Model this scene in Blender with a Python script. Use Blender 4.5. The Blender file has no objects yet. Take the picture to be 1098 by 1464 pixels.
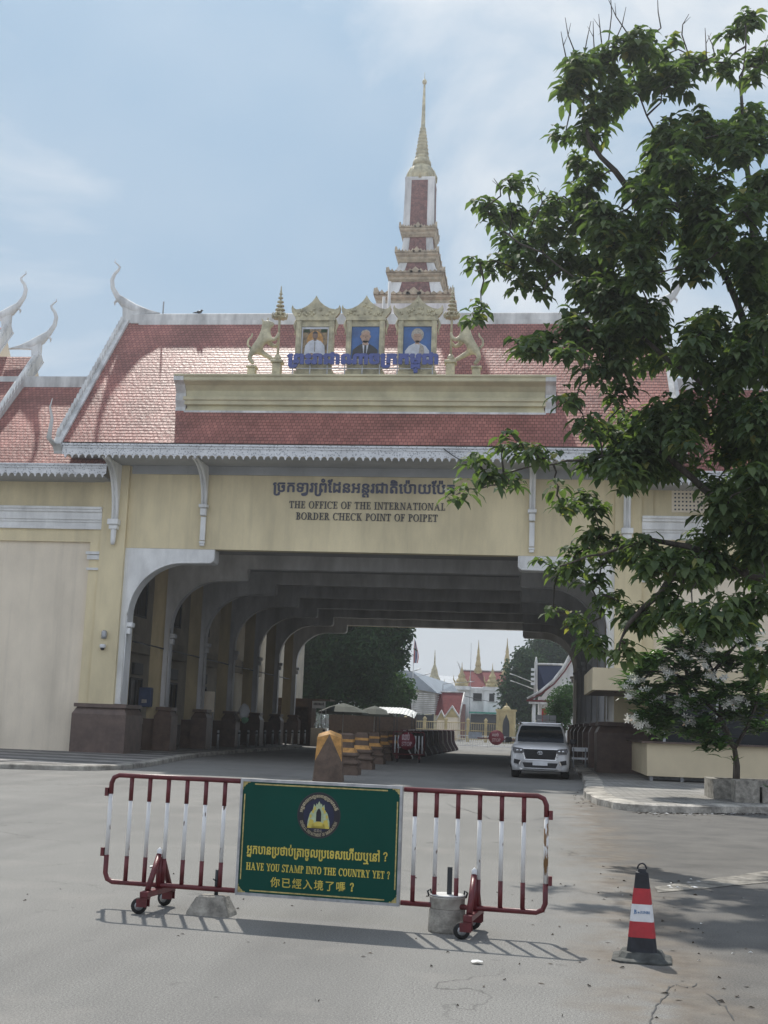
import bpy, math, random
import numpy as np
from mathutils import Vector, Matrix
from mathutils.geometry import delaunay_2d_cdt
random.seed(7)
rad = math.radians
S = bpy.context.scene
COL = S.collection

# ------------------------------------------------------------------ camera
F, CX, CY, H = 1770.0, 549.0, 732.0, 1.62          # focal length in px of the 1098x1464 photograph, eye height
def _n(v): return v / np.linalg.norm(v)
def _cv(px, py): return np.array([px - CX, CY - py, F])
_Y = _n(_cv(757, 1043)); _Z = _n(_cv(930, -9600)); _Z = _n(_Z - _Y * _Z.dot(_Y)); _X = np.cross(_Y, _Z)
if _X[0] < 0: _X = -_X
RM = np.array([_X, _Y, _Z])
def at(px, py, y):                                  # the point at distance y along the road seen at a pixel
    d = RM @ _n(_cv(px, py)); t = y / d[1]
    return Vector((d[0] * t, y, H + d[2] * t))
def gnd(px, py, z=0.0):
    d = RM @ _n(_cv(px, py)); t = (z - H) / d[2]
    return Vector((d[0] * t, d[1] * t, z))
cd = bpy.data.cameras.new('camera'); cam = bpy.data.objects.new('camera', cd); COL.objects.link(cam)
cd.sensor_fit = 'VERTICAL'; cd.sensor_height = 24.0; cd.lens = F / 1464 * 24.0
cd.clip_start = 0.1; cd.clip_end = 3000
r_, u_, f_ = RM[:, 0], RM[:, 1], RM[:, 2]
cam.matrix_world = Matrix(((r_[0], u_[0], -f_[0], 0), (r_[1], u_[1], -f_[1], 0), (r_[2], u_[2], -f_[2], H), (0, 0, 0, 1)))
S.camera = cam

# ------------------------------------------------------------------ sun, sky, exposure
SUN_EL, SUN_AZ = rad(52.2), rad(19.0)               # sun stands beyond the gate, a little to the left
sd = Vector((-math.sin(SUN_AZ) * math.cos(SUN_EL), math.cos(SUN_AZ) * math.cos(SUN_EL), math.sin(SUN_EL)))
sl = bpy.data.lights.new('sun', 'SUN'); sl.energy = 3.1; sl.angle = rad(1.0); sl.color = (1.0, 0.95, 0.87)
so = bpy.data.objects.new('sun', sl); COL.objects.link(so)
so.rotation_euler = sd.to_track_quat('Z', 'Y').to_euler(); so.location = sd * 200
S.view_settings.view_transform = 'Standard'; S.view_settings.look = 'None'
S.view_settings.gamma = 1.0; S.view_settings.exposure = 0.50
W = bpy.data.worlds.new('World'); S.world = W; W.use_nodes = True
nt = W.node_tree; N = nt.nodes; N.clear(); LK = nt.links.new
out = N.new('ShaderNodeOutputWorld'); bg = N.new('ShaderNodeBackground'); bg.inputs[1].default_value = 0.10
sky = N.new('ShaderNodeTexSky'); sky.sky_type = 'NISHITA'; sky.sun_disc = False
sky.sun_elevation = SUN_EL; sky.sun_rotation = -SUN_AZ; sky.air_density = 1.25; sky.dust_density = 1.0; sky.ozone_density = 1.6
tc = N.new('ShaderNodeTexCoord'); mp = N.new('ShaderNodeMapping'); mp.inputs['Scale'].default_value = (1.0, 1.0, 1.7)
mp.inputs['Location'].default_value = (0.35, 0.1, 0.22)
n1 = N.new('ShaderNodeTexNoise'); n1.inputs['Scale'].default_value = 2.7; n1.inputs['Detail'].default_value = 9; n1.inputs['Roughness'].default_value = 0.55; n1.inputs['Distortion'].default_value = 0.5
n2 = N.new('ShaderNodeTexNoise'); n2.inputs['Scale'].default_value = 1.6; n2.inputs['Detail'].default_value = 4
rp = N.new('ShaderNodeValToRGB'); rp.color_ramp.elements[0].position = 0.42; rp.color_ramp.elements[1].position = 0.63
rp2 = N.new('ShaderNodeValToRGB'); rp2.color_ramp.elements[0].position = 0.36; rp2.color_ramp.elements[1].position = 0.72
mul = N.new('ShaderNodeMath'); mul.operation = 'MAXIMUM'
sc2 = N.new('ShaderNodeMath'); sc2.operation = 'MULTIPLY'; sc2.inputs[1].default_value = 0.45
mx = N.new('ShaderNodeMix'); mx.data_type = 'RGBA'; mx.inputs['B'].default_value = (5.5, 5.8, 6.1, 1)
LK(tc.outputs['Generated'], mp.inputs[0]); LK(mp.outputs[0], n1.inputs['Vector']); LK(mp.outputs[0], n2.inputs['Vector'])
LK(n1.outputs[0], rp.inputs[0]); LK(n2.outputs[0], rp2.inputs[0]); LK(rp2.outputs[0], sc2.inputs[0])
sc1 = N.new('ShaderNodeMath'); sc1.operation = 'MULTIPLY'; sc1.inputs[1].default_value = 0.85
LK(rp.outputs[0], sc1.inputs[0]); LK(sc1.outputs[0], mul.inputs[0]); LK(sc2.outputs[0], mul.inputs[1])
cap = N.new('ShaderNodeMix'); cap.data_type = 'RGBA'; cap.blend_type = 'DARKEN'; cap.inputs['Factor'].default_value = 1.0; cap.inputs['B'].default_value = (1.85, 3.05, 4.4, 1)
LK(sky.outputs[0], cap.inputs['A'])
hz = N.new('ShaderNodeMix'); hz.data_type = 'RGBA'; hz.inputs['B'].default_value = (4.6, 5.0, 5.35, 1); sp0 = N.new('ShaderNodeSeparateXYZ'); LK(tc.outputs['Generated'], sp0.inputs[0])
hr = N.new('ShaderNodeMapRange'); hr.interpolation_type = 'SMOOTHSTEP'; hr.inputs[1].default_value = 0.06; hr.inputs[2].default_value = 0.26; hr.inputs[3].default_value = 1.0; hr.inputs[4].default_value = 0.0; LK(sp0.outputs[2], hr.inputs[0])
LK(cap.outputs['Result'], hz.inputs['A']); LK(hr.outputs[0], hz.inputs['Factor']); LK(hz.outputs['Result'], mx.inputs['A']); LK(mul.outputs[0], mx.inputs['Factor'])
# unseen bright cloud bank added behind the camera to light the shaded front
sp_ = N.new('ShaderNodeSeparateXYZ'); LK(tc.outputs['Generated'], sp_.inputs[0])
bk = N.new('ShaderNodeMapRange'); bk.inputs[1].default_value = 0.15; bk.inputs[2].default_value = -0.45; bk.inputs[3].default_value = 0.0; bk.inputs[4].default_value = 1.0; LK(sp_.outputs[1], bk.inputs[0])
bn = N.new('ShaderNodeMath'); bn.operation = 'MULTIPLY'; rp3 = N.new('ShaderNodeValToRGB'); rp3.color_ramp.elements[0].position = 0.30; rp3.color_ramp.elements[1].position = 0.50; LK(n1.outputs[0], rp3.inputs[0]); LK(bk.outputs[0], bn.inputs[0]); LK(rp3.outputs[0], bn.inputs[1])
mb_ = N.new('ShaderNodeMix'); mb_.data_type = 'RGBA'; mb_.inputs['B'].default_value = (5.6, 6.1, 7.0, 1); LK(mx.outputs['Result'], mb_.inputs['A']); LK(bn.outputs[0], mb_.inputs['Factor']); LK(mb_.outputs['Result'], bg.inputs[0]); LK(bg.outputs[0], out.inputs[0])

# ------------------------------------------------------------------ helpers
def tag(o, label=None, cat=None, group=None, kind=None):
    if label: o['label'] = label
    if cat: o['category'] = cat
    if group: o['group'] = group
    if kind: o['kind'] = kind
    return o
def thing(name, label, cat, loc=(0, 0, 0), rz=0.0, group=None):
    o = bpy.data.objects.new(name, None); COL.objects.link(o); o.empty_display_size = 0.1
    o.location = loc; o.rotation_euler = (0, 0, rz)
    return tag(o, label, cat, group)
def copy_tree(o, parent=None):
    c = o.copy(); COL.objects.link(c)
    if parent is not None: c.parent = parent
    for ch in o.children: copy_tree(ch, c)
    return c
class MB:
    """collects shapes of one part and links them as one mesh object"""
    def __init__(s, org=(0, 0, 0)): s.org = org; s.v = []; s.f = []; s.m = []; s.sm = []; s.uv = {}
    def add(s, vs, fs, mi=0, smooth=False, uvs=None):
        b = len(s.v); s.v += [tuple(p) for p in vs]
        for k, f in enumerate(fs):
            if uvs: s.uv[len(s.f)] = uvs[k]
            s.f.append(tuple(i + b for i in f)); s.m.append(mi); s.sm.append(smooth)
        return s
    def box(s, x0, x1, y0, y1, z0, z1, mi=0):
        x0, x1 = min(x0, x1), max(x0, x1)
        return s.add([(x0, y0, z0), (x1, y0, z0), (x1, y1, z0), (x0, y1, z0), (x0, y0, z1), (x1, y0, z1), (x1, y1, z1), (x0, y1, z1)],
                     [(0, 3, 2, 1), (4, 5, 6, 7), (0, 1, 5, 4), (1, 2, 6, 5), (2, 3, 7, 6), (3, 0, 4, 7)], mi)
    def bbox(s, x0, x1, y0, y1, z0, z1, b=0.02, mi=0):         # box with chamfered edges
        vs = []
        for sx, X in ((1, x0), (-1, x1)):
            for sy, Y in ((1, y0), (-1, y1)):
                for sz, Z in ((1, z0), (-1, z1)):
                    vs += [(X, Y + sy * b, Z + sz * b), (X + sx * b, Y, Z + sz * b), (X + sx * b, Y + sy * b, Z)]
        i = lambda a, c, d, k: ((a * 2 + c) * 2 + d) * 3 + k
        fs = []
        for a in (0, 1):
            q = [i(a, 0, 0, 0), i(a, 0, 1, 0), i(a, 1, 1, 0), i(a, 1, 0, 0)]; fs.append(q if a == 0 else q[::-1])
            q = [i(0, a, 0, 1), i(1, a, 0, 1), i(1, a, 1, 1), i(0, a, 1, 1)]; fs.append(q if a == 0 else q[::-1])
            q = [i(0, 0, a, 2), i(0, 1, a, 2), i(1, 1, a, 2), i(1, 0, a, 2)]; fs.append(q if a == 0 else q[::-1])
        for a in (0, 1):
            for c in (0, 1):
                fs.append([i(a, c, 0, 0), i(a, c, 1, 0), i(a, c, 1, 1), i(a, c, 0, 1)])
                fs.append([i(a, 0, c, 0), i(a, 1, c, 0), i(a, 1, c, 2), i(a, 0, c, 2)])
                fs.append([i(0, a, c, 1), i(1, a, c, 1), i(1, a, c, 2), i(0, a, c, 2)])
                for d in (0, 1): fs.append([i(a, c, d, 0), i(a, c, d, 1), i(a, c, d, 2)])
        return s.add(vs, fs, mi)
    def prism(s, pts, a, b, axis='y', mi=0):                   # polygon extruded along an axis from a to b (ear-cut free: polygon face)
        n = len(pts)
        if axis == 'y': g = lambda p, t: (p[0], t, p[1])
        elif axis == 'x': g = lambda p, t: (t, p[0], p[1])
        else: g = lambda p, t: (p[0], p[1], t)
        vs = [g(p, a) for p in pts] + [g(p, b) for p in pts]
        fs = [tuple(range(n)), tuple(range(2 * n - 1, n - 1, -1))] + [(i, i + n, (i + 1) % n + n, (i + 1) % n) for i in range(n)]
        return s.add(vs, fs, mi)
    def tube(s, pts, r, n=8, mi=0, caps=True, smooth=True, flat=None):
        pts = [Vector(p) for p in pts]; k = len(pts); rs = r if isinstance(r, (list, tuple)) else [r] * k
        vs = []; up = None
        for i, p in enumerate(pts):
            t = (pts[min(i + 1, k - 1)] - pts[max(i - 1, 0)]).normalized()
            if up is None:
                up = Vector((0, 0, 1)) if abs(t.z) < 0.9 else Vector((0, 1, 0))
            a = t.cross(up).normalized(); b = a.cross(t).normalized(); up = b
            for j in range(n):
                w = 2 * math.pi * j / n
                q = a * math.cos(w) * rs[i] + b * math.sin(w) * rs[i]
                if flat: q = Vector((q.x * flat[0], q.y * flat[1], q.z * flat[2]))
                vs.append(p + q)
        fs = [(i * n + j, i * n + (j + 1) % n, (i + 1) * n + (j + 1) % n, (i + 1) * n + j) for i in range(k - 1) for j in range(n)]
        if caps: fs += [tuple(range(n))[::-1], tuple((k - 1) * n + j for j in range(n))]
        return s.add(vs, fs, mi, smooth)
    def lathe(s, prof, c=(0, 0, 0), n=16, mi=0, rot=0.0, smooth=True, sq=False):   # profile [(r,z)] about z; sq: half-width of a square
        vs = []; k = len(prof); e = math.sqrt(2) if sq else 1.0
        if sq: n = 4; rot = math.pi / 4; smooth = False
        for r, z in prof:
            for j in range(n):
                w = rot + 2 * math.pi * j / n; vs.append((c[0] + r * e * math.cos(w), c[1] + r * e * math.sin(w), c[2] + z))
        fs = [(i * n + j, i * n + (j + 1) % n, (i + 1) * n + (j + 1) % n, (i + 1) * n + j) for i in range(k - 1) for j in range(n)]
        fs += [tuple(range(n))[::-1], tuple((k - 1) * n + j for j in range(n))]
        return s.add(vs, fs, mi, smooth)
    def loft(s, loops, mi=0, smooth=True, caps=True):
        n = len(loops[0]); k = len(loops); vs = [p for l in loops for p in l]
        fs = [(i * n + j, i * n + (j + 1) % n, (i + 1) * n + (j + 1) % n, (i + 1) * n + j) for i in range(k - 1) for j in range(n)]
        if caps: fs += [tuple(range(n))[::-1], tuple((k - 1) * n + j for j in range(n))]
        return s.add(vs, fs, mi, smooth)
    def ball(s, c, r, n=10, m=6, mi=0, jit=0.0):
        r = r if isinstance(r, (tuple, list)) else (r, r, r)
        vs = [(c[0], c[1], c[2] - r[2])]
        for i in range(1, m):
            a = math.pi * i / m
            for j in range(n):
                w = 2 * math.pi * j / n; q = 1 + random.uniform(-jit, jit)
                vs.append((c[0] + r[0] * q * math.sin(a) * math.cos(w), c[1] + r[1] * q * math.sin(a) * math.sin(w), c[2] - r[2] * q * math.cos(a)))
        vs.append((c[0], c[1], c[2] + r[2])); t = len(vs) - 1
        fs = [(0, 1 + (j + 1) % n, 1 + j) for j in range(n)]
        for i in range(m - 2):
            for j in range(n): fs.append((1 + i * n + j, 1 + i * n + (j + 1) % n, 1 + (i + 1) * n + (j + 1) % n, 1 + (i + 1) * n + j))
        fs += [(t, 1 + (m - 2) * n + j, 1 + (m - 2) * n + (j + 1) % n) for j in range(n)]
        return s.add(vs, fs, mi, True)
    def build(s, name, mats, parent=None, loc=None, rot=None):
        me = bpy.data.meshes.new(name); me.from_pydata([(a - s.org[0], b - s.org[1], c - s.org[2]) for a, b, c in s.v], [], s.f)
        for m in (mats if isinstance(mats, (list, tuple)) else [mats]): me.materials.append(m)
        me.polygons.foreach_set('material_index', s.m); me.polygons.foreach_set('use_smooth', s.sm)
        if s.uv:
            ul = me.uv_layers.new(name='UVMap')
            for p in me.polygons:
                if p.index in s.uv:
                    for li, q in zip(p.loop_indices, s.uv[p.index]): ul.data[li].uv = q
        me.validate(); me.update()
        o = bpy.data.objects.new(name, me); COL.objects.link(o)
        if parent is not None: o.parent = parent
        if loc is not None: o.location = loc
        if rot is not None: o.rotation_euler = rot
        return o

# ------------------------------------------------------------------ procedural materials
def mat(name, col, rough=0.6, var=0.12, scale=3.0, bump=0.0, bscale=40.0, metal=0.0, col2=None, spec=0.5, streak=0.0, fine=0.0, trans=0.0, coat=0.0):
    m = bpy.data.materials.new(name); m.use_nodes = True; t = m.node_tree; n = t.nodes; l = t.links.new
    b = n['Principled BSDF']; b.inputs['Roughness'].default_value = rough; b.inputs['Metallic'].default_value = metal
    b.inputs['Specular IOR Level'].default_value = spec
    if coat: b.inputs['Coat Weight'].default_value = coat; b.inputs['Coat Roughness'].default_value = 0.08
    g = n.new('ShaderNodeNewGeometry')
    z = n.new('ShaderNodeTexNoise'); z.inputs['Scale'].default_value = scale; z.inputs['Detail'].default_value = 6; z.inputs['Roughness'].default_value = 0.6
    mpn = n.new('ShaderNodeMapping'); l(g.outputs['Position'], mpn.inputs[0])
    if streak: mpn.inputs['Scale'].default_value = (1, 1, streak)
    l(mpn.outputs[0], z.inputs['Vector'])
    c2 = col2 or tuple(max(0, c * (1 - 2.2 * var)) for c in col)
    c1 = tuple(min(1, c * (1 + 1.2 * var)) for c in col) if not col2 else col
    r = n.new('ShaderNodeValToRGB'); r.color_ramp.elements[0].position = 0.32; r.color_ramp.elements[1].position = 0.66
    r.color_ramp.elements[0].color = (*c2, 1); r.color_ramp.elements[1].color = (*c1, 1)
    l(z.outputs[0], r.inputs[0]); co = r.outputs[0]
    if fine:
        z2 = n.new('ShaderNodeTexNoise'); z2.inputs['Scale'].default_value = bscale; z2.inputs['Detail'].default_value = 3; l(g.outputs['Position'], z2.inputs['Vector'])
        mr = n.new('ShaderNodeMapRange'); mr.inputs[1].default_value = 0.3; mr.inputs[2].default_value = 0.7; mr.inputs[3].default_value = 1 - fine; mr.inputs[4].default_value = 1 + fine; l(z2.outputs[0], mr.inputs[0])
        mm = n.new('ShaderNodeMix'); mm.data_type = 'RGBA'; mm.blend_type = 'MULTIPLY'; mm.inputs['Factor'].default_value = 1.0
        l(co, mm.inputs['A']); l(mr.outputs[0], mm.inputs['B']); co = mm.outputs['Result']
    if streak:                                                         # rain streaks running down painted walls
        ms = n.new('ShaderNodeMapping'); ms.inputs['Scale'].default_value = (2.4, 2.4, 0.10); l(g.outputs['Position'], ms.inputs[0])
        zs = n.new('ShaderNodeTexNoise'); zs.inputs['Scale'].default_value = 1.0; zs.inputs['Detail'].default_value = 6; zs.inputs['Roughness'].default_value = 0.65; l(ms.outputs[0], zs.inputs['Vector'])
        rs = n.new('ShaderNodeMapRange'); rs.inputs[1].default_value = 0.34; rs.inputs[2].default_value = 0.52; rs.inputs[3].default_value = 0.91; rs.inputs[4].default_value = 1.0; l(zs.outputs[0], rs.inputs[0])
        xm = n.new('ShaderNodeMix'); xm.data_type = 'RGBA'; xm.blend_type = 'MULTIPLY'; xm.inputs['Factor'].default_value = 1.0; l(co, xm.inputs['A']); l(rs.outputs[0], xm.inputs['B']); co = xm.outputs['Result']
    l(co, b.inputs['Base Color'])
    if bump:
        z3 = n.new('ShaderNodeTexNoise'); z3.inputs['Scale'].default_value = bscale; z3.inputs['Detail'].default_value = 5; l(g.outputs['Position'], z3.inputs['Vector'])
        bp = n.new('ShaderNodeBump'); bp.inputs['Strength'].default_value = bump; bp.inputs['Distance'].default_value = 0.02; l(z3.outputs[0], bp.inputs['Height']); l(bp.outputs[0], b.inputs['Normal'])
    return m
M = {}
M['yellow'] = mat('yellow_paint', (0.77, 0.66, 0.42), 0.75, 0.10, 0.6, 0.12, 25, streak=0.35, fine=0.03)
M['cream'] = mat('cream_paint', (0.82, 0.72, 0.57), 0.8, 0.07, 0.5, 0.15, 20, streak=0.5, fine=0.03)
M['white'] = mat('white_paint', (0.82, 0.82, 0.80), 0.6, 0.10, 1.2, 0.1, 30, streak=0.4, fine=0.03)
M['dirty_white'] = mat('weathered_white_paint', (0.66, 0.66, 0.64), 0.7, 0.18, 1.6, 0.15, 20, streak=0.3)
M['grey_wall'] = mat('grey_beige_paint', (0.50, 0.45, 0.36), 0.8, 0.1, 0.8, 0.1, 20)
M['yellow_in'] = mat('shade_darkened_yellow_paint', (0.58, 0.48, 0.29), 0.8, 0.14, 0.8, 0.12, 25, streak=0.35)  # darker copy of the yellow: passage shade put into the colour
M['white_in'] = mat('shade_darkened_white_paint', (0.55, 0.55, 0.55), 0.7, 0.14, 0.9, 0.1, 30, streak=0.4)  # white toned down for inner frames, standing in for passage shade
M['soffit'] = mat('grey_soffit_board', (0.40, 0.41, 0.42), 0.8, 0.08, 0.7)
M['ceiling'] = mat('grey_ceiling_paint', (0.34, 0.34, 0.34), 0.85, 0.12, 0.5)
M['brown_stone'] = mat('brown_granite', (0.125, 0.085, 0.068), 0.45, 0.15, 2.5, 0.0, 60, fine=0.25)
M['gold'] = mat('dull_gold_paint', (0.50, 0.45, 0.29), 0.55, 0.2, 3.0, 0.5, 14)
M['gold_tower'] = mat('brownish_gold_paint', (0.44, 0.37, 0.26), 0.6, 0.2, 3.0, 0.5, 14)
M['gold_far'] = mat('pale_gold_paint', (0.50, 0.40, 0.20), 0.5, 0.15, 1.0)
M['booth'] = mat('pale_yellow_panel', (0.66, 0.56, 0.38), 0.7, 0.06, 0.6)
M['cornice_gold'] = mat('mustard_paint', (0.58, 0.53, 0.34), 0.6, 0.12, 0.8, 0.1, 20)
M['red_panel'] = mat('red_mosaic_panel', (0.19, 0.085, 0.075), 0.6, 0.2, 6.0, 0.6, 18, fine=0.3)
M['glass_dark'] = mat('dark_glass', (0.008, 0.012, 0.015), 0.12, 0.1, 1.0, spec=0.25)
M['glass_green'] = mat('dark_green_glass', (0.015, 0.03, 0.03), 0.15, 0.2, 1.0, spec=0.5)
M['frame_dark'] = mat('dark_metal_frame', (0.03, 0.035, 0.04), 0.5, 0.1)
M['black'] = mat('black_plastic', (0.012, 0.012, 0.014), 0.5, 0.15, 6)
M['rubber'] = mat('black_rubber', (0.02, 0.02, 0.02), 0.85, 0.3, 20, fine=0.2)
M['gutter'] = mat('dusty_gutter_concrete', (0.24, 0.225, 0.195), 0.95, 0.3, 5, 0.5, 45, fine=0.15)
M['kerb_dirty'] = mat('stained_kerb_stone', (0.40, 0.375, 0.33), 0.95, 0.36, 1.6, 0.8, 18, fine=0.2)
M['steel'] = mat('galvanised_steel', (0.42, 0.43, 0.44), 0.45, 0.15, 8, metal=0.6)
M['maroon'] = mat('chipped_maroon_paint', (0.12, 0.016, 0.020), 0.42, 0.15, 9, 0.1, 60, fine=0.1)
M['maroon_dk'] = mat('dark_maroon_plastic', (0.030, 0.010, 0.012), 0.9, 0.2, 4, spec=0.1)
M['concrete'] = mat('weathered_concrete', (0.32, 0.30, 0.26), 0.9, 0.25, 7, 0.5, 45, fine=0.12)
M['kerb'] = mat('worn_kerb_concrete', (0.36, 0.34, 0.30), 0.9, 0.28, 2.2, 0.5, 25, fine=0.12)
M['blue'] = mat('blue_paint', (0.06, 0.085, 0.28), 0.5, 0.1)
M['navy'] = mat('navy_letter_paint', (0.055, 0.065, 0.12), 0.5, 0.08)
M['ink'] = mat('dark_letter_paint', (0.04, 0.04, 0.045), 0.5, 0.08)
M['sign_green'] = mat('dark_green_vinyl', (0.003, 0.062, 0.044), 0.6, 0.05, 1.5, spec=0.2)
M['sign_gold'] = mat('yellow_gold_vinyl', (0.62, 0.50, 0.09), 0.45, 0.08)
M['sign_black'] = mat('black_vinyl', (0.012, 0.012, 0.02), 0.4, 0.08)
M['sign_navy'] = mat('navy_vinyl', (0.010, 0.014, 0.05), 0.4, 0.08)
M['sign_pale'] = mat('pale_green_vinyl', (0.42, 0.50, 0.32), 0.4, 0.1, 30)
M['ring_text'] = mat('tan_vinyl', (0.42, 0.36, 0.24), 0.45, 0.08)
M['plate_white'] = mat('white_plastic', (0.72, 0.73, 0.74), 0.45, 0.06)
M['car_white'] = mat('pearl_white_car_paint', (0.66, 0.66, 0.66), 0.28, 0.04, 0.8, spec=0.6, coat=0.6)
M['chrome'] = mat('chrome', (0.70, 0.71, 0.72), 0.12, 0.03, metal=1.0)
M['lamp_glass'] = mat('smoked_headlight', (0.10, 0.10, 0.11), 0.12, 0.2, 20, spec=0.7)
M['orange'] = mat('faded_orange_paint', (0.52, 0.27, 0.075), 0.7, 0.16, 7, 0.15, 40, fine=0.08)
M['brown'] = mat('brown_painted_concrete', (0.125, 0.085, 0.062), 0.75, 0.15, 5, 0.2, 40, fine=0.12)
M['red'] = mat('red_reflective_sheet', (0.42, 0.022, 0.030), 0.45, 0.1, 9)
M['red_sign'] = mat('faded_red_sign', (0.22, 0.025, 0.045), 0.5, 0.12, 6)
M['pink'] = mat('pale_pink_letters', (0.55, 0.42, 0.44), 0.5, 0.05)
M['cone_black'] = mat('black_cone_rubber', (0.018, 0.020, 0.026), 0.6, 0.2, 12, fine=0.1)
M['cone_base'] = mat('dusty_rubber', (0.075, 0.078, 0.072), 0.85, 0.25, 14, 0.2, 60)
M['cone_white'] = mat('white_reflective_sheet', (0.66, 0.67, 0.68), 0.4, 0.07, 12)
M['logo_blue'] = mat('blue_logo', (0.05, 0.16, 0.34), 0.5, 0.05)
M['canvas'] = mat('grey_green_canvas', (0.055, 0.066, 0.052), 0.85, 0.1, 3)
M['awning'] = mat('white_corrugated_sheet', (0.66, 0.68, 0.66), 0.6, 0.1, 3)
M['navy_roof'] = mat('navy_roof_tile', (0.018, 0.03, 0.075), 0.4, 0.12, 8)
M['bark'] = mat('grey_brown_bark', (0.085, 0.072, 0.06), 0.9, 0.3, 9, 0.6, 30, streak=0.3)
M['shed_wall'] = mat('grey_metal_siding', (0.40, 0.38, 0.33), 0.6, 0.12, 2)
M['shed_roof'] = mat('blue_grey_metal_roof', (0.30, 0.34, 0.38), 0.5, 0.1, 1)
M['far_red'] = mat('red_far_roof', (0.17, 0.040, 0.042), 0.8, 0.12, 3, spec=0.1)
M['pole'] = mat('grey_pole_paint', (0.35, 0.37, 0.38), 0.5, 0.1)
M['skin'] = mat('printed_skin_tone', (0.42, 0.27, 0.19), 0.5, 0.1, 8)
M['skin_dk'] = mat('printed_shaded_skin_tone', (0.20, 0.13, 0.10), 0.5, 0.1, 8)
M['hair'] = mat('printed_grey_hair', (0.40, 0.36, 0.30), 0.5, 0.2, 14)
M['suit'] = mat('printed_dark_suit', (0.02, 0.022, 0.025), 0.5, 0.1)
M['shirt'] = mat('printed_white_cloth', (0.58, 0.60, 0.64), 0.5, 0.08, 6)
M['photo_blue'] = mat('printed_blue_backdrop', (0.035, 0.13, 0.36), 0.5, 0.15, 2)
M['photo_gold'] = mat('printed_golden_room', (0.26, 0.18, 0.09), 0.5, 0.4, 5)
M['soil'] = mat('dry_soil', (0.10, 0.07, 0.045), 0.95, 0.3, 10, 0.6, 40)
M['leaf_litter'] = mat('dry_leaf', (0.055, 0.038, 0.022), 0.8, 0.5, 6)
M['paper'] = mat('white_paper', (0.7, 0.7, 0.68), 0.8, 0.1, 20)
M['pebble'] = mat('pebble', (0.10, 0.095, 0.085), 0.9, 0.4, 9)

def rust_white():
    m = mat('white_paint_with_rust_chips', (0.70, 0.70, 0.69), 0.45, 0.05, 6)
    t = m.node_tree; n = t.nodes; l = t.links.new; b = n['Principled BSDF']; src = b.inputs['Base Color'].links[0].from_socket
    g = n.new('ShaderNodeNewGeometry'); mp_ = n.new('ShaderNodeMapping'); mp_.inputs['Scale'].default_value = (30, 30, 9); l(g.outputs['Position'], mp_.inputs[0])
    z = n.new('ShaderNodeTexNoise'); z.inputs['Scale'].default_value = 1.0; z.inputs['Detail'].default_value = 4; l(mp_.outputs[0], z.inputs['Vector'])
    r = n.new('ShaderNodeValToRGB'); r.color_ramp.elements[0].position = 0.63; r.color_ramp.elements[1].position = 0.66; l(z.outputs[0], r.inputs[0])
    x = n.new('ShaderNodeMix'); x.data_type = 'RGBA'; x.inputs['B'].default_value = (0.10, 0.055, 0.03, 1); l(src, x.inputs['A']); l(r.outputs[0], x.inputs['Factor']); l(x.outputs['Result'], b.inputs['Base Color'])
    return m
M['rust_white'] = rust_white()
def rust_heavy():
    m = rust_white(); m.name = 'rusted_white_paint'
    for q in m.node_tree.nodes:
        if q.type == 'VALTORGB' and abs(q.color_ramp.elements[0].position - 0.63) < 0.001: q.color_ramp.elements[0].position = 0.47; q.color_ramp.elements[1].position = 0.52
        if q.type == 'MIX': q.inputs['B'].default_value = (0.20, 0.11, 0.045, 1)
    return m
M['rust_heavy'] = rust_heavy()

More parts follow.
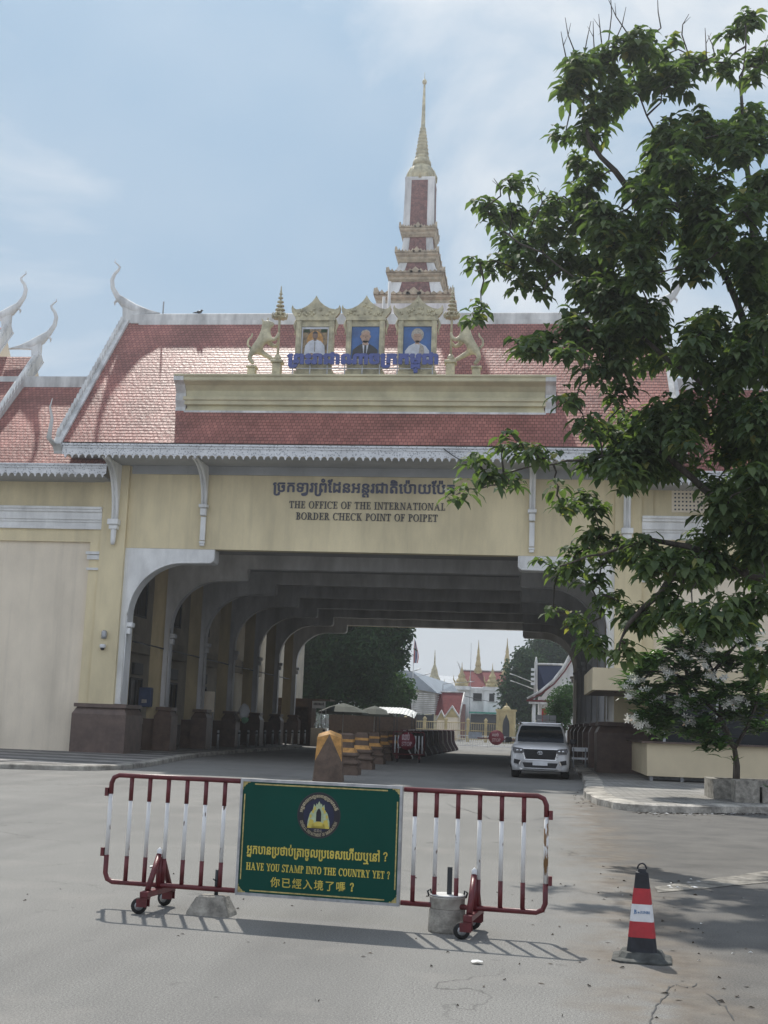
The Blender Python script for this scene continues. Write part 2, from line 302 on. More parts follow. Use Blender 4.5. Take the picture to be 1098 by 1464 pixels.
def tile_mat(name, c1, c2, rough):
    m = bpy.data.materials.new(name); m.use_nodes = True; t = m.node_tree; n = t.nodes; l = t.links.new; b = n['Principled BSDF']
    uv = n.new('ShaderNodeUVMap'); uv.uv_map = 'UVMap'
    br = n.new('ShaderNodeTexBrick'); br.inputs['Scale'].default_value = 1.0; br.offset = 0.5
    br.inputs['Brick Width'].default_value = 0.165; br.inputs['Row Height'].default_value = 0.21; br.inputs['Mortar Size'].default_value = 0.014; br.inputs['Mortar Smooth'].default_value = 0.3
    br.inputs['Color1'].default_value = (*c1, 1); br.inputs['Color2'].default_value = (*c2, 1); br.inputs['Mortar'].default_value = (c2[0] * .45, c2[1] * .45, c2[2] * .45, 1); br.inputs['Bias'].default_value = 0.0
    l(uv.outputs[0], br.inputs['Vector'])
    z = n.new('ShaderNodeTexNoise'); z.inputs['Scale'].default_value = 0.5; z.inputs['Detail'].default_value = 5; l(uv.outputs[0], z.inputs['Vector'])
    mr = n.new('ShaderNodeMapRange'); mr.inputs[1].default_value = .3; mr.inputs[2].default_value = .7; mr.inputs[3].default_value = .62; mr.inputs[4].default_value = 1.25; l(z.outputs[0], mr.inputs[0])
    x = n.new('ShaderNodeMix'); x.data_type = 'RGBA'; x.blend_type = 'MULTIPLY'; x.inputs['Factor'].default_value = 1; l(br.outputs['Color'], x.inputs['A']); l(mr.outputs[0], x.inputs['B']); l(x.outputs['Result'], b.inputs['Base Color'])
    b.inputs['Roughness'].default_value = rough; b.inputs['Specular IOR Level'].default_value = 0.10
    bp = n.new('ShaderNodeBump'); bp.inputs['Strength'].default_value = 0.5; bp.inputs['Distance'].default_value = 0.015; bp.invert = True; l(br.outputs['Fac'], bp.inputs['Height'])
    # each course is a shallow wedge: thick at its lower lip
    sv = n.new('ShaderNodeSeparateXYZ'); l(uv.outputs[0], sv.inputs[0]); dv = n.new('ShaderNodeMath'); dv.operation = 'DIVIDE'; dv.inputs[1].default_value = 0.21; l(sv.outputs[1], dv.inputs[0])
    fr = n.new('ShaderNodeMath'); fr.operation = 'FRACT'; l(dv.outputs[0], fr.inputs[0])
    bw = n.new('ShaderNodeBump'); bw.inputs['Strength'].default_value = 1.0; bw.inputs['Distance'].default_value = 0.026; bw.invert = True; l(fr.outputs[0], bw.inputs['Height']); l(bw.outputs[0], bp.inputs['Normal'])
    z4 = n.new('ShaderNodeTexNoise'); z4.inputs['Scale'].default_value = 6; l(uv.outputs[0], z4.inputs['Vector'])
    bp2 = n.new('ShaderNodeBump'); bp2.inputs['Strength'].default_value = 0.75; bp2.inputs['Distance'].default_value = 0.03; l(z4.outputs[0], bp2.inputs['Height']); l(bp.outputs[0], bp2.inputs['Normal']); l(bp2.outputs[0], b.inputs['Normal'])
    return m
M['tile'] = tile_mat('glazed_red_roof_tile', (0.40, 0.165, 0.135), (0.28, 0.11, 0.092), 0.50)

def fret_mat():
    m = mat('pierced_white_fretwork', (0.70, 0.71, 0.72), 0.6, 0.08, 1.2)
    t = m.node_tree; n = t.nodes; l = t.links.new; b = n['Principled BSDF']; src = b.inputs['Base Color'].links[0].from_socket
    g = n.new('ShaderNodeNewGeometry'); v = n.new('ShaderNodeTexVoronoi'); v.inputs['Scale'].default_value = 12.0; l(g.outputs['Position'], v.inputs['Vector'])
    r = n.new('ShaderNodeValToRGB'); r.color_ramp.elements[0].position = 0.22; r.color_ramp.elements[1].position = 0.42; r.color_ramp.elements[0].color = (0.55, 0.56, 0.58, 1); r.color_ramp.elements[1].color = (1, 1, 1, 1)
    l(v.outputs['Distance'], r.inputs[0]); x = n.new('ShaderNodeMix'); x.data_type = 'RGBA'; x.blend_type = 'MULTIPLY'; x.inputs['Factor'].default_value = 1; l(src, x.inputs['A']); l(r.outputs[0], x.inputs['B']); l(x.outputs['Result'], b.inputs['Base Color'])
    bp = n.new('ShaderNodeBump'); bp.inputs['Strength'].default_value = 0.6; bp.inputs['Distance'].default_value = 0.03; l(r.outputs[0], bp.inputs['Height']); l(bp.outputs[0], b.inputs['Normal'])
    return m
M['fret'] = fret_mat()

def leaf_mat(name, a, b_, tr=0.28, rough=0.42, tint=(1.7, 2.0, 0.7, 1)):
    m = bpy.data.materials.new(name); m.use_nodes = True; t = m.node_tree; n = t.nodes; l = t.links.new; b = n['Principled BSDF']
    g = n.new('ShaderNodeNewGeometry'); r = n.new('ShaderNodeValToRGB'); r.color_ramp.elements[0].color = (*a, 1); r.color_ramp.elements[1].color = (*b_, 1)
    e_ = r.color_ramp.elements.new(0.965); e_.color = (*b_, 1); r.color_ramp.elements[2].color = (b_[0] * 2.0, b_[1] * 1.35, b_[2], 1); l(g.outputs['Random Per Island'], r.inputs[0]); l(r.outputs[0], b.inputs['Base Color']); b.inputs['Roughness'].default_value = rough; b.inputs['Specular IOR Level'].default_value = 0.10
    tl = n.new('ShaderNodeBsdfTranslucent'); hs = n.new('ShaderNodeMix'); hs.data_type = 'RGBA'; hs.blend_type = 'MULTIPLY'; hs.inputs['Factor'].default_value = 1; hs.inputs['B'].default_value = tint
    l(r.outputs[0], hs.inputs['A']); l(hs.outputs['Result'], tl.inputs[0])
    ms = n.new('ShaderNodeMixShader'); ms.inputs[0].default_value = tr; l(b.outputs[0], ms.inputs[1]); l(tl.outputs[0], ms.inputs[2]); l(ms.outputs[0], n['Material Output'].inputs[0])
    return m
M['leaf'] = leaf_mat('dark_green_leaf', (0.060, 0.092, 0.055), (0.130, 0.170, 0.085), 0.38, 0.6)
M['leaf_far'] = leaf_mat('deep_green_foliage', (0.012, 0.034, 0.014), (0.035, 0.080, 0.030), 0.2, 0.6)
M['leaf_mid'] = leaf_mat('mid_green_foliage', (0.025, 0.060, 0.020), (0.060, 0.13, 0.04), 0.25, 0.6)
M['leaf_frangi'] = leaf_mat('glossy_frangipani_leaf', (0.035, 0.080, 0.026), (0.080, 0.150, 0.045), 0.25, 0.35)
M['leaf_yellow'] = leaf_mat('yellow_green_leaf', (0.09, 0.12, 0.02), (0.17, 0.19, 0.04), 0.3, 0.45)
M['petal'] = leaf_mat('white_petal', (0.76, 0.74, 0.68), (0.84, 0.84, 0.81), 0.35, 0.6, (1, .98, .92, 1))

def asphalt():
    m = bpy.data.materials.new('dusty_worn_asphalt'); m.use_nodes = True; t = m.node_tree; n = t.nodes; l = t.links.new; b = n['Principled BSDF']
    g = n.new('ShaderNodeNewGeometry'); P = g.outputs['Position']
    def noise(s, d=5, rgh=0.6, vec=None):
        z = n.new('ShaderNodeTexNoise'); z.inputs['Scale'].default_value = s; z.inputs['Detail'].default_value = d; z.inputs['Roughness'].default_value = rgh; l(vec or P, z.inputs['Vector']); return z.outputs[0]
    def ramp(v, p0, p1, c0=(0, 0, 0, 1), c1=(1, 1, 1, 1)):
        r = n.new('ShaderNodeValToRGB'); r.color_ramp.elements[0].position = p0; r.color_ramp.elements[1].position = p1; r.color_ramp.elements[0].color = c0; r.color_ramp.elements[1].color = c1; l(v, r.inputs[0]); return r.outputs[0]
    def mix(a, c, f, bt='MIX', fac=None):
        x = n.new('ShaderNodeMix'); x.data_type = 'RGBA'; x.blend_type = bt
        for s_, v in (('A', a), ('B', c)):
            if isinstance(v, tuple): x.inputs[s_].default_value = v
            else: l(v, x.inputs[s_])
        if isinstance(f, float): x.inputs['Factor'].default_value = f
        else: l(f, x.inputs['Factor'])
        return x.outputs['Result']
    def math_(op, a, c):
        q = n.new('ShaderNodeMath'); q.operation = op
        for i, v in enumerate((a, c)):
            if isinstance(v, (int, float)): q.inputs[i].default_value = v
            else: l(v, q.inputs[i])
        return q.outputs[0]
    base = ramp(noise(0.25, 6), 0.3, 0.7, (0.178, 0.175, 0.168, 1), (0.226, 0.222, 0.212, 1))
    grain = ramp(noise(72, 3, 0.75), 0.30, 0.70, (0.48, 0.48, 0.48, 1), (1.50, 1.50, 1.48, 1))
    base = mix(base, grain, 1.0, 'MULTIPLY')
    grain2 = ramp(noise(150, 2, 0.8), 0.32, 0.68, (0.55, 0.55, 0.55, 1), (1.45, 1.45, 1.43, 1))
    base = mix(base, grain2, 1.0, 'MULTIPLY')
    # oil / traffic staining along the carriageway
    mp_ = n.new('ShaderNodeMapping'); mp_.inputs['Scale'].default_value = (0.55, 0.06, 1); l(P, mp_.inputs[0])
    base = mix(base, (0.105, 0.102, 0.098, 1), math_('MULTIPLY', ramp(noise(1.0, 5, 0.6, mp_.outputs[0]), 0.50, 0.68), 0.45))
    base = mix(base, (0.29, 0.275, 0.25, 1), math_('MULTIPLY', ramp(noise(0.55, 6, 0.65), 0.54, 0.70), 0.45))
    base = mix(base, (0.055, 0.053, 0.050, 1), math_('MULTIPLY', ramp(noise(1.7, 3, 0.5), 0.70, 0.76), 0.55))
    # older, darker asphalt to the right of the lane, with a ragged sandy margin
    sx = n.new('ShaderNodeSeparateXYZ'); l(P, sx.inputs[0])
    wob = math_('MULTIPLY', math_('SUBTRACT', noise(0.8, 5), 0.5), 1.6)
    e = math_('ADD', math_('ADD', sx.outputs[0], math_('MULTIPLY', sx.outputs[1], -0.02)), wob)      # x - 0.02 y
    ne = math_('SUBTRACT', e, 0.62)
    inside = ramp(ne, 0.0, 0.22)
    old = ramp(noise(1.3, 6), 0.3, 0.7, (0.085, 0.082, 0.078, 1), (0.155, 0.148, 0.136, 1))
    old = mix(old, grain, 1.0, 'MULTIPLY')
    near = ramp(math_('MULTIPLY', sx.outputs[1], 1 / 60), 0.50, 0.56, (1, 1, 1, 1), (0, 0, 0, 1))
    base = mix(base, old, math_('MULTIPLY', math_('MULTIPLY', inside, near), 0.95))
    sand = ramp(noise(5, 5), 0.35, 0.7, (0.125, 0.102, 0.080, 1), (0.21, 0.182, 0.145, 1))
    band = math_('SUBTRACT', 1.0, ramp(math_('ABSOLUTE', math_('SUBTRACT', ne, 0.10), 0.0), 0.08, 0.60))
    sm = math_('MULTIPLY', math_('MULTIPLY', band, near), ramp(noise(2.0, 6), 0.34, 0.54))
    base = mix(base, sand, math_('MULTIPLY', sm, 0.8))
    # cracks
    wv = n.new('ShaderNodeVectorMath'); wv.operation = 'ADD'
    zc = n.new('ShaderNodeTexNoise'); zc.inputs['Scale'].default_value = 2.2; zc.inputs['Detail'].default_value = 5; l(P, zc.inputs['Vector'])
    l(P, wv.inputs[0]); l(zc.outputs['Color'], wv.inputs[1])
    vo = n.new('ShaderNodeTexVoronoi'); vo.feature = 'DISTANCE_TO_EDGE'; vo.inputs['Scale'].default_value = 0.30; l(wv.outputs[0], vo.inputs['Vector'])
    cr = ramp(vo.outputs['Distance'], 0.0, 0.006, (1, 1, 1, 1), (0, 0, 0, 1))
    cm = math_('MULTIPLY', cr, ramp(noise(0.22, 2), 0.52, 0.62))
    base = mix(base, (0.035, 0.034, 0.032, 1), math_('MULTIPLY', cm, 0.85))
    # scattered dark specks
    v2 = n.new('ShaderNodeTexVoronoi'); v2.inputs['Scale'].default_value = 3.0; l(P, v2.inputs['Vector'])
    sp = ramp(v2.outputs['Distance'], 0.03, 0.05, (1, 1, 1, 1), (0, 0, 0, 1))
    base = mix(base, (0.05, 0.045, 0.04, 1), math_('MULTIPLY', sp, 0.6))
    l(base, b.inputs['Base Color']); b.inputs['Roughness'].default_value = 0.9; b.inputs['Specular IOR Level'].default_value = 0.3
    bp = n.new('ShaderNodeBump'); bp.inputs['Strength'].default_value = 0.3; bp.inputs['Distance'].default_value = 0.006; l(noise(90, 4, 0.7), bp.inputs['Height']); l(bp.outputs[0], b.inputs['Normal'])
    return m
M['asphalt'] = asphalt()
def paver(name, c1, c2, mort, w, h, rot=0.0, dirt=0.3):
    m = bpy.data.materials.new(name); m.use_nodes = True; t = m.node_tree; n = t.nodes; l = t.links.new; b = n['Principled BSDF']
    g = n.new('ShaderNodeNewGeometry'); mp_ = n.new('ShaderNodeMapping'); mp_.inputs['Rotation'].default_value = (0, 0, rot); l(g.outputs['Position'], mp_.inputs[0])
    br = n.new('ShaderNodeTexBrick'); br.inputs['Scale'].default_value = 1; br.inputs['Brick Width'].default_value = w; br.inputs['Row Height'].default_value = h; br.inputs['Mortar Size'].default_value = 0.012
    br.inputs['Color1'].default_value = (*c1, 1); br.inputs['Color2'].default_value = (*c2, 1); br.inputs['Mortar'].default_value = (*mort, 1); l(mp_.outputs[0], br.inputs['Vector'])
    z = n.new('ShaderNodeTexNoise'); z.inputs['Scale'].default_value = 1.2; z.inputs['Detail'].default_value = 7; l(g.outputs['Position'], z.inputs['Vector'])
    mr = n.new('ShaderNodeMapRange'); mr.inputs[1].default_value = .3; mr.inputs[2].default_value = .7; mr.inputs[3].default_value = 1 - dirt; mr.inputs[4].default_value = 1 + dirt; l(z.outputs[0], mr.inputs[0])
    x = n.new('ShaderNodeMix'); x.data_type = 'RGBA'; x.blend_type = 'MULTIPLY'; x.inputs['Factor'].default_value = 1; l(br.outputs['Color'], x.inputs['A']); l(mr.outputs[0], x.inputs['B']); l(x.outputs['Result'], b.inputs['Base Color'])
    b.inputs['Roughness'].default_value = 0.85
    return m, t, br
M['paver'] = paver('grey_block_paving', (0.27, 0.26, 0.24), (0.20, 0.195, 0.18), (0.10, 0.095, 0.085), 0.4, 0.2, 0.0)[0]
def stripes():
    m, t, br = paver('striped_block_paving', (0.30, 0.29, 0.27), (0.25, 0.24, 0.225), (0.12, 0.115, 0.11), 0.4, 0.4, 0.0)
    n = t.nodes; l = t.links.new; b = n['Principled BSDF']; src = b.inputs['Base Color'].links[0].from_socket
    g = n.new('ShaderNodeNewGeometry'); wv = n.new('ShaderNodeTexWave'); wv.wave_type = 'BANDS'; wv.bands_direction = 'Y'; wv.inputs['Scale'].default_value = 0.13; l(g.outputs['Position'], wv.inputs['Vector'])
    mp_ = n.new('ShaderNodeMapping'); mp_.inputs['Rotation'].default_value = (0, 0, rad(12)); l(g.outputs['Position'], mp_.inputs[0]); l(mp_.outputs[0], wv.inputs['Vector'])
    r = n.new('ShaderNodeValToRGB'); r.color_ramp.elements[0].position = .45; r.color_ramp.elements[1].position = .55; r.color_ramp.elements[0].color = (.42, .42, .43, 1); r.color_ramp.elements[1].color = (1, 1, 1, 1); l(wv.outputs[0], r.inputs[0])
    x = n.new('ShaderNodeMix'); x.data_type = 'RGBA'; x.blend_type = 'MULTIPLY'; x.inputs['Factor'].default_value = 1; l(src, x.inputs['A']); l(r.outputs[0], x.inputs['B']); l(x.outputs['Result'], b.inputs['Base Color'])
    return m
M['striped'] = stripes()

# ------------------------------------------------------------------ lettering
KG={49:['16,86 16,98 90,98 90,86','16,0 16,49 17,57 20,63 26,69 33,72 42,74 53,75 64,74 73,72 80,69 86,63 89,57 90,49 90,0 74,0 74,49 74,53 72,57 69,60 65,62 60,64 53,64 46,64 41,62 37,60 34,57 32,53 32,49 32,0'],
51:['16,86 16,98 90,98 90,86','16,0 16,49 17,57 20,63 26,69 33,72 42,74 53,75 64,74 73,72 80,69 85,63 88,57 90,49 90,0 74,0 74,49 74,53 72,57 69,60 65,62 59,63 53,64 46,63 41,62 37,60 34,57 32,53 32,49 32,26 34,28 36,30 38,31 41,32 44,32 47,32 57,32 57,21 48,21 43,21 40,20 37,18 35,15 33,11 32,7 32,0'],
54:['86,34 86,26 85,18 82,12 77,7 70,3 61,1 50,0 38,1 29,3 22,7 17,12 14,18 13,26 13,64 10,67 8,70 7,72 6,74 5,76 5,78 5,79 5,80 5,81 6,81 6,82 7,84 8,85 9,87 11,89 13,91 15,94 18,98 86,98 86,86 18,86 18,86 17,86 17,85 17,85 16,84 16,84 16,84 16,84 16,83 16,82 17,80 19,78 21,75 24,71 28,67 28,26 29,22 31,18 34,15 38,13 43,12 50,11 56,12 61,13 66,15 69,18 70,22 71,26 71,34','86,33 71,33 71,41 67,41 64,42 61,43 58,44 56,46 54,48 53,50 52,53 52,56 53,61 55,66 58,69 62,71 67,73 72,73 76,73 80,72 82,71 85,69 86,66 86,63','71,52 71,62 69,62 68,62 67,61 66,61 65,60 64,60 64,59 63,58 63,57 64,55 64,54 65,53 67,53 69,52'],
57:['192,63 192,26 192,21 191,16 188,12 186,8 182,5 177,3 172,1 165,0 158,0 152,0 147,1 143,2 138,4 135,6 132,8 129,6 125,4 121,2 116,1 111,0 105,0 94,1 86,3 79,7 74,12 71,18 70,26 70,71 70,76 68,80 65,83 62,85 57,86 51,86 45,86 40,85 36,83 34,80 32,76 32,71 32,38 16,38 16,71 17,79 20,86 25,91 32,95 40,97 51,98 61,97 70,95 77,91 82,86 85,79 86,71 86,26 86,22 88,18 90,15 94,13 99,12 105,11 109,11 112,12 116,13 118,14 120,16 122,18 123,20 124,23 124,26 124,63 139,63 139,26 140,23 140,20 141,18 143,16 145,14 148,13 151,12 154,11 158,11 162,11 166,12 169,13 171,14 173,16 175,18 176,20 177,23 177,26 177,63','16,41 32,41 32,36 35,36 38,36 41,35 43,33 45,31 47,29 48,26 49,23 49,19 49,13 47,9 44,5 41,2 37,1 32,0 27,0 24,0 22,1 20,2 18,4 17,7 16,10','32,11 33,11 35,12 36,12 37,13 38,14 38,15 39,16 39,17 39,19 39,21 38,22 37,23 36,24 34,25 32,25','177,60 177,66 174,70 171,73 169,75 168,77 167,78 166,80 166,80 166,81 166,82 166,83 166,83 166,84 167,85 168,87 169,89 171,91 173,94 176,98 196,98 196,86 176,86 176,86 192,68 192,60','124,60 124,66 121,70 118,73 116,75 115,77 114,78 113,80 113,80 113,81 112,82 113,83 113,83 113,84 114,85 115,87 116,89 118,91 120,94 123,98 143,98 143,86 123,86 123,86 139,68 139,60'],
60:['16,78 16,102 32,102 32,90 65,90 68,90 70,90 72,90 73,91 74,92 74,94 74,112 90,112 90,94 89,90 89,88 88,85 86,83 84,81 81,80 78,79 73,79 68,78','16,0 16,67 32,67 32,14 53,33 74,14 74,67 90,67 90,0 72,0 53,17 34,0'],
65:['16,86 16,98 90,98 90,86','16,41 32,41 32,36 35,36 38,36 41,35 43,33 45,31 47,29 48,26 49,23 49,19 49,13 47,9 44,5 41,2 37,1 32,0 27,0 24,0 22,1 20,2 18,4 17,7 16,10','32,11 33,11 35,12 36,12 37,13 38,14 38,15 39,16 39,17 39,19 39,21 38,22 37,23 36,24 34,25 32,25','16,38 16,49 20,63 33,72 53,75 73,72 85,63 90,49 90,0 74,0 74,49 74,53 72,57 69,60 65,62 59,63 53,64 46,63 41,62 37,60 34,57 32,53 32,49 32,38','16,41 32,41 32,36 35,36 38,36 41,35 43,33 45,31 47,29 48,26 49,23 49,19 49,13 47,9 44,5 41,2 37,1 32,0 27,0 24,0 22,1 20,2 18,4 17,7 16,10','32,11 33,11 35,12 36,12 37,13 38,14 38,15 39,16 39,17 39,19 39,21 38,22 37,23 36,24 34,25 32,25'],
67:['49,0 40,1 32,3 25,7 21,12 18,18 17,26 17,39 33,39 33,26 33,22 35,18 37,15 40,13 44,12 49,11 54,12 59,13 62,15 64,18 66,22 66,26 66,39 55,41 44,43 36,46 29,49 23,52 19,56 16,60 14,66 13,71 14,76 15,81 17,85 20,89 24,92 28,94 34,96 41,97 50,98 58,97 66,96 72,94 76,92 80,89 83,85 85,81 86,77 86,73 86,69 71,69 71,73 71,77 69,80 66,83 62,85 57,86 50,86 43,86 37,85 33,83 31,80 29,76 28,71 29,67 30,64 32,61 36,59 40,57 45,55 51,53 58,52 67,50 68,53 69,54 70,56 72,56 74,57 76,57 78,57 80,57 82,56 83,55 84,54 85,52 86,51 86,49 86,48 86,45 86,43 85,42 84,40 83,39 82,38 82,26 81,18 78,12 74,7 67,3 59,1'],
69:['16,0 16,41 32,41 32,28 35,28 39,28 42,27 45,26 47,25 49,23 51,22 53,21 54,19 56,18 58,16 60,14 62,12 64,11 66,11 68,11 69,12 71,12 72,14 73,15 74,17 75,19 76,22 76,25 76,28 75,30 74,32 73,34 71,36 69,38 66,39 63,40 60,41 53,42 47,43 41,45 36,47 31,49 27,52 24,54 21,57 19,60 18,64 17,67 16,71 17,76 18,81 20,85 23,89 26,92 31,94 37,96 44,97 53,98 61,97 69,96 74,95 79,92 83,90 86,87 88,83 89,80 90,76 89,73 89,70 87,68 86,65 83,63 80,61 77,60 72,59 67,58 66,58 66,68 68,69 69,69 71,70 72,70 73,71 73,72 74,74 74,75 74,76 74,78 73,80 72,81 71,83 68,84 66,85 62,86 58,86 54,86 46,86 41,85 36,83 34,80 32,76 32,71 32,68 33,65 35,62 37,60 41,58 44,56 49,54 54,53 60,52 67,50 73,49 78,46 82,44 86,41 88,37 90,33 91,29 91,24 91,20 90,15 88,11 85,8 82,5 79,3 75,1 71,0 66,0 63,0 59,1 56,3 54,5 51,7 48,9 46,11 45,12 43,14 41,15 40,16 38,16 36,17 34,17 32,17 32,0'],
70:['32,62 32,26 32,22 34,18 37,15 41,13 46,12 53,11 59,12 65,13 69,15 72,18 74,22 74,26 74,62 90,62 90,26 85,12 73,3 53,0 33,3 20,12 16,26 16,62','74,60 74,66 71,70 68,73 66,75 65,77 64,78 63,80 63,80 63,81 63,82 63,83 63,83 64,84 64,85 65,87 67,89 68,91 71,94 73,98 94,98 94,86 73,86 73,86 90,68 90,60','16,60 16,66 13,70 11,73 9,75 7,77 6,78 6,80 5,80 5,81 5,82 5,83 5,83 6,84 6,85 7,87 9,89 10,91 13,94 16,98 36,98 36,86 16,86 16,86 32,68 32,60'],
74:['16,39 16,75 17,79 17,83 18,86 20,90 22,92 24,95 27,96 31,97 36,98 39,97 41,97 44,95 47,93 50,91 53,88 53,88 56,91 59,93 62,95 65,97 69,97 73,98 77,97 80,96 83,95 85,92 87,90 88,86 89,83 89,79 90,75 90,0 74,0 74,75 74,78 74,81 73,83 72,84 70,85 68,86 67,85 65,85 64,84 63,83 61,82 60,80 59,79 58,78 57,77 55,76 54,76 53,75 52,76 50,76 49,77 48,78 47,79 46,80 44,82 43,83 42,84 40,85 39,85 38,86 36,85 34,84 33,83 32,81 32,78 32,75 32,39','16,41 32,41 32,36 35,36 38,36 41,35 43,33 45,31 47,29 48,26 49,23 49,19 49,13 47,9 44,5 41,2 37,1 32,0 27,0 24,0 22,1 20,2 18,4 17,7 16,10','32,11 33,11 35,12 36,12 37,13 38,14 38,15 39,16 39,17 39,19 39,21 38,22 37,23 36,24 34,25 32,25'],
76:['26,43 26,54 79,54 79,43','32,62 32,26 32,22 34,18 37,15 41,13 46,12 53,11 59,12 65,13 69,15 72,18 74,22 74,26 74,62 90,62 90,26 85,12 73,3 53,0 33,3 20,12 16,26 16,62','74,60 74,66 71,70 68,73 66,75 65,77 64,78 63,80 63,80 63,81 63,82 63,83 63,83 64,84 64,85 65,87 67,89 68,91 71,94 73,98 94,98 94,86 73,86 73,86 90,68 90,60','16,60 16,66 13,70 11,73 9,75 7,77 6,78 6,80 5,80 5,81 5,82 5,83 5,83 6,84 6,85 7,87 9,89 10,91 13,94 16,98 36,98 36,86 16,86 16,86 32,68 32,60'],
77:['142,63 142,26 142,19 139,13 134,8 128,3 119,1 108,0 103,0 98,1 93,2 89,4 85,6 82,8 82,8 80,6 77,5 75,3 72,2 69,2 65,1 62,0 58,0 54,0 53,0 44,0 37,2 31,4 26,6 23,9 20,13 18,17 17,22 16,26 16,89 18,94 22,97 28,98 43,98 43,86 40,86 37,86 34,86 33,85 32,84 32,83 32,26 32,22 34,18 36,15 40,13 46,12 53,11 58,11 62,12 66,13 68,14 71,16 72,18 73,20 74,23 74,26 74,63 90,63 90,26 90,22 92,18 94,15 98,13 103,12 108,11 114,12 119,13 122,15 125,18 127,22 127,26 127,63','127,60 127,66 124,70 121,73 120,75 118,77 117,78 116,80 116,80 116,81 116,82 116,83 116,83 116,84 117,85 118,87 120,89 121,91 124,94 126,98 146,98 146,86 126,86 126,86 142,68 142,60','74,60 74,66 71,70 68,73 66,75 65,77 64,78 63,80 63,80 63,81 63,82 63,83 63,83 64,84 64,85 65,87 67,89 68,91 71,94 73,98 94,98 94,86 73,86 73,86 90,68 90,60'],
78:['23,60 23,66 20,70 17,73 15,75 14,77 13,78 12,80 12,80 11,81 11,82 11,83 12,83 12,84 13,85 14,87 15,89 17,91 19,94 22,98 42,98 42,86 22,86 22,86 38,68 38,60','38,63 38,12 38,8 37,5 35,3 33,1 30,0 27,0 24,0 21,0 18,1 15,1 12,3 9,4 7,7 6,10 4,13 4,18 5,22 6,26 7,29 9,31 12,33 14,34 17,35 20,36 23,36 23,63','23,11 23,25 21,25 20,24 18,24 16,22 16,21 15,18 16,16 16,14 18,13 19,12 21,11'],
79:['138,63 138,26 137,18 135,12 130,7 123,3 115,1 104,0 85,3 74,12 70,26 70,71 70,76 68,80 65,83 62,85 57,86 51,86 45,86 40,85 36,83 34,80 32,76 32,71 32,39 16,39 16,71 20,86 32,95 51,98 70,95 82,86 86,71 86,26 86,22 88,18 90,15 94,13 98,12 104,11 110,12 115,13 118,15 121,18 122,22 123,26 123,63','16,41 32,41 32,36 35,36 38,36 41,35 43,33 45,31 47,29 48,26 49,23 49,19 49,13 47,9 44,5 41,2 37,1 32,0 27,0 24,0 22,1 20,2 18,4 17,7 16,10','32,11 33,11 35,12 36,12 37,13 38,14 38,15 39,16 39,17 39,19 39,21 38,22 37,23 36,24 34,25 32,25','123,60 123,66 120,70 117,73 115,75 114,77 113,78 112,80 112,80 112,81 112,82 112,83 112,83 112,84 113,85 114,87 115,89 117,91 119,94 122,98 142,98 142,86 122,86 122,86 138,68 138,60'],
80:['23,59 23,66 19,70 15,73 13,76 11,77 9,79 8,80 8,81 8,82 8,82 8,83 8,84 8,85 9,86 10,87 11,89 13,91 15,94 18,98 26,98 28,98 29,98 30,99 31,99 32,100 32,102 32,112 47,112 47,102 47,99 46,96 45,93 43,91 41,89 38,88 34,87 30,87 26,86 18,86 18,86 38,68 38,59','38,63 38,12 38,8 37,5 35,3 33,1 30,0 27,0 24,0 21,0 18,1 15,1 12,3 9,4 7,7 6,10 4,13 4,18 5,22 6,26 7,29 9,31 12,33 14,34 17,35 20,36 23,36 23,63','23,11 23,25 21,25 20,24 18,24 16,22 16,21 15,18 16,16 16,14 18,13 19,12 21,11'],
83:['28,70 26,73 24,75 23,76 22,78 21,79 21,80 21,80 20,81 20,82 20,83 21,83 21,84 22,85 23,87 24,89 26,91 28,94 31,98 77,98 77,86 31,86 31,86 42,74','138,63 138,26 137,18 135,12 130,7 123,3 115,1 104,0 85,3 74,12 70,26 70,49 70,53 68,57 65,60 62,62 57,63 51,64 45,63 40,62 36,60 34,57 32,53 32,49 32,39 16,39 16,49 17,55 18,60 20,64 23,68 27,70 32,72 37,74 44,75 51,75 58,75 64,74 70,72 75,70 79,67 82,64 84,59 85,54 86,49 86,26 86,22 88,18 90,15 94,13 98,12 104,11 110,12 115,13 118,15 121,18 122,22 123,26 123,63','16,41 32,41 32,36 35,36 38,36 41,35 43,33 45,31 47,29 48,26 49,23 49,19 49,13 47,9 44,5 41,2 37,1 32,0 27,0 24,0 22,1 20,2 18,4 17,7 16,10','32,11 33,11 35,12 36,12 37,13 38,14 38,15 39,16 39,17 39,19 39,21 38,22 37,23 36,24 34,25 32,25','123,60 123,66 120,70 117,73 115,75 114,77 113,78 112,80 112,80 112,81 112,82 112,83 112,83 112,84 113,85 114,87 115,89 117,91 119,94 122,98 142,98 142,86 122,86 122,86 138,68 138,60'],
84:['32,62 32,26 32,22 34,18 36,15 40,13 45,12 51,11 57,12 62,13 65,15 68,18 70,22 70,26 70,71 71,78 74,85 78,90 85,94 93,97 104,98 123,95 134,86 138,71 138,0 123,0 123,71 122,76 121,80 118,83 115,85 110,86 104,86 99,86 94,85 90,83 88,80 86,76 86,71 86,26 85,19 82,13 77,8 71,3 62,1 51,0 40,1 31,3 24,8 20,13 17,19 16,26 16,62','16,60 16,66 13,70 11,73 9,75 7,77 6,78 6,80 5,80 5,81 5,82 5,83 5,83 6,84 6,85 7,87 9,89 10,91 13,94 16,98 36,98 36,86 16,86 16,86 32,68 32,60'],
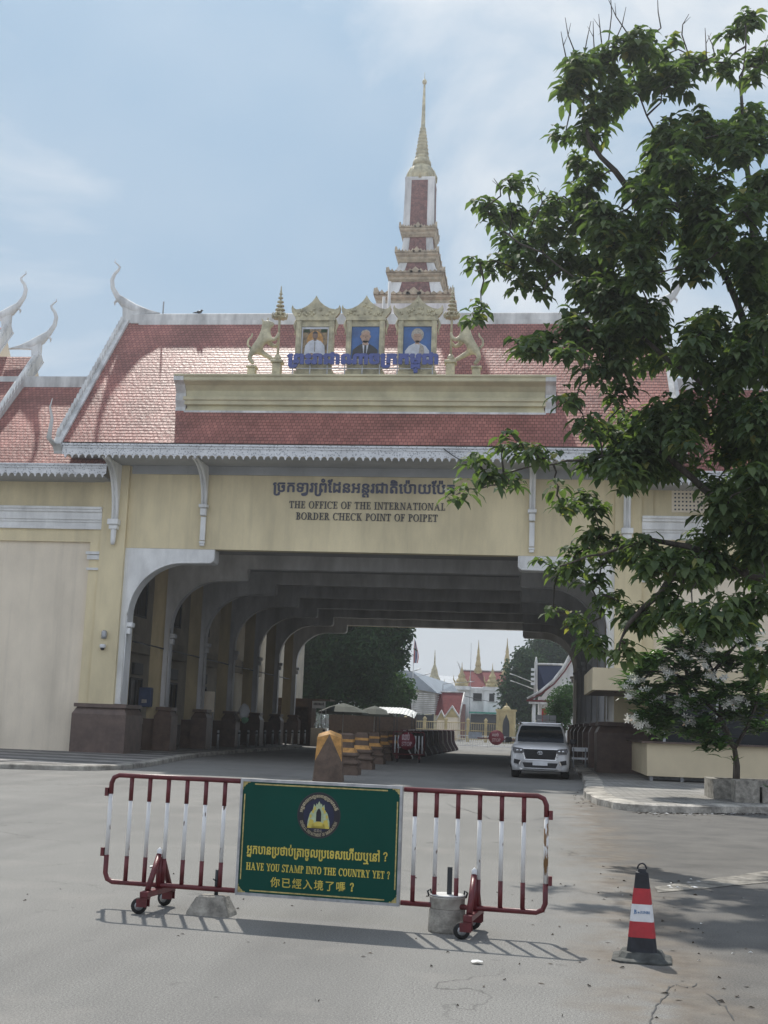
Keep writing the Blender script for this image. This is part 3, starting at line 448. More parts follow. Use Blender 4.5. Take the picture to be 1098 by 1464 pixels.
86:['91,62 91,8 91,6 90,4 88,2 86,1 83,0 79,0 64,0 64,11 68,11 71,12 73,12 75,13 76,14 76,16 76,43 34,43 34,8 33,6 32,4 30,2 28,1 25,0 21,0 7,0 7,11 10,11 13,12 15,12 17,13 18,14 18,16 18,62 34,62 34,54 76,54 76,62','76,60 76,66 73,70 70,73 68,75 67,77 66,78 65,80 65,80 65,81 64,82 65,83 65,83 65,84 66,85 67,87 68,89 70,91 72,94 75,98 95,98 95,86 75,86 75,86 91,68 91,60','18,60 18,66 15,70 12,73 10,75 9,77 8,78 7,80 7,80 7,81 7,82 7,83 7,83 8,84 8,85 9,87 11,89 12,91 15,94 17,98 38,98 38,86 17,86 17,86 34,68 34,60'],
96:['32,62 32,26 32,22 34,18 37,15 41,13 46,12 53,11 59,12 65,13 69,15 72,18 74,22 74,26 74,62 90,62 90,26 85,12 73,3 53,0 33,3 20,12 16,26 16,62','74,60 74,66 71,70 68,73 66,75 65,77 64,78 63,80 63,80 63,81 63,82 63,83 63,83 64,84 64,85 65,87 67,89 68,91 71,94 73,98 94,98 94,86 73,86 73,86 90,68 90,60','16,60 16,66 13,70 11,73 9,75 7,77 6,78 6,80 5,80 5,81 5,82 5,83 5,83 6,84 6,85 7,87 9,89 10,91 13,94 16,98 36,98 36,86 16,86 16,86 32,68 32,60','78,-32 86,-24 88,-26 90,-28 92,-29 94,-30 96,-31 98,-31 102,-31 102,-41 97,-41 94,-40 90,-40 87,-38 84,-37 81,-35','16,-41 16,-31 41,-31 51,-31 59,-29 66,-27 70,-24 73,-20 74,-15 65,-15 65,-4 90,-4 90,-8 89,-16 87,-22 84,-27 80,-32 75,-35 69,-38 61,-39 52,-40 42,-41'],
104:['16,0 16,76 16,80 15,82 14,84 11,86 8,86 3,86 -20,86 -20,98 11,98 16,97 21,97 24,95 27,93 29,91 30,88 31,85 31,81 32,76 32,0'],
105:['-75,114 -78,114 -80,115 -81,117 -82,119 -83,122 -83,126 -83,130 -82,133 -80,136 -78,139 -75,142 -72,144 -68,145 -63,146 -58,146 -54,146 -50,146 -46,145 -42,144 -38,142 -34,140 -31,138 -27,136 -24,134 -20,131 -17,129 -14,126 -14,114','-71,124 -30,124 -33,127 -35,128 -38,130 -41,131 -43,133 -46,134 -48,134 -50,135 -52,135 -54,136 -56,136 -58,136 -62,136 -65,135 -68,134 -69,131 -71,128'],
109:['-14,114 -25,114 -25,150 -14,150','-75,114 -78,114 -80,115 -81,117 -82,119 -83,122 -83,126 -83,130 -82,133 -80,136 -78,139 -75,142 -72,144 -68,145 -63,146 -58,146 -54,146 -50,146 -46,145 -42,144 -38,142 -34,140 -31,138 -27,136 -24,134 -20,131 -17,129 -14,126 -14,114','-71,124 -30,124 -33,127 -35,128 -38,130 -41,131 -43,133 -46,134 -48,134 -50,135 -52,135 -54,136 -56,136 -58,136 -62,136 -65,135 -68,134 -69,131 -71,128'],
115:['-54,-41 -54,-15 -62,-15 -62,-6 -38,-6 -38,-41'],
117:['-50,-41 -57,-40 -63,-39 -67,-36 -71,-32 -73,-28 -73,-23 -73,-6 -60,-6 -60,-23 -59,-24 -59,-26 -58,-27 -58,-28 -56,-29 -55,-30 -53,-31 -52,-31 -50,-31 -46,-31 -44,-30 -42,-29 -41,-27 -40,-25 -40,-23 -40,-6 -26,-6 -26,-23 -26,-28 -28,-32 -32,-36 -36,-39 -42,-40'],
131:['32,63 32,17 32,15 32,13 33,12 34,12 35,11 37,11 45,11 45,0 28,0 25,0 22,1 19,2 18,4 17,6 16,8 16,63','16,60 16,66 13,70 10,73 8,75 7,77 6,78 5,80 5,80 5,81 5,82 5,83 5,83 6,84 6,85 7,87 9,89 10,91 13,94 15,98 36,98 36,86 15,86 15,86 32,68 32,60'],
132:['19,106 16,106 13,107 10,107 7,109 5,110 3,112 1,115 0,117 0,121 1,125 2,129 5,132 10,134 15,135 22,136 22,125 19,125 17,125 15,124 14,123 13,122 12,120 13,119 13,118 14,118 15,117 16,116 18,116 22,117 25,118 27,119 29,122 31,124 33,128 34,132 35,137 35,142 47,142 47,135 46,128 44,122 41,117 38,113 34,110 29,108 24,106','32,63 32,17 32,15 32,13 33,12 34,12 35,11 37,11 45,11 45,0 28,0 25,0 22,1 19,2 18,4 17,6 16,8 16,63','16,60 16,66 13,70 10,73 8,75 7,77 6,78 5,80 5,80 5,81 5,82 5,83 5,83 6,84 6,85 7,87 9,89 10,91 13,94 15,98 36,98 36,86 15,86 15,86 32,68 32,60'],
137:['-49,114 -53,114 -56,115 -59,117 -61,118 -64,121 -66,123 -67,126 -68,129 -68,133 -68,136 -67,139 -66,142 -64,145 -61,147 -59,149 -56,151 -53,151 -49,152 -46,151 -43,151 -40,149 -37,147 -35,145 -33,142 -32,139 -31,136 -30,133 -31,129 -32,126 -33,123 -35,121 -37,118 -40,117 -43,115 -46,114','-50,124 -47,124 -45,125 -43,127 -42,128 -41,131 -41,133 -41,135 -42,137 -43,139 -45,141 -47,142 -50,142 -52,142 -54,141 -56,139 -57,137 -58,135 -58,133 -58,131 -57,128 -56,127 -54,125 -52,124'],
139:['32,60 29,61 26,62 23,63 20,65 18,67 16,70 14,73 14,76 13,79 14,83 14,86 16,89 18,91 20,94 23,96 26,97 29,98 32,98 36,98 39,97 42,96 44,94 47,91 48,89 50,86 51,83 51,79 51,76 50,73 48,70 47,67 44,65 42,63 39,62 36,61','32,71 34,71 36,72 38,73 40,75 41,77 41,79 41,82 40,84 38,86 37,87 34,88 32,88 30,88 28,87 26,86 24,84 24,82 23,79 24,77 24,75 26,73 28,72 30,71','32,0 29,0 26,1 23,2 20,4 18,6 16,9 14,12 14,15 13,18 14,22 14,25 16,28 18,30 20,33 23,35 26,36 29,37 32,37 36,37 39,36 42,35 44,33 47,30 48,28 50,25 51,22 51,18 51,15 50,12 48,9 47,6 44,4 42,2 39,1 36,0','32,10 34,10 36,11 38,12 40,14 41,16 41,18 41,21 40,23 38,25 37,26 34,27 32,27 30,27 28,26 26,25 24,23 24,21 23,18 24,16 24,14 26,12 28,11 30,10'],
141:['-68,114 -68,146 -56,146 -56,114','-43,114 -43,146 -31,146 -31,114'],
146:['-56,114 -56,146 -44,146 -44,114'],
150:['-62,114 -68,114 -72,116 -76,117 -79,120 -81,124 -81,128 -81,131 -80,133 -79,136 -77,138 -75,139 -72,141 -69,142 -64,142 -60,142 -50,142 -45,143 -41,144 -38,146 -36,148 -35,151 -35,155 -20,155 -21,148 -24,143 -28,138 -34,135 -41,133 -48,132 -61,132 -63,132 -65,131 -67,131 -68,130 -69,129 -69,128 -69,127 -68,125 -67,125 -65,124 -63,124 -61,124 -56,124 -56,114'],
185:['-86,-41 -86,-23 -85,-20 -84,-16 -82,-13 -80,-11 -76,-8 -72,-6 -67,-5 -60,-4 -53,-4 -45,-4 -39,-5 -34,-6 -29,-8 -26,-11 -23,-13 -22,-16 -21,-20 -20,-23 -20,-41 -34,-41 -34,-23 -34,-20 -36,-17 -38,-15 -42,-13 -47,-12 -53,-12 -59,-12 -64,-13 -68,-15 -70,-17 -71,-20 -72,-23 -72,-26 -57,-19 -52,-28 -72,-38 -72,-41'],
198:['-85,-40 -85,-13 -84,-11 -84,-9 -83,-8 -82,-7 -79,-7 -77,-7 -35,-7 -35,-3 -21,-3 -21,-7 -14,-7 -14,-15 -21,-15 -21,-40 -35,-40 -53,-31 -71,-40','-71,-29 -53,-22 -35,-29 -35,-15 -71,-15'],
204:['-75,-41 -78,-40 -81,-40 -83,-38 -84,-37 -85,-34 -86,-31 -86,-23 -85,-20 -84,-16 -82,-13 -80,-11 -76,-8 -72,-6 -67,-5 -60,-4 -53,-4 -45,-4 -39,-5 -34,-6 -29,-8 -26,-11 -23,-13 -22,-16 -21,-20 -20,-23 -20,-41 -34,-41 -34,-23 -34,-20 -36,-17 -38,-15 -42,-13 -47,-12 -53,-12 -59,-12 -64,-13 -68,-15 -70,-17 -71,-20 -72,-23 -72,-30 -72,-31 -71,-31 -71,-32 -70,-32 -69,-32 -68,-32 -57,-32 -57,-41'],
209:['-31,-41 -34,-40 -37,-39 -38,-38 -40,-36 -41,-35 -41,-33 -65,-35 -73,-35 -80,-34 -85,-33 -88,-30 -90,-27 -90,-23 -90,-20 -89,-18 -88,-16 -85,-14 -83,-13 -79,-12 -75,-11 -70,-11 -65,-10 -41,-10 -41,-4 -28,-4 -28,-10 -17,-10 -17,-19 -28,-19 -28,-25 -25,-25 -24,-26 -23,-27 -22,-29 -21,-30 -21,-32 -22,-34 -22,-36 -24,-38 -26,-39 -28,-40','-41,-25 -41,-19 -65,-19 -68,-19 -71,-19 -74,-19 -75,-20 -76,-21 -77,-23 -77,-24 -76,-25 -76,-25 -74,-26 -73,-26 -71,-26 -68,-27 -64,-26 -60,-26 -55,-26 -49,-26'],
213:['-85,-41 -85,-4 -71,-4 -53,-14 -35,-4 -21,-4 -21,-41 -35,-41 -35,-15 -53,-25 -71,-15 -71,-32 -64,-32 -64,-41'],
220:['32,63 32,-16 32,-19 33,-21 34,-23 35,-25 37,-27 40,-28 42,-29 45,-29 48,-30 52,-29 56,-28 59,-26 62,-23 64,-20 64,-16 64,-8 80,-8 80,-17 79,-22 78,-27 75,-31 72,-34 68,-36 63,-38 58,-40 53,-40 48,-41 43,-40 37,-40 32,-38 28,-36 24,-34 21,-31 18,-27 17,-22 16,-17 16,63','16,60 16,66 13,70 11,73 9,75 7,77 6,78 6,80 5,80 5,81 5,82 5,83 5,83 6,84 6,85 7,87 9,89 10,91 13,94 16,98 36,98 36,86 16,86 16,86 32,68 32,60'],
223:['-60,-41 -64,-41 -69,-40 -73,-39 -76,-38 -79,-36 -82,-34 -83,-31 -84,-28 -85,-24 -85,-19 -79,-18 -73,-17 -69,-16 -65,-15 -61,-14 -58,-12 -54,-11 -51,-10 -47,-9 -43,-8 -39,-6 -34,-4 -21,-4 -21,-10 -21,-15 -22,-20 -24,-24 -26,-27 -29,-30 -32,-33 -36,-35 -40,-37 -44,-39 -49,-40 -54,-40','-59,-30 -56,-30 -52,-29 -49,-28 -45,-27 -42,-25 -39,-22 -37,-20 -35,-17 -35,-15 -38,-16 -41,-17 -44,-18 -47,-19 -49,-20 -52,-21 -54,-22 -57,-23 -60,-23 -63,-24 -67,-25 -71,-26 -70,-27 -69,-29 -67,-29 -65,-30 -62,-30'],
250:['16,0 16,64 14,67 12,70 10,72 9,74 8,76 8,78 8,79 8,80 9,81 9,81 10,82 10,84 11,85 13,87 14,89 16,91 18,94 21,98 68,98 69,98 71,98 72,99 73,99 74,100 74,102 74,112 90,112 90,102 89,99 89,96 88,93 86,91 84,89 81,88 78,87 74,87 69,86 21,86 21,86 21,86 20,85 20,85 20,84 20,84 19,84 19,84 19,83 19,82 20,81 21,80 22,79 23,77 25,75 27,73 29,70 32,67 32,14 53,33 74,14 74,75 90,75 90,0 72,0 53,17 34,0','70,98 92,98 92,86 70,86','122,0 122,76 122,80 121,82 120,84 117,86 114,86 109,86 86,86 86,98 117,98 122,97 126,97 130,95 132,93 134,91 136,88 137,85 137,81 138,76 138,0'],
258:['16,78 16,102 32,102 32,90 65,90 68,90 70,90 72,90 73,91 74,92 74,94 74,112 90,112 90,94 89,90 89,88 88,85 86,83 84,81 81,80 78,79 73,79 68,78','16,0 16,67 32,67 32,14 53,33 74,14 74,67 90,67 90,0 72,0 53,17 34,0','122,0 122,76 122,80 121,82 120,84 117,86 114,86 109,86 86,86 86,98 117,98 122,97 126,97 130,95 132,93 134,91 136,88 137,85 137,81 138,76 138,0'],
266:['16,39 16,71 17,79 20,86 25,91 31,95 40,97 50,98 61,97 69,95 76,91 81,86 84,79 84,71 84,14 103,31 122,14 122,71 123,79 126,86 131,91 137,95 146,97 156,98 167,97 175,95 182,91 187,86 189,79 190,71 190,0 175,0 175,71 174,76 173,80 170,83 167,85 162,86 156,86 150,86 146,85 142,83 139,80 138,76 137,71 137,0 120,0 103,15 87,0 69,0 69,71 69,76 67,80 64,83 61,85 56,86 50,86 45,86 40,85 36,83 34,80 32,76 32,71 32,39','16,41 32,41 32,36 35,36 38,36 41,35 43,33 45,31 47,29 48,26 49,23 49,19 49,13 47,9 44,5 41,2 37,1 32,0 27,0 24,0 22,1 20,2 18,4 17,7 16,10','32,11 33,11 35,12 36,12 37,13 38,14 38,15 39,16 39,17 39,19 39,21 38,22 37,23 36,24 34,25 32,25','223,0 223,76 223,80 222,82 220,84 218,86 215,86 210,86 187,86 187,98 218,98 223,97 227,97 231,95 233,93 235,91 237,88 238,85 238,81 238,76 238,0'],
268:['16,86 16,98 90,98 90,86','16,41 32,41 32,36 35,36 38,36 41,35 43,33 45,31 47,29 48,26 49,23 49,19 49,13 47,9 44,5 41,2 37,1 32,0 27,0 24,0 22,1 20,2 18,4 17,7 16,10','32,11 33,11 35,12 36,12 37,13 38,14 38,15 39,16 39,17 39,19 39,21 38,22 37,23 36,24 34,25 32,25','16,38 16,49 20,63 33,72 53,75 73,72 85,63 90,49 90,0 74,0 74,49 74,53 72,57 69,60 65,62 59,63 53,64 46,63 41,62 37,60 34,57 32,53 32,49 32,38','16,41 32,41 32,36 35,36 38,36 41,35 43,33 45,31 47,29 48,26 49,23 49,19 49,13 47,9 44,5 41,2 37,1 32,0 27,0 24,0 22,1 20,2 18,4 17,7 16,10','32,11 33,11 35,12 36,12 37,13 38,14 38,15 39,16 39,17 39,19 39,21 38,22 37,23 36,24 34,25 32,25','122,0 122,76 122,80 121,82 120,84 117,86 114,86 109,86 86,86 86,98 117,98 122,97 126,97 130,95 132,93 134,91 136,88 137,85 137,81 138,76 138,0'],
270:['90,36 90,26 88,18 85,12 80,7 73,3 64,1 53,0 33,3 20,12 16,26 16,64 14,67 12,70 10,72 9,74 8,76 8,78 8,79 8,80 9,81 9,81 10,82 10,84 11,85 13,87 14,89 16,91 18,94 21,98 68,98 70,98 72,98 73,99 74,99 74,100 74,102 74,112 90,112 90,102 89,97 88,93 85,90 82,88 78,87 73,86 21,86 21,86 21,85 20,85 20,85 20,84 20,84 19,84 19,84 19,83 19,82 20,81 21,80 22,79 23,77 25,75 27,73 29,70 32,67 32,26 32,22 34,18 37,15 41,13 46,12 53,11 59,12 65,13 69,15 72,18 74,22 74,26 74,36','90,33 74,33 74,41 71,41 67,42 64,43 62,44 60,46 58,48 57,50 56,53 56,56 56,61 58,66 62,69 66,71 71,73 76,73 80,73 83,72 86,71 88,69 89,66 90,63','74,52 74,62 73,62 71,62 70,61 69,61 68,60 68,60 67,59 67,58 67,57 67,55 68,54 69,53 70,53 72,52','70,98 92,98 92,86 70,86','122,0 122,76 122,80 121,82 120,84 117,86 114,86 109,86 86,86 86,98 117,98 122,97 126,97 130,95 132,93 134,91 136,88 137,85 137,81 138,76 138,0'],
272:['49,0 40,1 32,3 25,7 21,12 18,18 17,26 17,39 33,39 33,26 33,22 35,18 37,15 40,13 44,12 49,11 54,12 59,13 62,15 64,18 66,22 66,26 66,39 55,41 44,43 36,46 29,49 23,52 19,56 16,60 14,66 13,71 14,76 15,81 17,85 20,89 24,92 28,94 34,96 41,97 50,98 58,97 66,96 72,94 76,92 80,89 83,85 85,81 86,77 86,73 86,69 71,69 71,73 71,77 69,80 66,83 62,85 57,86 50,86 43,86 37,85 33,83 31,80 29,76 28,71 29,67 30,64 32,61 36,59 40,57 45,55 51,53 58,52 67,50 68,53 69,54 70,56 72,56 74,57 76,57 78,57 80,57 82,56 83,55 84,54 85,52 86,51 86,49 86,48 86,45 86,43 85,42 84,40 83,39 82,38 82,26 81,18 78,12 74,7 67,3 59,1','122,0 122,76 121,80 120,82 119,84 117,86 113,86 108,86 86,86 86,98 116,98 121,97 126,97 129,95 132,93 134,91 135,88 136,85 137,81 137,76 137,0'],
276:['16,0 16,41 32,41 32,28 35,28 39,28 42,27 45,26 47,25 49,23 51,22 53,21 54,19 56,18 58,16 60,14 62,12 64,11 66,11 68,11 69,12 71,12 72,14 73,15 74,17 75,19 76,22 76,25 76,28 75,30 74,32 73,34 71,36 69,38 66,39 63,40 60,41 53,42 47,43 41,45 36,47 31,49 27,52 24,54 21,57 19,60 18,64 17,67 16,71 17,76 18,81 20,85 23,89 26,92 31,94 37,96 44,97 53,98 61,97 69,96 74,95 79,92 83,90 86,87 88,83 89,80 90,76 89,73 89,70 87,68 86,65 83,63 80,61 77,60 72,59 67,58 66,58 66,68 68,69 69,69 71,70 72,70 73,71 73,72 74,74 74,75 74,76 74,78 73,80 72,81 71,83 68,84 66,85 62,86 58,86 54,86 46,86 41,85 36,83 34,80 32,76 32,71 32,68 33,65 35,62 37,60 41,58 44,56 49,54 54,53 60,52 67,50 73,49 78,46 82,44 86,41 88,37 90,33 91,29 91,24 91,20 90,15 88,11 85,8 82,5 79,3 75,1 71,0 66,0 63,0 59,1 56,3 54,5 51,7 48,9 46,11 45,12 43,14 41,15 40,16 38,16 36,17 34,17 32,17 32,0','122,0 122,76 122,80 121,82 120,84 117,86 114,86 109,86 86,86 86,98 117,98 122,97 127,97 130,95 133,93 135,91 136,88 137,85 137,81 138,76 138,0'],
277:['16,0 16,41 32,41 32,28 35,28 39,28 42,27 45,26 47,25 49,23 51,22 53,21 54,19 56,18 58,16 60,14 62,12 64,11 66,11 68,11 69,12 71,12 72,14 73,15 74,17 75,19 76,22 76,25 76,28 75,30 74,32 73,34 71,36 69,38 66,39 63,40 60,41 53,42 47,43 41,45 36,47 31,49 27,52 24,54 21,57 19,60 18,64 17,67 16,71 17,76 18,81 20,85 23,89 26,92 31,94 37,96 44,97 53,98 61,97 69,96 74,95 79,92 83,90 86,87 88,83 89,80 90,76 89,73 89,70 87,68 86,65 83,63 80,61 77,60 72,59 67,58 66,58 66,68 68,69 69,69 71,70 72,70 73,71 73,72 74,74 74,75 74,76 74,78 73,80 72,81 71,83 68,84 66,85 62,86 58,86 54,86 46,86 41,85 36,83 34,80 32,76 32,71 32,68 33,65 35,62 37,60 41,58 44,56 49,54 54,53 60,52 67,50 73,49 78,46 82,44 86,41 88,37 90,33 91,29 91,24 91,20 90,15 88,11 85,8 82,5 79,3 75,1 71,0 66,0 63,0 59,1 56,3 54,5 51,7 48,9 46,11 45,12 43,14 41,15 40,16 38,16 36,17 34,17 32,17 32,0','136,101 120,101 120,125 120,127 120,129 120,130 119,131 117,131 115,131 104,131 104,142 121,142 125,142 128,141 131,140 132,139 134,137 135,134 135,132 136,128 136,125','122,0 122,76 122,80 121,82 120,84 117,86 114,86 109,86 86,86 86,98 117,98 122,97 127,97 130,95 133,93 135,91 136,88 137,85 137,81 138,76 138,0'],
292:['23,60 23,66 20,70 17,73 15,75 14,77 13,78 12,80 12,80 11,81 11,82 11,83 12,83 12,84 13,85 14,87 15,89 17,91 19,94 22,98 42,98 42,86 22,86 22,86 38,68 38,60','38,63 38,12 38,8 37,5 35,3 33,1 30,0 27,0 24,0 21,0 18,1 15,1 12,3 9,4 7,7 6,10 4,13 4,18 5,22 6,26 7,29 9,31 12,33 14,34 17,35 20,36 23,36 23,63','23,11 23,25 21,25 20,24 18,24 16,22 16,21 15,18 16,16 16,14 18,13 19,12 21,11','71,0 71,76 71,80 70,82 68,84 66,86 62,86 58,86 35,86 35,98 66,98 71,97 75,97 78,95 81,93 83,91 84,88 85,85 86,81 86,76 86,0'],
}
KL={'gate': [(220,0,0),(54,47,0),(49,150,0),(272,256,0),(223,409,0),(78,409,0),(220,457,0),(74,505,0),(137,607,-5),(132,611,0),(60,659,0),(69,765,0),(86,870,0),(69,976,0),(204,1082,-5),(78,1082,0),(250,1130,0),(65,1284,0),(105,1386,-5),(131,1390,0),(70,1438,0),(141,1536,-5),(104,1544,0),(77,1592,0),(132,1750,0),(70,1798,0),(141,1897,-5),(65,1904,0)],'stamp': [(86,0,0),(209,102,-5),(49,105,0),(70,211,0),(104,317,0),(69,365,0),(220,471,0),(70,519,0),(270,625,0),(70,779,0),(146,877,-5),(220,884,0),(268,932,0),(54,1086,0),(117,1185,-5),(79,1189,0),(220,1343,0),(70,1391,0),(131,1497,0),(67,1545,0),(83,1645,0),(131,1799,0),(84,1847,0),(109,2000,-5),(77,2002,0),(96,2161,0),(131,2275,0),(277,2323,0)],'kingdom': [(220,0,0),(74,47,0),(139,153,0),(292,218,0),(250,320,0),(266,474,0),(54,729,0),(220,831,0),(49,879,0),(49,985,0),(76,1091,0),(213,1197,-5),(115,1193,-50),(250,1197,0)],'dept': [(86,0,0),(51,105,0),(185,211,-5),(276,211,0),(77,365,0),(49,524,0),(258,630,0),(198,784,0),(69,784,0),(86,890,0),(131,996,0),(276,1044,0),(204,1198,0),(220,1198,0),(70,1245,0),(131,1351,0),(80,1399,0),(83,1454,0),(69,1608,0),(150,1708,-5)],'stop': [(57,0,0),(70,208,0),(146,306,-5)]}
def fill(polys, bold=0.0):
    """union of polygons (nonzero winding) -> 2-D triangles"""
    def area(p): return sum(p[i][0] * p[(i + 1) % len(p)][1] - p[(i + 1) % len(p)][0] * p[i][1] for i in range(len(p)))
    P = [list(p) for p in polys if len(p) > 2]
    if P and sum(area(p) for p in P) < 0: P = [p[::-1] for p in P]
    if bold:
        ex = []
        for p in P:
            for i in range(len(p)):
                a, b = p[i], p[(i + 1) % len(p)]; dx, dy = b[0] - a[0], b[1] - a[1]; L = math.hypot(dx, dy)
                if L < 1e-9: continue
                tx, ty = dx / L * bold, dy / L * bold; nx, ny = -ty, tx
                ex.append([(a[0] - tx * .6 - nx, a[1] - ty * .6 - ny), (b[0] + tx * .6 - nx, b[1] + ty * .6 - ny), (b[0] + tx * .6 + nx, b[1] + ty * .6 + ny), (a[0] - tx * .6 + nx, a[1] - ty * .6 + ny)])
        P = P + ex
    vs = []; es = []
    for p in P:
        b = len(vs); vs += [Vector(q) for q in p]; es += [(b + i, b + (i + 1) % len(p)) for i in range(len(p))]
    V, E_, T, *_ = delaunay_2d_cdt(vs, es, [], 0, 1e-5)
    keep = []
    for t in T:
        cx = sum(V[i].x for i in t) / 3; cy = sum(V[i].y for i in t) / 3; w = 0
        for p in P:
            for i in range(len(p)):
                (x0, y0), (x1, y1) = p[i], p[(i + 1) % len(p)]
                if (y0 <= cy) != (y1 <= cy):
                    if x0 + (cy - y0) * (x1 - x0) / (y1 - y0) > cx: w += 1 if y1 > y0 else -1
        if w: keep.append(tuple(t))
    return [(v.x, v.y) for v in V], keep
def glyph_fill(gid, bold, _c={}):
    if (gid, bold) not in _c:
        _c[gid, bold] = fill([[tuple(map(float, q.split(','))) for q in c.split()] for c in KG[gid]], bold)
    return _c[gid, bold]
def place(mb, V, T, fn, th, mi=0):
    """triangles -> thin raised letters; fn maps (u, v, depth) to 3-D"""
    n = len(V); used = {}
    for t in T:
        for i in range(3):
            e = (t[i], t[(i + 1) % 3])
            if (e[1], e[0]) in used: del used[(e[1], e[0])]
            else: used[e] = 1
    mb.add([fn(u, v, th) for u, v in V] + [fn(u, v, 0) for u, v in V], list(T) + [(a, a + n, b + n, b) for a, b in used], mi)
def khmer(mb, key, fn, height, width=None, bold=6, th=0.02, center=True, mi=0):
    """height: size of the em in metres / 1 (units per em ~ 167 after packing)"""
    s = height / 100.0; L = KL[key]; xs = [x for g, x, y in L]; W_ = max(xs) + 105
    sx = (width / W_) if width else s
    for g, x, y in L:
        if g not in KG: continue
        V, T = glyph_fill(g, bold)
        off = -W_ / 2 if center else 0
        place(mb, [((u + x + off) * sx, (v + y) * s) for u, v in V], T, fn, th, mi)
def serif(w=0.16, h=0.07, sl=0.11):
    """a roman capital alphabet drawn with strokes: stem w, hairline h, serif reach sl; cap height 1"""
    def q(x0, y0, x1, y1): return [(x0, y0), (x1, y0), (x1, y1), (x0, y1)]
    def dg(x0, x1, t, y0=0.0, y1=1.0): return [(x0, y0), (x0 + t, y0), (x1 + t, y1), (x1, y1)]
    def sf(x, y, t): s = 1 if y < .5 else -1; return [q(x - sl, min(y, y + s * h), x + t + sl, max(y, y + s * h))]
    def stem(x): return [q(x, 0, x + w, 1)] + sf(x, 0, w) + sf(x, 1, w)
    def arc(cx, cy, rx, ry, a0, a1, tw, th_):
        k = 14; o = []; i_ = []
        for j in range(k + 1):
            a = rad(a0 + (a1 - a0) * j / k); c, s = math.cos(a), math.sin(a)
            o.append((cx + rx * c, cy + ry * s)); i_.append((cx + (rx - tw) * c, cy + (ry - th_) * s))
        p = o + i_[::-1]
        A_ = sum(p[i][0] * p[(i + 1) % len(p)][1] - p[(i + 1) % len(p)][0] * p[i][1] for i in range(len(p)))
        return [p if A_ > 0 else p[::-1]]
    D = {}
    D['I'] = (stem(sl), w + 2 * sl)
    D['H'] = (stem(sl) + stem(.58) + [q(sl, .47, .6, .47 + h)], .58 + w + sl)
    D['E'] = (stem(sl) + [q(sl, 0, .62, h), q(sl, 1 - h, .60, 1), q(sl, .48, .48, .48 + h), q(.62 - h, 0, .62, .26), q(.60 - h, .76, .60, 1), q(.48 - h, .36, .48, .66)], .66)
    D['F'] = (stem(sl) + [q(sl, 1 - h, .58, 1), q(sl, .48, .46, .48 + h), q(.58 - h, .74, .58, 1), q(.46 - h, .36, .46, .66)], .60)
    D['L'] = (stem(sl) + [q(sl, 0, .60, h), q(.60 - h, 0, .60, .30)], .63)
    D['T'] = ([q(.32 - w / 2, 0, .32 + w / 2, 1)] + sf(.32 - w / 2, 0, w) + [q(0, 1 - h, .64, 1), q(0, .72, h, 1), q(.64 - h, .72, .64, 1)], .66)
    D['O'] = (arc(.40, .5, .40, .52, 0, 180, w, h) + arc(.40, .5, .40, .52, 180, 360, w, h), .80)
    D['C'] = (arc(.40, .5, .40, .52, 45, 315, w, h) + [q(.70, .70, .70 + h, 1.0)], .76)
    D['G'] = (arc(.40, .5, .40, .52, 45, 320, w, h) + [q(.70, .70, .70 + h, 1.0), q(.62, .06, .62 + w, .44), q(.52, .40, .86, .40 + h)], .86)
    D['D'] = (stem(sl) + arc(.32, .5, .42, .5, -90, 90, w, h) + [q(sl, 0, .33, h), q(sl, 1 - h, .33, 1)], .78)
    D['P'] = (stem(sl) + arc(.33, .73, .27, .27, -90, 90, w, h) + [q(sl, .46, .34, .46 + h), q(sl, 1 - h, .34, 1)], .62)
    D['B'] = (stem(sl) + arc(.32, .75, .25, .25, -90, 90, w, h) + arc(.34, .26, .29, .27, -90, 90, w, h) + [q(sl, .48, .36, .48 + h), q(sl, 1 - h, .34, 1), q(sl, 0, .36, h)], .67)
    D['R'] = (stem(sl) + arc(.33, .74, .25, .26, -90, 90, w, h) + [q(sl, .48, .34, .48 + h), q(sl, 1 - h, .34, 1), dg(.56, .30, w, 0, .52), q(.50, 0, .56 + w + .08, h)], .76)
    D['N'] = ([q(sl, 0, sl + h, 1), q(.66, 0, .66 + h, 1), dg(.66 - w + h, sl, w, 0, 1)] + sf(sl, 0, h) + sf(.66, 1, h) + [q(0, 1 - h, sl + .1, 1)], .66 + h + sl)
    D['K'] = (stem(sl) + [dg(sl + w, .56, h, .42, 1), dg(.56, .30, w, 0, .60), q(.46, 1 - h, .74, 1), q(.48, 0, .80, h)], .80)
    D['A'] = ([dg(.08, .36, h, 0, 1), dg(.62, .36 - w * .4, w, 0, 1), q(.20, .30, .64, .30 + h), q(0, 0, .24, h), q(.53, 0, .62 + w + .09, h)], .62 + w + .10)
    D['V'] = ([dg(.36, .08, w, 0, 1), dg(.38, .64, h, 0, 1), q(0, 1 - h, .32, 1), q(.54, 1 - h, .80, 1)], .80)
    D['Y'] = ([q(.32, 0, .32 + w, .46)] + sf(.32, 0, w) + [dg(.32, .06, w, .42, 1), dg(.40, .62, h, .42, 1), q(-.02, 1 - h, .30, 1), q(.52, 1 - h, .78, 1)], .78)
    D['U'] = ([q(sl, .3, sl + w, 1), q(.60, .3, .60 + h, 1)] + sf(sl, 1, w) + sf(.60, 1, h) + arc((sl + .6 + h) / 2, .32, (.6 + h - sl) / 2, .34, 180, 360, (w + h) / 2, h), .60 + h + sl)
    D['M'] = ([q(sl, 0, sl + h, 1), q(.78, 0, .78 + w, 1), dg(.46, sl, w * .9, 0, 1), dg(.48, .78, h, 0, 1)] + sf(sl, 0, h) + sf(.78, 0, w) + [q(0, 1 - h, .2, 1), q(.78, 1 - h, .78 + w + sl, 1)], .78 + w + sl)
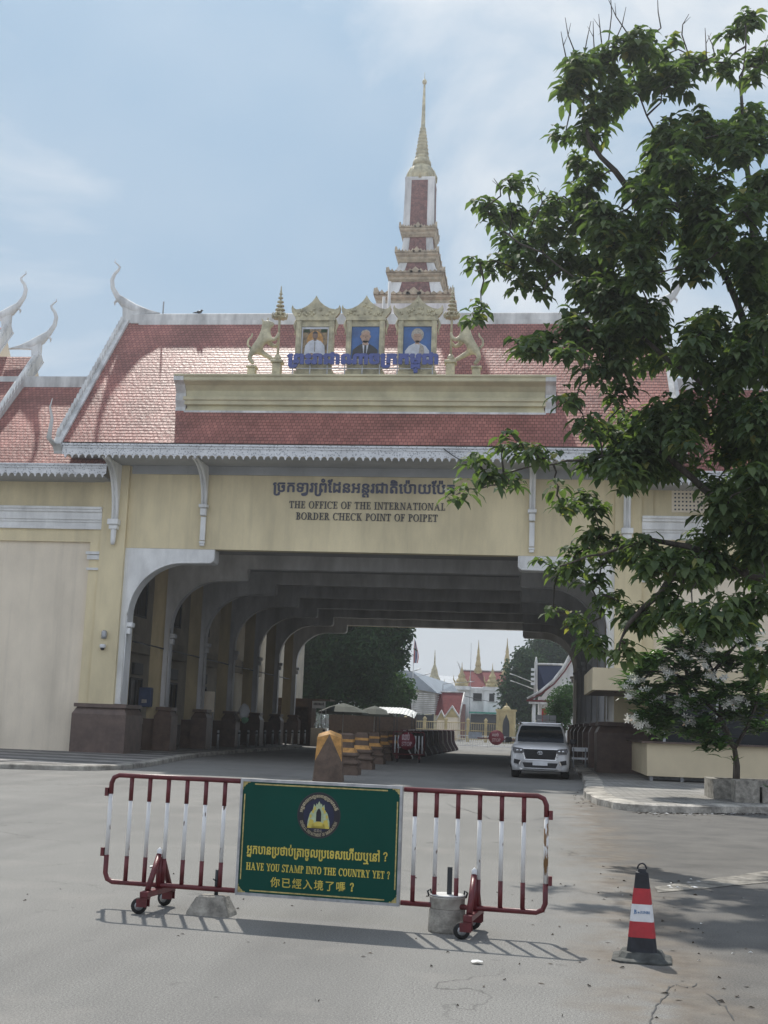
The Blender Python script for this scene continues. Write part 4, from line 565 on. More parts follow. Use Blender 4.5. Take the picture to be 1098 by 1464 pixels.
    D['S'] = (arc(.30, .745, .25, .275, 30, 270, w * .85, h) + arc(.30, .265, .27, .285, -150, 90, w * .85, h) + [q(.50, .74, .50 + h, 1.0), q(.02, 0, .02 + h, .27)], .60)
    D['?'] = (arc(.26, .75, .24, .27, -60, 190, w * .8, h) + [q(.26 - w * .3, .24, .26 + w * .4, .56), q(.26 - w * .5, 0, .26 + w * .5, w)], .52)
    D['.'] = ([q(.04, 0, .04 + w, w)], w + .1)
    D['J'] = ([q(.24, .25, .24 + w, 1)] + sf(.24, 1, w) + arc(.20, .26, .20 + w * .5, .28, 180, 360, w * .7, h), .5)
    D[' '] = ([], .34)
    return D
ROMAN = serif(); SLAB = serif(0.20, 0.10, 0.09); THIN = serif(0.17, 0.13, 0.04)
def roman(mb, text, fn, size, width=None, font=ROMAN, gap=0.07, th=0.01, mi=0):
    adv = [font[c][1] + gap for c in text]; W_ = sum(adv) - gap; sx = width / W_ if width else size; x = -W_ / 2
    for c, a in zip(text, adv):
        if font[c][0]:
            key = (id(font), c)
            if key not in _RC: _RC[key] = fill(font[c][0])
            V, T = _RC[key]; place(mb, [((u + x) * sx, v * size) for u, v in V], T, fn, th, mi)
        x += a
_RC = {}
def han(mb, text, fn, size, step, th=0.004, mi=0):
    """Chinese characters from Blender's built-in typeface, turned into mesh"""
    for k, ch in enumerate(text):
        if ch == ' ': continue
        cu = bpy.data.curves.new('glyph', 'FONT'); cu.body = ch; cu.align_x = 'CENTER'; cu.offset = 0.012; cu.resolution_u = 3
        ob = bpy.data.objects.new('glyph', cu); COL.objects.link(ob); bpy.context.view_layer.update()
        me = bpy.data.meshes.new_from_object(ob.evaluated_get(bpy.context.evaluated_depsgraph_get()))
        x0 = (k - (len(text) - 1) / 2) * step
        V = [(v.co.x * size + x0, v.co.y * size) for v in me.vertices]
        T = [tuple(p.vertices) for p in me.polygons if p.normal.z > 0.5] or [tuple(p.vertices) for p in me.polygons]
        mb.add([fn(u, v, th) for u, v in V], T, mi)
        bpy.data.objects.remove(ob); bpy.data.curves.remove(cu); bpy.data.meshes.remove(me)

# ================================================================== THE SETTING
mb = MB(); mb.add([(-420, -60, 0), (420, -60, 0), (420, 700, 0), (-420, 700, 0)], [(0, 1, 2, 3)])
tag(mb.build('road', M['asphalt']), kind='structure')
def slab(name, outline, z, top, side, kw=0.32, rnd=0.0):
    """pavement: top sheet, with a kerb band of its own round the edge"""
    if sum(outline[i-1][0]*outline[i][1]-outline[i][0]*outline[i-1][1] for i in range(len(outline))) < 0: outline = outline[::-1]
    if rnd:
        rj = random.Random(9); dense = []
        for i in range(len(outline)):
            a, b = Vector(outline[i]), Vector(outline[(i + 1) % len(outline)]); q = max(1, min(12, int((b - a).length / .35)))
            for j in range(q): v = a.lerp(b, j / q); dense.append((v.x + rj.uniform(-rnd, rnd), v.y + rj.uniform(-rnd, rnd)))
        outline = dense
    n = len(outline); k = MB()
    k.add([(x, y, 0) for x, y in outline] + [(x, y, z - .03) for x, y in outline], [(i, (i + 1) % n, (i + 1) % n + n, i + n) for i in range(n)])
    inn = []
    for i in range(n):
        p, a, b = Vector(outline[i]), Vector(outline[i - 1]), Vector(outline[(i + 1) % n])
        d1 = (p - a).normalized(); d2 = (b - p).normalized(); t = (d1 + d2).normalized(); nn = Vector((-t.y, t.x)); inn.append(p + nn * kw)
    rim = [Vector(outline[i]).lerp(inn[i], .14) for i in range(n)]
    k.add([(x, y, z - .03) for x, y in outline] + [(p.x, p.y, z + (random.uniform(-.018, .012) if rnd else 0)) for p in rim] + [(p.x, p.y, z) for p in inn],
          [(i, (i + 1) % n, (i + 1) % n + n, i + n) for i in range(n)] + [(i + n, (i + 1) % n + n, (i + 1) % n + 2 * n, i + 2 * n) for i in range(n)])
    tag(k.build('kerb', side), kind='structure')
    V, T = fill([[tuple(p) for p in inn]]); m = MB(); m.add([(x, y, z - .004) for x, y in V], T)
    tag(m.build(name, top), kind='structure')
def smooth(pts, it=2):
    for _ in range(it):
        q = []
        for i in range(len(pts)):
            a, b = Vector(pts[i]), Vector(pts[(i + 1) % len(pts)]); q += [tuple(a.lerp(b, .25)), tuple(a.lerp(b, .75))]
        pts = q
    return pts
slab('pavement', smooth([(-13.4, 84), (-13.9, 60), (-13.6, 50), (-12.6, 43), (-11.9, 37.5), (-12.3, 34.9), (-14.0, 34.0), (-16, 33.6), (-26, 33.2), (-34, 33.2), (-34, 84)], 2), 0.15, M['striped'], M['kerb'])
slab('pavement', smooth([(1.95, 84), (14, 84), (14, 29.4), (5.5, 29.0), (3.6, 27.4), (2.2, 27.0), (1.6, 28.2), (1.35, 32), (1.7, 38), (1.9, 48)], 2), 0.17, M['paver'], M['kerb_dirty'], 0.5, 0.035)
# concrete gutter strip set into the old asphalt on the right
g0, g1, g2, g3 = gnd(935, 1268), gnd(1100, 1246), gnd(1100, 1262), gnd(940, 1276)
mb = MB(); n = 12; vs = []
for i in range(n + 1):
    a = g0.lerp(g1, i / n * 1.6); b = g3.lerp(g2, i / n * 1.6); j = random.uniform(-.06, .06)
    vs += [(a.x, a.y + j, .006), ((a.x + b.x) / 2, (a.y + b.y) / 2 + j * .3, .012), (b.x, b.y + random.uniform(-.08, .08), .006)]
mb.add(vs, [(3 * i + c, 3 * i + c + 1, 3 * i + c + 4, 3 * i + c + 3) for i in range(n) for c in (0, 1)])
tag(mb.build('concrete_path', M['gutter']), kind='structure')
mb = MB(); rc = random.Random(4)
def crack(px, w):
    pts = []
    for (a, b), (c, d) in zip(px, px[1:]):
        for k in range(5): t = k / 5; pts.append(gnd(a + (c - a) * t + rc.uniform(-2.5, 2.5), b + (d - b) * t + rc.uniform(-1.5, 1.5)))
    vs = []
    for p in pts: q = w * rc.uniform(.4, 1.3); vs += [(p.x - q, p.y, .004), (p.x + q, p.y, .004)]
    mb.add(vs, [(2 * i, 2 * i + 1, 2 * i + 3, 2 * i + 2) for i in range(len(pts) - 1)])
crack([(958, 1412), (950, 1428), (938, 1438), (932, 1452), (925, 1470)], .006); crack([(958, 1412), (968, 1408), (985, 1412), (1000, 1406)], .005); crack([(640, 1150), (700, 1170), (760, 1172), (850, 1168)], .012); crack([(1010, 1420), (1035, 1440), (1050, 1464)], .005)
tag(mb.build('road_crack', M['frame_dark']), kind='structure')

# ================================================================== THE GATE BUILDING
GO = (-6.45, 47, 0)
G = thing('gate_building', 'wide yellow border gate hall with steep red tiled roof and arched white passage', 'gate building', GO)
def sx(x, s): return -6.45 + s * (x + 6.45)
FZ, YE, ZE, YR, ZR = 8.13, 44.9, 11.85, 51.5, 18.95      # fascia foot, eave, ridge
# front wall (fascia) and its frieze band
mb = MB(GO); mb.box(-15.98, 3.08, 47.0, 47.45, FZ, 11.42); mb.box(-15.98, 3.08, 46.96, 46.999, 11.30, 11.42)
mb.build('front_wall', M['yellow'], G)
mb = MB(GO); mb.box(-17.9, 5.0, 45.12, 47.46, 11.43, 11.52); mb.box(-15.9, 3.0, 46.90, 46.958, 11.10, 11.428)
for k in range(12): mb.box(-15.2 + k * 1.55, -15.17 + k * 1.55, 46.88, 46.899, 11.10, 11.42)
mb.build('soffit', M['soffit'], G)
mb = MB(GO); mb.box(-15.98, 3.08, 83.3, 83.7, FZ, 11.4); mb.build('rear_wall', M['yellow'], G)
# corner pilasters with stepped side strips and little capitals
for s in (1, -1):
    mb = MB(GO)
    mb.box(sx(-16.98, s), sx(-15.985, s), 46.84, 48.2, 2.0, 11.42); mb.box(sx(-17.42, s), sx(-16.981, s), 46.95, 48.2, 2.0, 11.42)
    p = mb.build('corner_pilaster', M['yellow'], G)
    mb = MB(GO)
    for za, zb, e in ((7.82, 7.93, .10), (7.62, 7.80, .05), (7.20, 7.29, .05)): mb.box(sx(-17.44 - e, s), sx(-16.981, s), 46.95 - e - .02, 46.949, za, zb)
    mb.build('capital', M['white'], p)
# the seven arched frames of the passage
ARC = []
for i in range(15):
    a = math.pi / 2 * i / 14; ARC.append((-13.6 - 2.13 * math.cos(a), 5.45 + 2.13 * math.sin(a)))
HAUNCH = [(-15.985, 2.02), (-15.73, 2.02), (-15.73, 5.45)] + ARC[1:] + [(-12.52, 7.58), (-12.41, 7.62), (-12.38, 7.72), (-12.38, 8.128), (-15.985, 8.128)]
YF = [47.02, 53, 59, 65, 71, 77, 82.9]
for k, y in enumerate(YF):
    d = .5 if k else .75
    for s in (1, -1):
        fr = MB(GO)
        pts = [(sx(x, s), z) for x, z in HAUNCH]
        # split in two convex-ish strips so that the flat faces stay clean
        V, T = fill([pts])
        nV = len(V); used = {}
        for t in T:
            for i in range(3):
                e = (t[i], t[(i + 1) % 3])
                if (e[1], e[0]) in used: del used[(e[1], e[0])]
                else: used[e] = 1
        fr.add([(u, y, v) for u, v in V] + [(u, y + d, v) for u, v in V], [t for t in T] + [tuple(i + nV for i in t[::-1]) for t in T] + [(a, a + nV, b + nV, b) for a, b in used])
        # raised bead that follows the arch
        bead = [(sx(-15.73, s), y - .02, 2.1), (sx(-15.73, s), y - .02, 5.45)] + [(sx(x, s), y - .02, z) for x, z in ARC] + [(sx(-12.5, s), y - .02, 7.6), (sx(-12.39, s), y - .02, 7.7), (sx(-12.39, s), y - .02, 8.1)]
        fr.tube(bead, .035, 6)
        # corbel at the springing
        fr.bbox(sx(-15.72, s) if s > 0 else sx(-15.48, s), sx(-15.48, s) if s > 0 else sx(-15.72, s), y - .05, y + .3, 5.0, 5.18, .03)
        fr.bbox(sx(-15.72, s) if s > 0 else sx(-15.56, s), sx(-15.56, s) if s > 0 else sx(-15.72, s), y - .02, y + .25, 4.72, 4.98, .03)
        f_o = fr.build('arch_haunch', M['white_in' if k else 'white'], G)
    if k:
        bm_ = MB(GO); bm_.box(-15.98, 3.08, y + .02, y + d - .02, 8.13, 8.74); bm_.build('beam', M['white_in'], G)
    for s in (1, -1):
        col = MB(GO)
        if k: col.box(sx(-16.6, s), sx(-15.99, s), y + .1, y + .9, 1.5, 8.74)
        else: col.box(sx(-16.9, s), sx(-15.99, s), 48.201, 48.6, 2.0, 8.74)
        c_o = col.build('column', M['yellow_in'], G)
        pl = MB(GO); x0 = -17.52 if k == 0 else -16.14
        if k: xq = sorted((sx(-16.7, s), sx(-16.0, s))); pl.box(xq[0], xq[1], y + .05, y + 1.0, .12, 1.49)
        xa, xb = min(sx(x0, s), sx(-15.36, s)), max(sx(x0, s), sx(-15.36, s)); ya, yb = (46.62, 48.7) if k == 0 else (y - .22, y + .78)
        pl.box(xa, xb, ya, yb, 0.12, 1.60)
        pl.add([(xa, ya, 1.60), (xb, ya, 1.60), (xb, yb, 1.60), (xa, yb, 1.60), (xa + .14, ya + .14, 1.86), (xb - .14, ya + .14, 1.86), (xb - .14, yb - .14, 1.86), (xa + .14, yb - .14, 1.86)],
               [(0, 1, 5, 4), (1, 2, 6, 5), (2, 3, 7, 6), (3, 0, 4, 7)])
        pl.box(xa + .04, xb - .04, ya + .04, yb - .04, 1.861, 2.00)
        pl.build('plinth', M['brown_stone'], c_o)
# side walls of the passage, their balcony boxes and windows
for s in (1, -1):
    mb = MB(GO); X0 = -18.5
    mb.box(sx(X0 - .3, s), sx(X0, s), 48.6, 83.2 if s < 0 else 101, 1.21, 8.74)
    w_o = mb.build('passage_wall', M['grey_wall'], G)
    mb = MB(GO); mb.box(sx(X0 - .3, s), sx(X0 + .25, s), 48.6, 83.2 if s < 0 else 101, .02, 1.15); mb.box(sx(X0 - .3, s), sx(X0 + .45, s), 48.6, 83.2 if s < 0 else 101, 1.151, 1.21)
    mb.build('dado', M['brown_stone'], w_o)
    for k in range(6):
        y = YF[k] + 1.0
        bx = MB(GO); bx.box(sx(-17.9, s), sx(X0 + .001, s), y + .5, y + 4.2, 4.45, 5.15); bx.box(sx(-17.95, s), sx(X0 + .001, s), y + .4, y + 4.3, 5.151, 5.25)
        bx.build('balcony_box', M['grey_wall'], w_o)
        for z0, z1, yy0, yy1, mm in ((1.26, 3.35, y + 2.3, y + 4.1, 'glass_dark'), (6.2, 8.0, y + 1.6, y + 4.0, 'glass_dark')):
            if k in (3, 4) and z0 < 2: mm = 'glass_green'
            wi = MB(GO); xx = X0
            for a, b, c, d in ((yy0, yy1, z0, z0 + .09), (yy0, yy1, z1 - .09, z1), (yy0, yy0 + .09, z0 + .091, z1 - .091), (yy1 - .09, yy1, z0 + .091, z1 - .091), ((yy0 + yy1) / 2 - .05, (yy0 + yy1) / 2 + .05, z0 + .091, z1 - .091)):
                wi.box(sx(xx + .001, s), sx(xx + .08, s), a, b, c, d)
            w1 = wi.build('window', M['frame_dark'], w_o)
            pn = MB(GO); pn.box(sx(xx + .002, s), sx(xx + .04, s), yy0 + .091, (yy0 + yy1) / 2 - .051, z0 + .091, z1 - .091); pn.box(sx(xx + .002, s), sx(xx + .04, s), (yy0 + yy1) / 2 + .051, yy1 - .091, z0 + .091, z1 - .091)
            pn.build('pane', M[mm], w_o)
        lt = MB(GO); lt.box(sx(X0 + .001, s), sx(X0 + .12, s), y + 2.5, y + 3.9, 3.5, 4.05)
        lt.build('vent_panel', M['frame_dark'], w_o)
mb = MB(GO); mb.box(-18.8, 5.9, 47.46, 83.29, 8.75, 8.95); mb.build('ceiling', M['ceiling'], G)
# drain pipe running along the left columns
mb = MB(GO); mb.tube([(-15.95 if i % 2 else -16.0, 48.8 + 1.0 * i, 4.55 - .006 * i) for i in range(34)], .035, 6); mb.build('pipe', M['frame_dark'], G)

# roofs: courses of overlapping tiles
def tiled(org, x0, x1, ye, ze, yr, zr, rise=0.010, step=0.21, us=0.0):
    m = MB(org); L = math.hypot(yr - ye, zr - ze); dy, dz = (yr - ye) / L, (zr - ze) / L; ny, nz = -dz, dy
    if nz < 0: ny, nz = -ny, -nz
    k = int(L / step)
    for i in range(k + 1):
        a = i * step; b = min((i + 1) * step + .01, L)
        if b - a < .02: continue
        A = (ye + dy * a + ny * rise, ze + dz * a + nz * rise); B = (ye + dy * b + ny * .004, ze + dz * b + nz * .004); C = (ye + dy * a, ze + dz * a)
        vs = [(x0, A[0], A[1]), (x1, A[0], A[1]), (x1, B[0], B[1]), (x0, B[0], B[1]), (x0, C[0], C[1]), (x1, C[0], C[1])]
        o = 0.11 * 0
        m.add(vs, [(0, 1, 2, 3), (4, 5, 1, 0)], 0, False, [[(x0, a), (x1, a), (x1, a + step), (x0, a + step)], [(x0, a), (x1, a), (x1, a), (x0, a)]])
    return m
def eave_trim(org, x0, x1, y, ztop, zlow, name='eave_trim', parent=None, pitch=0.268):
    m = MB(org); n = max(1, int((x1 - x0) / pitch)); p = (x1 - x0) / n; pts = [(x1, ztop), (x0, ztop)]
    bot = []
    for i in range(n):
        a = x0 + i * p
        for u, v in ((0, .0), (.18, -.015), (.34, -.05), (.42, -.12), (.5, -.15), (.58, -.12), (.66, -.05), (.82, -.015)): bot.append((a + u * p, zlow + .05 + v))
    bot.append((x1, zlow + .05))
    nb = len(bot); vs = []
    for t in (y, y + .04):
        vs += [(u, t, v) for u, v in bot] + [(u, t, ztop) for u, v in bot]
    fs = [(i, i + 1, nb + i + 1, nb + i) for i in range(nb - 1)] + [(2 * nb + i + 1, 2 * nb + i, 3 * nb + i, 3 * nb + i + 1) for i in range(nb - 1)] + [(i + 1, i, 2 * nb + i, 2 * nb + i + 1) for i in range(nb - 1)]
    m.add(vs, fs)
    m.box(x0 - .02, x1 + .02, y - .05, y + .10, ztop + .001, ztop + .07); m.box(x0, x1, y - .03, y - .002, ztop - .10, ztop - .05)
    return m.build(name, M['fret'], parent)
def bargeboard(org, x, ye, ze, yr, zr, out, parent, chofa, horn=True):
    """raised white gable edge with flame teeth along one slope; out = +1/-1: the way the gable faces"""
    L = math.hypot(yr - ye, zr - ze); dy, dz = (yr - ye) / L, (zr - ze) / L; ny, nz = -dz, dy
    if nz < 0: ny, nz = -ny, -nz
    P = lambda a, h: (ye + dy * a + ny * h, ze + dz * a + nz * h)
    m = MB(org); w = .34
    m.prism([P(-.2, -.25), P(L + .1, -.25), P(L + .1, .13), P(-.2, .13)], x - w / 2, x + w / 2, 'x')
    m.prism([P(-.25, -.32), P(L + .05, -.32), P(L + .05, -.251), P(-.25, -.251)], x - w / 2 - .05 * (out > 0) , x + w / 2 + .05, 'x')
    k = int(L / .36)
    for i in range(k):
        a = .25 + i * .36
        m.prism([P(a, .131), P(a + .30, .131), P(a + .27, .20), P(a + .36, .32), P(a + .16, .26), P(a + .05, .20)], x + out * .02, x + out * .15, 'x')
    if horn: m.tube([(x + out * .1, *P(-.2, .1)), (x + out * .15, P(-.35, .5)[0], P(-.35, .5)[1]), (x + out * .1, P(-.3, .5)[0], ze + .85), (x + out * .22, P(-.3, .5)[0], ze + 1.3), (x + out * .15, P(-.3, .5)[0], ze + 1.65)], [.09, .10, .06, .035, .01], 8)
    b = m.build('bargeboard', M['dirty_white'], parent)
    f = MB(org)
    f.tube([(x + out * u, yr + .02, zr + v) for u, v, r in chofa], [r for u, v, r in chofa], 10, flat=(1, .62, 1))
    bx, bz = chofa[4][0], chofa[4][1]
    pl_ = [(u, v + r * .5) for u, v, r in chofa[:5]] + [(chofa[4][0] - .28, chofa[4][1] - .35), (.16, .30), (.14, -.35), (-.25, -.05), (-.3, .34)]
    V, T = fill([[(x + out * u, zr + v) for u, v in pl_]]); place(f, V, T, lambda u, v, d: (u, yr - .07 + (.14 - d), v), .14)
    f.tube([(x + out * (bx - .05), yr + .02, zr + bz - .1), (x + out * (bx + .12), yr + .02, zr + bz - .28), (x + out * (bx + .1), yr + .02, zr + bz - .42)], [.08, .05, .01], 6)
    f.build('finial', M['dirty_white'], b)
CH = [(-1.55, .40, .03), (-.95, .50, .11), (-.35, .64, .22), (.12, .88, .24), (.48, 1.20, .14), (.74, 1.62, .105), (.80, 2.0, .092), (.70, 2.28, .078), (.54, 2.46, .066), (.48, 2.60, .054), (.60, 2.74, .042), (.74, 2.84, .03), (.70, 2.98, .012)]
mb = tiled(GO, -18.2, 5.3, YE, ZE + .06, YR, ZR); mb.build('front_roof', M['tile'], G)
mb = tiled(GO, -18.2, 5.3, 57.6, ZE, YR, ZR); mb.build('rear_roof', M['tile'], G)
mb = MB(GO); mb.box(-18.6, 5.7, 57.0, 84.6, 11.5, 11.75); mb.build('flat_roof', M['ceiling'], G)
mb = MB(GO); mb.prism([(YE + .1, 11.44), (57.5, 11.44), (YR, ZR - .12)], -18.0, 5.1, 'x'); mb.build('gable_wall', M['cream'], G)
mb = MB(GO); mb.bbox(-18.0, 5.1, YR - .13, YR + .13, ZR - .12, ZR + .36, .04); mb.box(-17.6, 4.7, YR - .18, YR + .18, ZR - .2, ZR + .02); mb.build('ridge_cap', M['dirty_white'], G)
bargeboard(GO, -18.25, YE, ZE, YR, ZR, -1, G, CH); bargeboard(GO, 5.35, YE, ZE, YR, ZR, 1, G, CH)
eave_trim(GO, -18.05, 5.1, YE - .04, 11.78, 11.38, 'eave_trim', G)
# stepped cornice that carries the portraits
mb = MB(GO); CO = [(46.45, 13.52), (46.45, 13.66), (46.55, 13.68), (46.55, 13.80), (46.40, 13.84), (46.40, 13.98), (46.34, 14.02), (46.34, 14.14), (46.46, 14.18), (46.44, 14.40), (46.28, 14.58), (46.02, 14.68), (45.98, 14.72), (45.98, 14.86), (45.92, 14.88), (45.92, 14.95), (47.8, 14.95), (47.8, 14.6), (47.6, 13.6)]
n = len(CO); e = [.0, 0, .02, .02, -.05, -.05, -.1, -.1, 0, -.02, -.14, -.3, -.34, -.34, -.40, -.40, -.40, 0, 0]
vs = [(-13.75 + q, y, z) for (y, z), q in zip(CO, e)] + [(0.38 - q, y, z) for (y, z), q in zip(CO, e)]
mb.add(vs, [(i, i + n, (i + 1) % n + n, (i + 1) % n) for i in range(n)]); V, T = fill([[(y, z) for y, z in CO]])
if True:
    idx = {}
    for k, (y, z) in enumerate(V): idx[k] = min(range(n), key=lambda q: (CO[q][0] - y) ** 2 + (CO[q][1] - z) ** 2)
    mb.add(vs, [tuple(idx[i] for i in t) for t in T] + [tuple(idx[i] + n for i in t[::-1]) for t in T])
co = mb.build('portrait_cornice', M['cornice_gold'], G)
mb = MB(GO); mb.box(-13.80, .43, 46.38, 46.449, 13.44, 13.58)
for xx, q in ((-13.752, -1), (.382, 1)):
    mb.prism([(46.45, 13.58), (46.5, 13.75), (46.38, 14.0), (46.44, 14.3), (46.2, 14.6), (45.95, 14.7), (45.95, 14.93), (47.6, 14.93), (46.9, 13.6)], xx + q * .02, xx + q * .42, 'x')
mb.build('cornice_end', M['dirty_white'], co)
# curved eave brackets
def bracket(x, zlow, zcap, parent):
    m = MB(GO); cur = []
    for i in range(11):
        t = i / 10; a = math.pi / 2 * t
        cur.append((46.86 - 1.75 * (1 - math.cos(a)), zcap + (11.40 - zcap) * math.sin(a) ** .92))
    m.prism(cur + [(46.959, 11.41), (46.959, zcap)], x - .10, x + .10, 'x')
    for q in (-.075, .075): m.tube([(x + q, y - .035, z) for y, z in cur], .048, 6)
    m.bbox(x - .17, x + .17, 46.66, 46.957, zcap - .12, zcap + .02, .02); m.bbox(x - .12, x + .12, 46.74, 46.957, zcap - .42, zcap - .13, .02)
    m.box(x - .10, x + .10, 46.86, 46.957, zlow + .22, zcap - .46); m.box(x - .11, x + .11, 46.84, 46.957, zlow + .10, zlow + .18); m.box(x - .09, x + .09, 46.86, 46.957, zlow, zlow + .09)
    m.build('eave_bracket', M['white'], parent)
for x, zl, zc in ((-12.87, 8.25, 9.86), (-.03, 8.25, 9.86)): bracket(x, zl, zc, G)
def bracket2(x, parent):                                  # heavier bracket on the corner pilaster
    m = MB(GO); cur = []
    for i in range(11):
        a = math.pi / 2 * i / 10; cur.append((46.74 - 1.62 * (1 - math.cos(a)), 9.2 + 2.2 * math.sin(a) ** .92))
    m.prism(cur + [(46.838, 11.41), (46.838, 9.2)], x - .11, x + .11, 'x')
    for q in (-.085, .085): m.tube([(x + q, y - .035, z) for y, z in cur], .055, 6)
    m.bbox(x - .22, x + .22, 46.48, 46.837, 8.98, 9.2, .02); m.bbox(x - .17, x + .17, 46.56, 46.837, 8.80, 8.979, .02)
    m.lathe([(.07, 8.2), (.10, 8.3), (.12, 8.8)], (x, 46.70, 0), 8)
    m.build('eave_bracket', M['white'], parent)
bracket2(-16.42, G); bracket2(3.52, G)
# lettering on the front wall
fw = lambda cx, z0: (lambda u, v, d: (cx + u, 46.995 - d, z0 + v))
mb = MB(GO); khmer(mb, 'gate', fw(-6.58, 10.47), 0.36, 7.2, 4, .03); mb.build('khmer_lettering', M['navy'], G)
mb = MB(GO); roman(mb, 'THE OFFICE OF THE INTERNATIONAL', fw(-6.42, 9.82), .285, 6.12, th=.03); mb.build('roman_lettering', M['ink'], G); mb = MB(GO); roman(mb, 'BORDER CHECK POINT OF POIPET', fw(-6.42, 9.37), .285, 5.55, th=.03); mb.build('roman_lettering', M['ink'], G)

# ---- wings left and right of the gate
def wing(side):
    s = side; org = (sx(-24, s), 47, 0)
    w = thing('wing_building', 'low cream and yellow wing with a blank cream panel and curled roof finials' if s > 0 else 'low cream and yellow wing with a lattice panel, mostly hidden behind the leafy tree', 'wing building', org)
    X = lambda x: sx(x, s)
    mb = MB(org); mb.box(X(-34), X(-17.43), 47.10, 47.5, .1, 8.32); mb.build('panel_wall', M['cream'], w)
    mb = MB(org); mb.box(X(-34), X(-17.43), 46.98, 47.5, 8.321, 8.82); mb.box(X(-34), X(-17.43), 47.02, 47.5, 9.70, 11.0); mb.build('frieze', M['yellow'], w)
    mb = MB(org)
    for z0, z1, e in ((8.821, 8.93, .10), (8.931, 9.10, .03), (9.101, 9.20, .08), (9.201, 9.50, .14), (9.501, 9.60, .22), (9.601, 9.699, .28)): mb.box(X(-34), X(-16.99), 46.96 - e, 47.3, z0, z1)
    mb.build('cornice', M['white'], w)
    a, b = sorted((X(-34), X(-16.5)))
    mb = tiled(org, a, b, 45.3, 11.08, 50.0, 15.6); mb.build('roof', M['tile'], w)
    a2, b2 = sorted((X(-34), X(-22.3))); mb = tiled(org, a2, b2, 47.2, 12.95, 51.4, 17.3); mb.build('upper_roof', M['tile'], w)
    a3, b3 = sorted((X(-34), X(-24.3))); mb = tiled(org, a3, b3, 48.2, 14.4, 52.4, 19.0); mb.build('top_roof', M['tile'], w)
    mb = MB(org); mb.box(a, b, 49.85, 50.2, 15.45, 15.95); mb.build('ridge_cap', M['dirty_white'], w)
    mb = MB(org)
    mb.prism([(47.3, 12.6), (55.5, 12.6), (51.4, 17.2)], a2, b2, 'x'); mb.prism([(48.3, 13.9), (56.5, 13.9), (52.4, 18.9)], a3, b3, 'x'); mb.build('gable_wall', M['cream'], w)
    eave_trim(org, a if s > 0 else a, b + (.12 if s > 0 else 0), 45.24, 11.06, 10.70, 'eave_trim', w)
    mb = MB(org); q = sorted((X(-34), X(-16.7))); mb.box(q[0], q[1], 45.3, 47.0, 10.74, 10.80); mb.build('soffit', M['soffit'], w)
    c2 = [(u * .9, v * .92, r) for u, v, r in CH]
    bargeboard(org, X(-22.2), 47.2, 12.95, 51.4, 17.3, s, w, c2, False); bargeboard(org, X(-24.2), 48.2, 14.4, 52.4, 19.0, s, w, c2, False)
    if s < 0:
        mb = MB(org); mb.box(5.2, 6.6, 47.0, 47.019, 9.9, 10.9); lp = mb.build('lattice_panel', M['cream'], w)
        mb = MB(org)
        for i in range(9):
            for j in range(6): mb.box(5.3 + i * .14, 5.36 + i * .14, 46.985, 46.999, 9.98 + j * .15, 10.04 + j * .15)
        mb.build('lattice_hole', M['frame_dark'], lp)['kind'] = 'stuff'
wing(1); wing(-1)

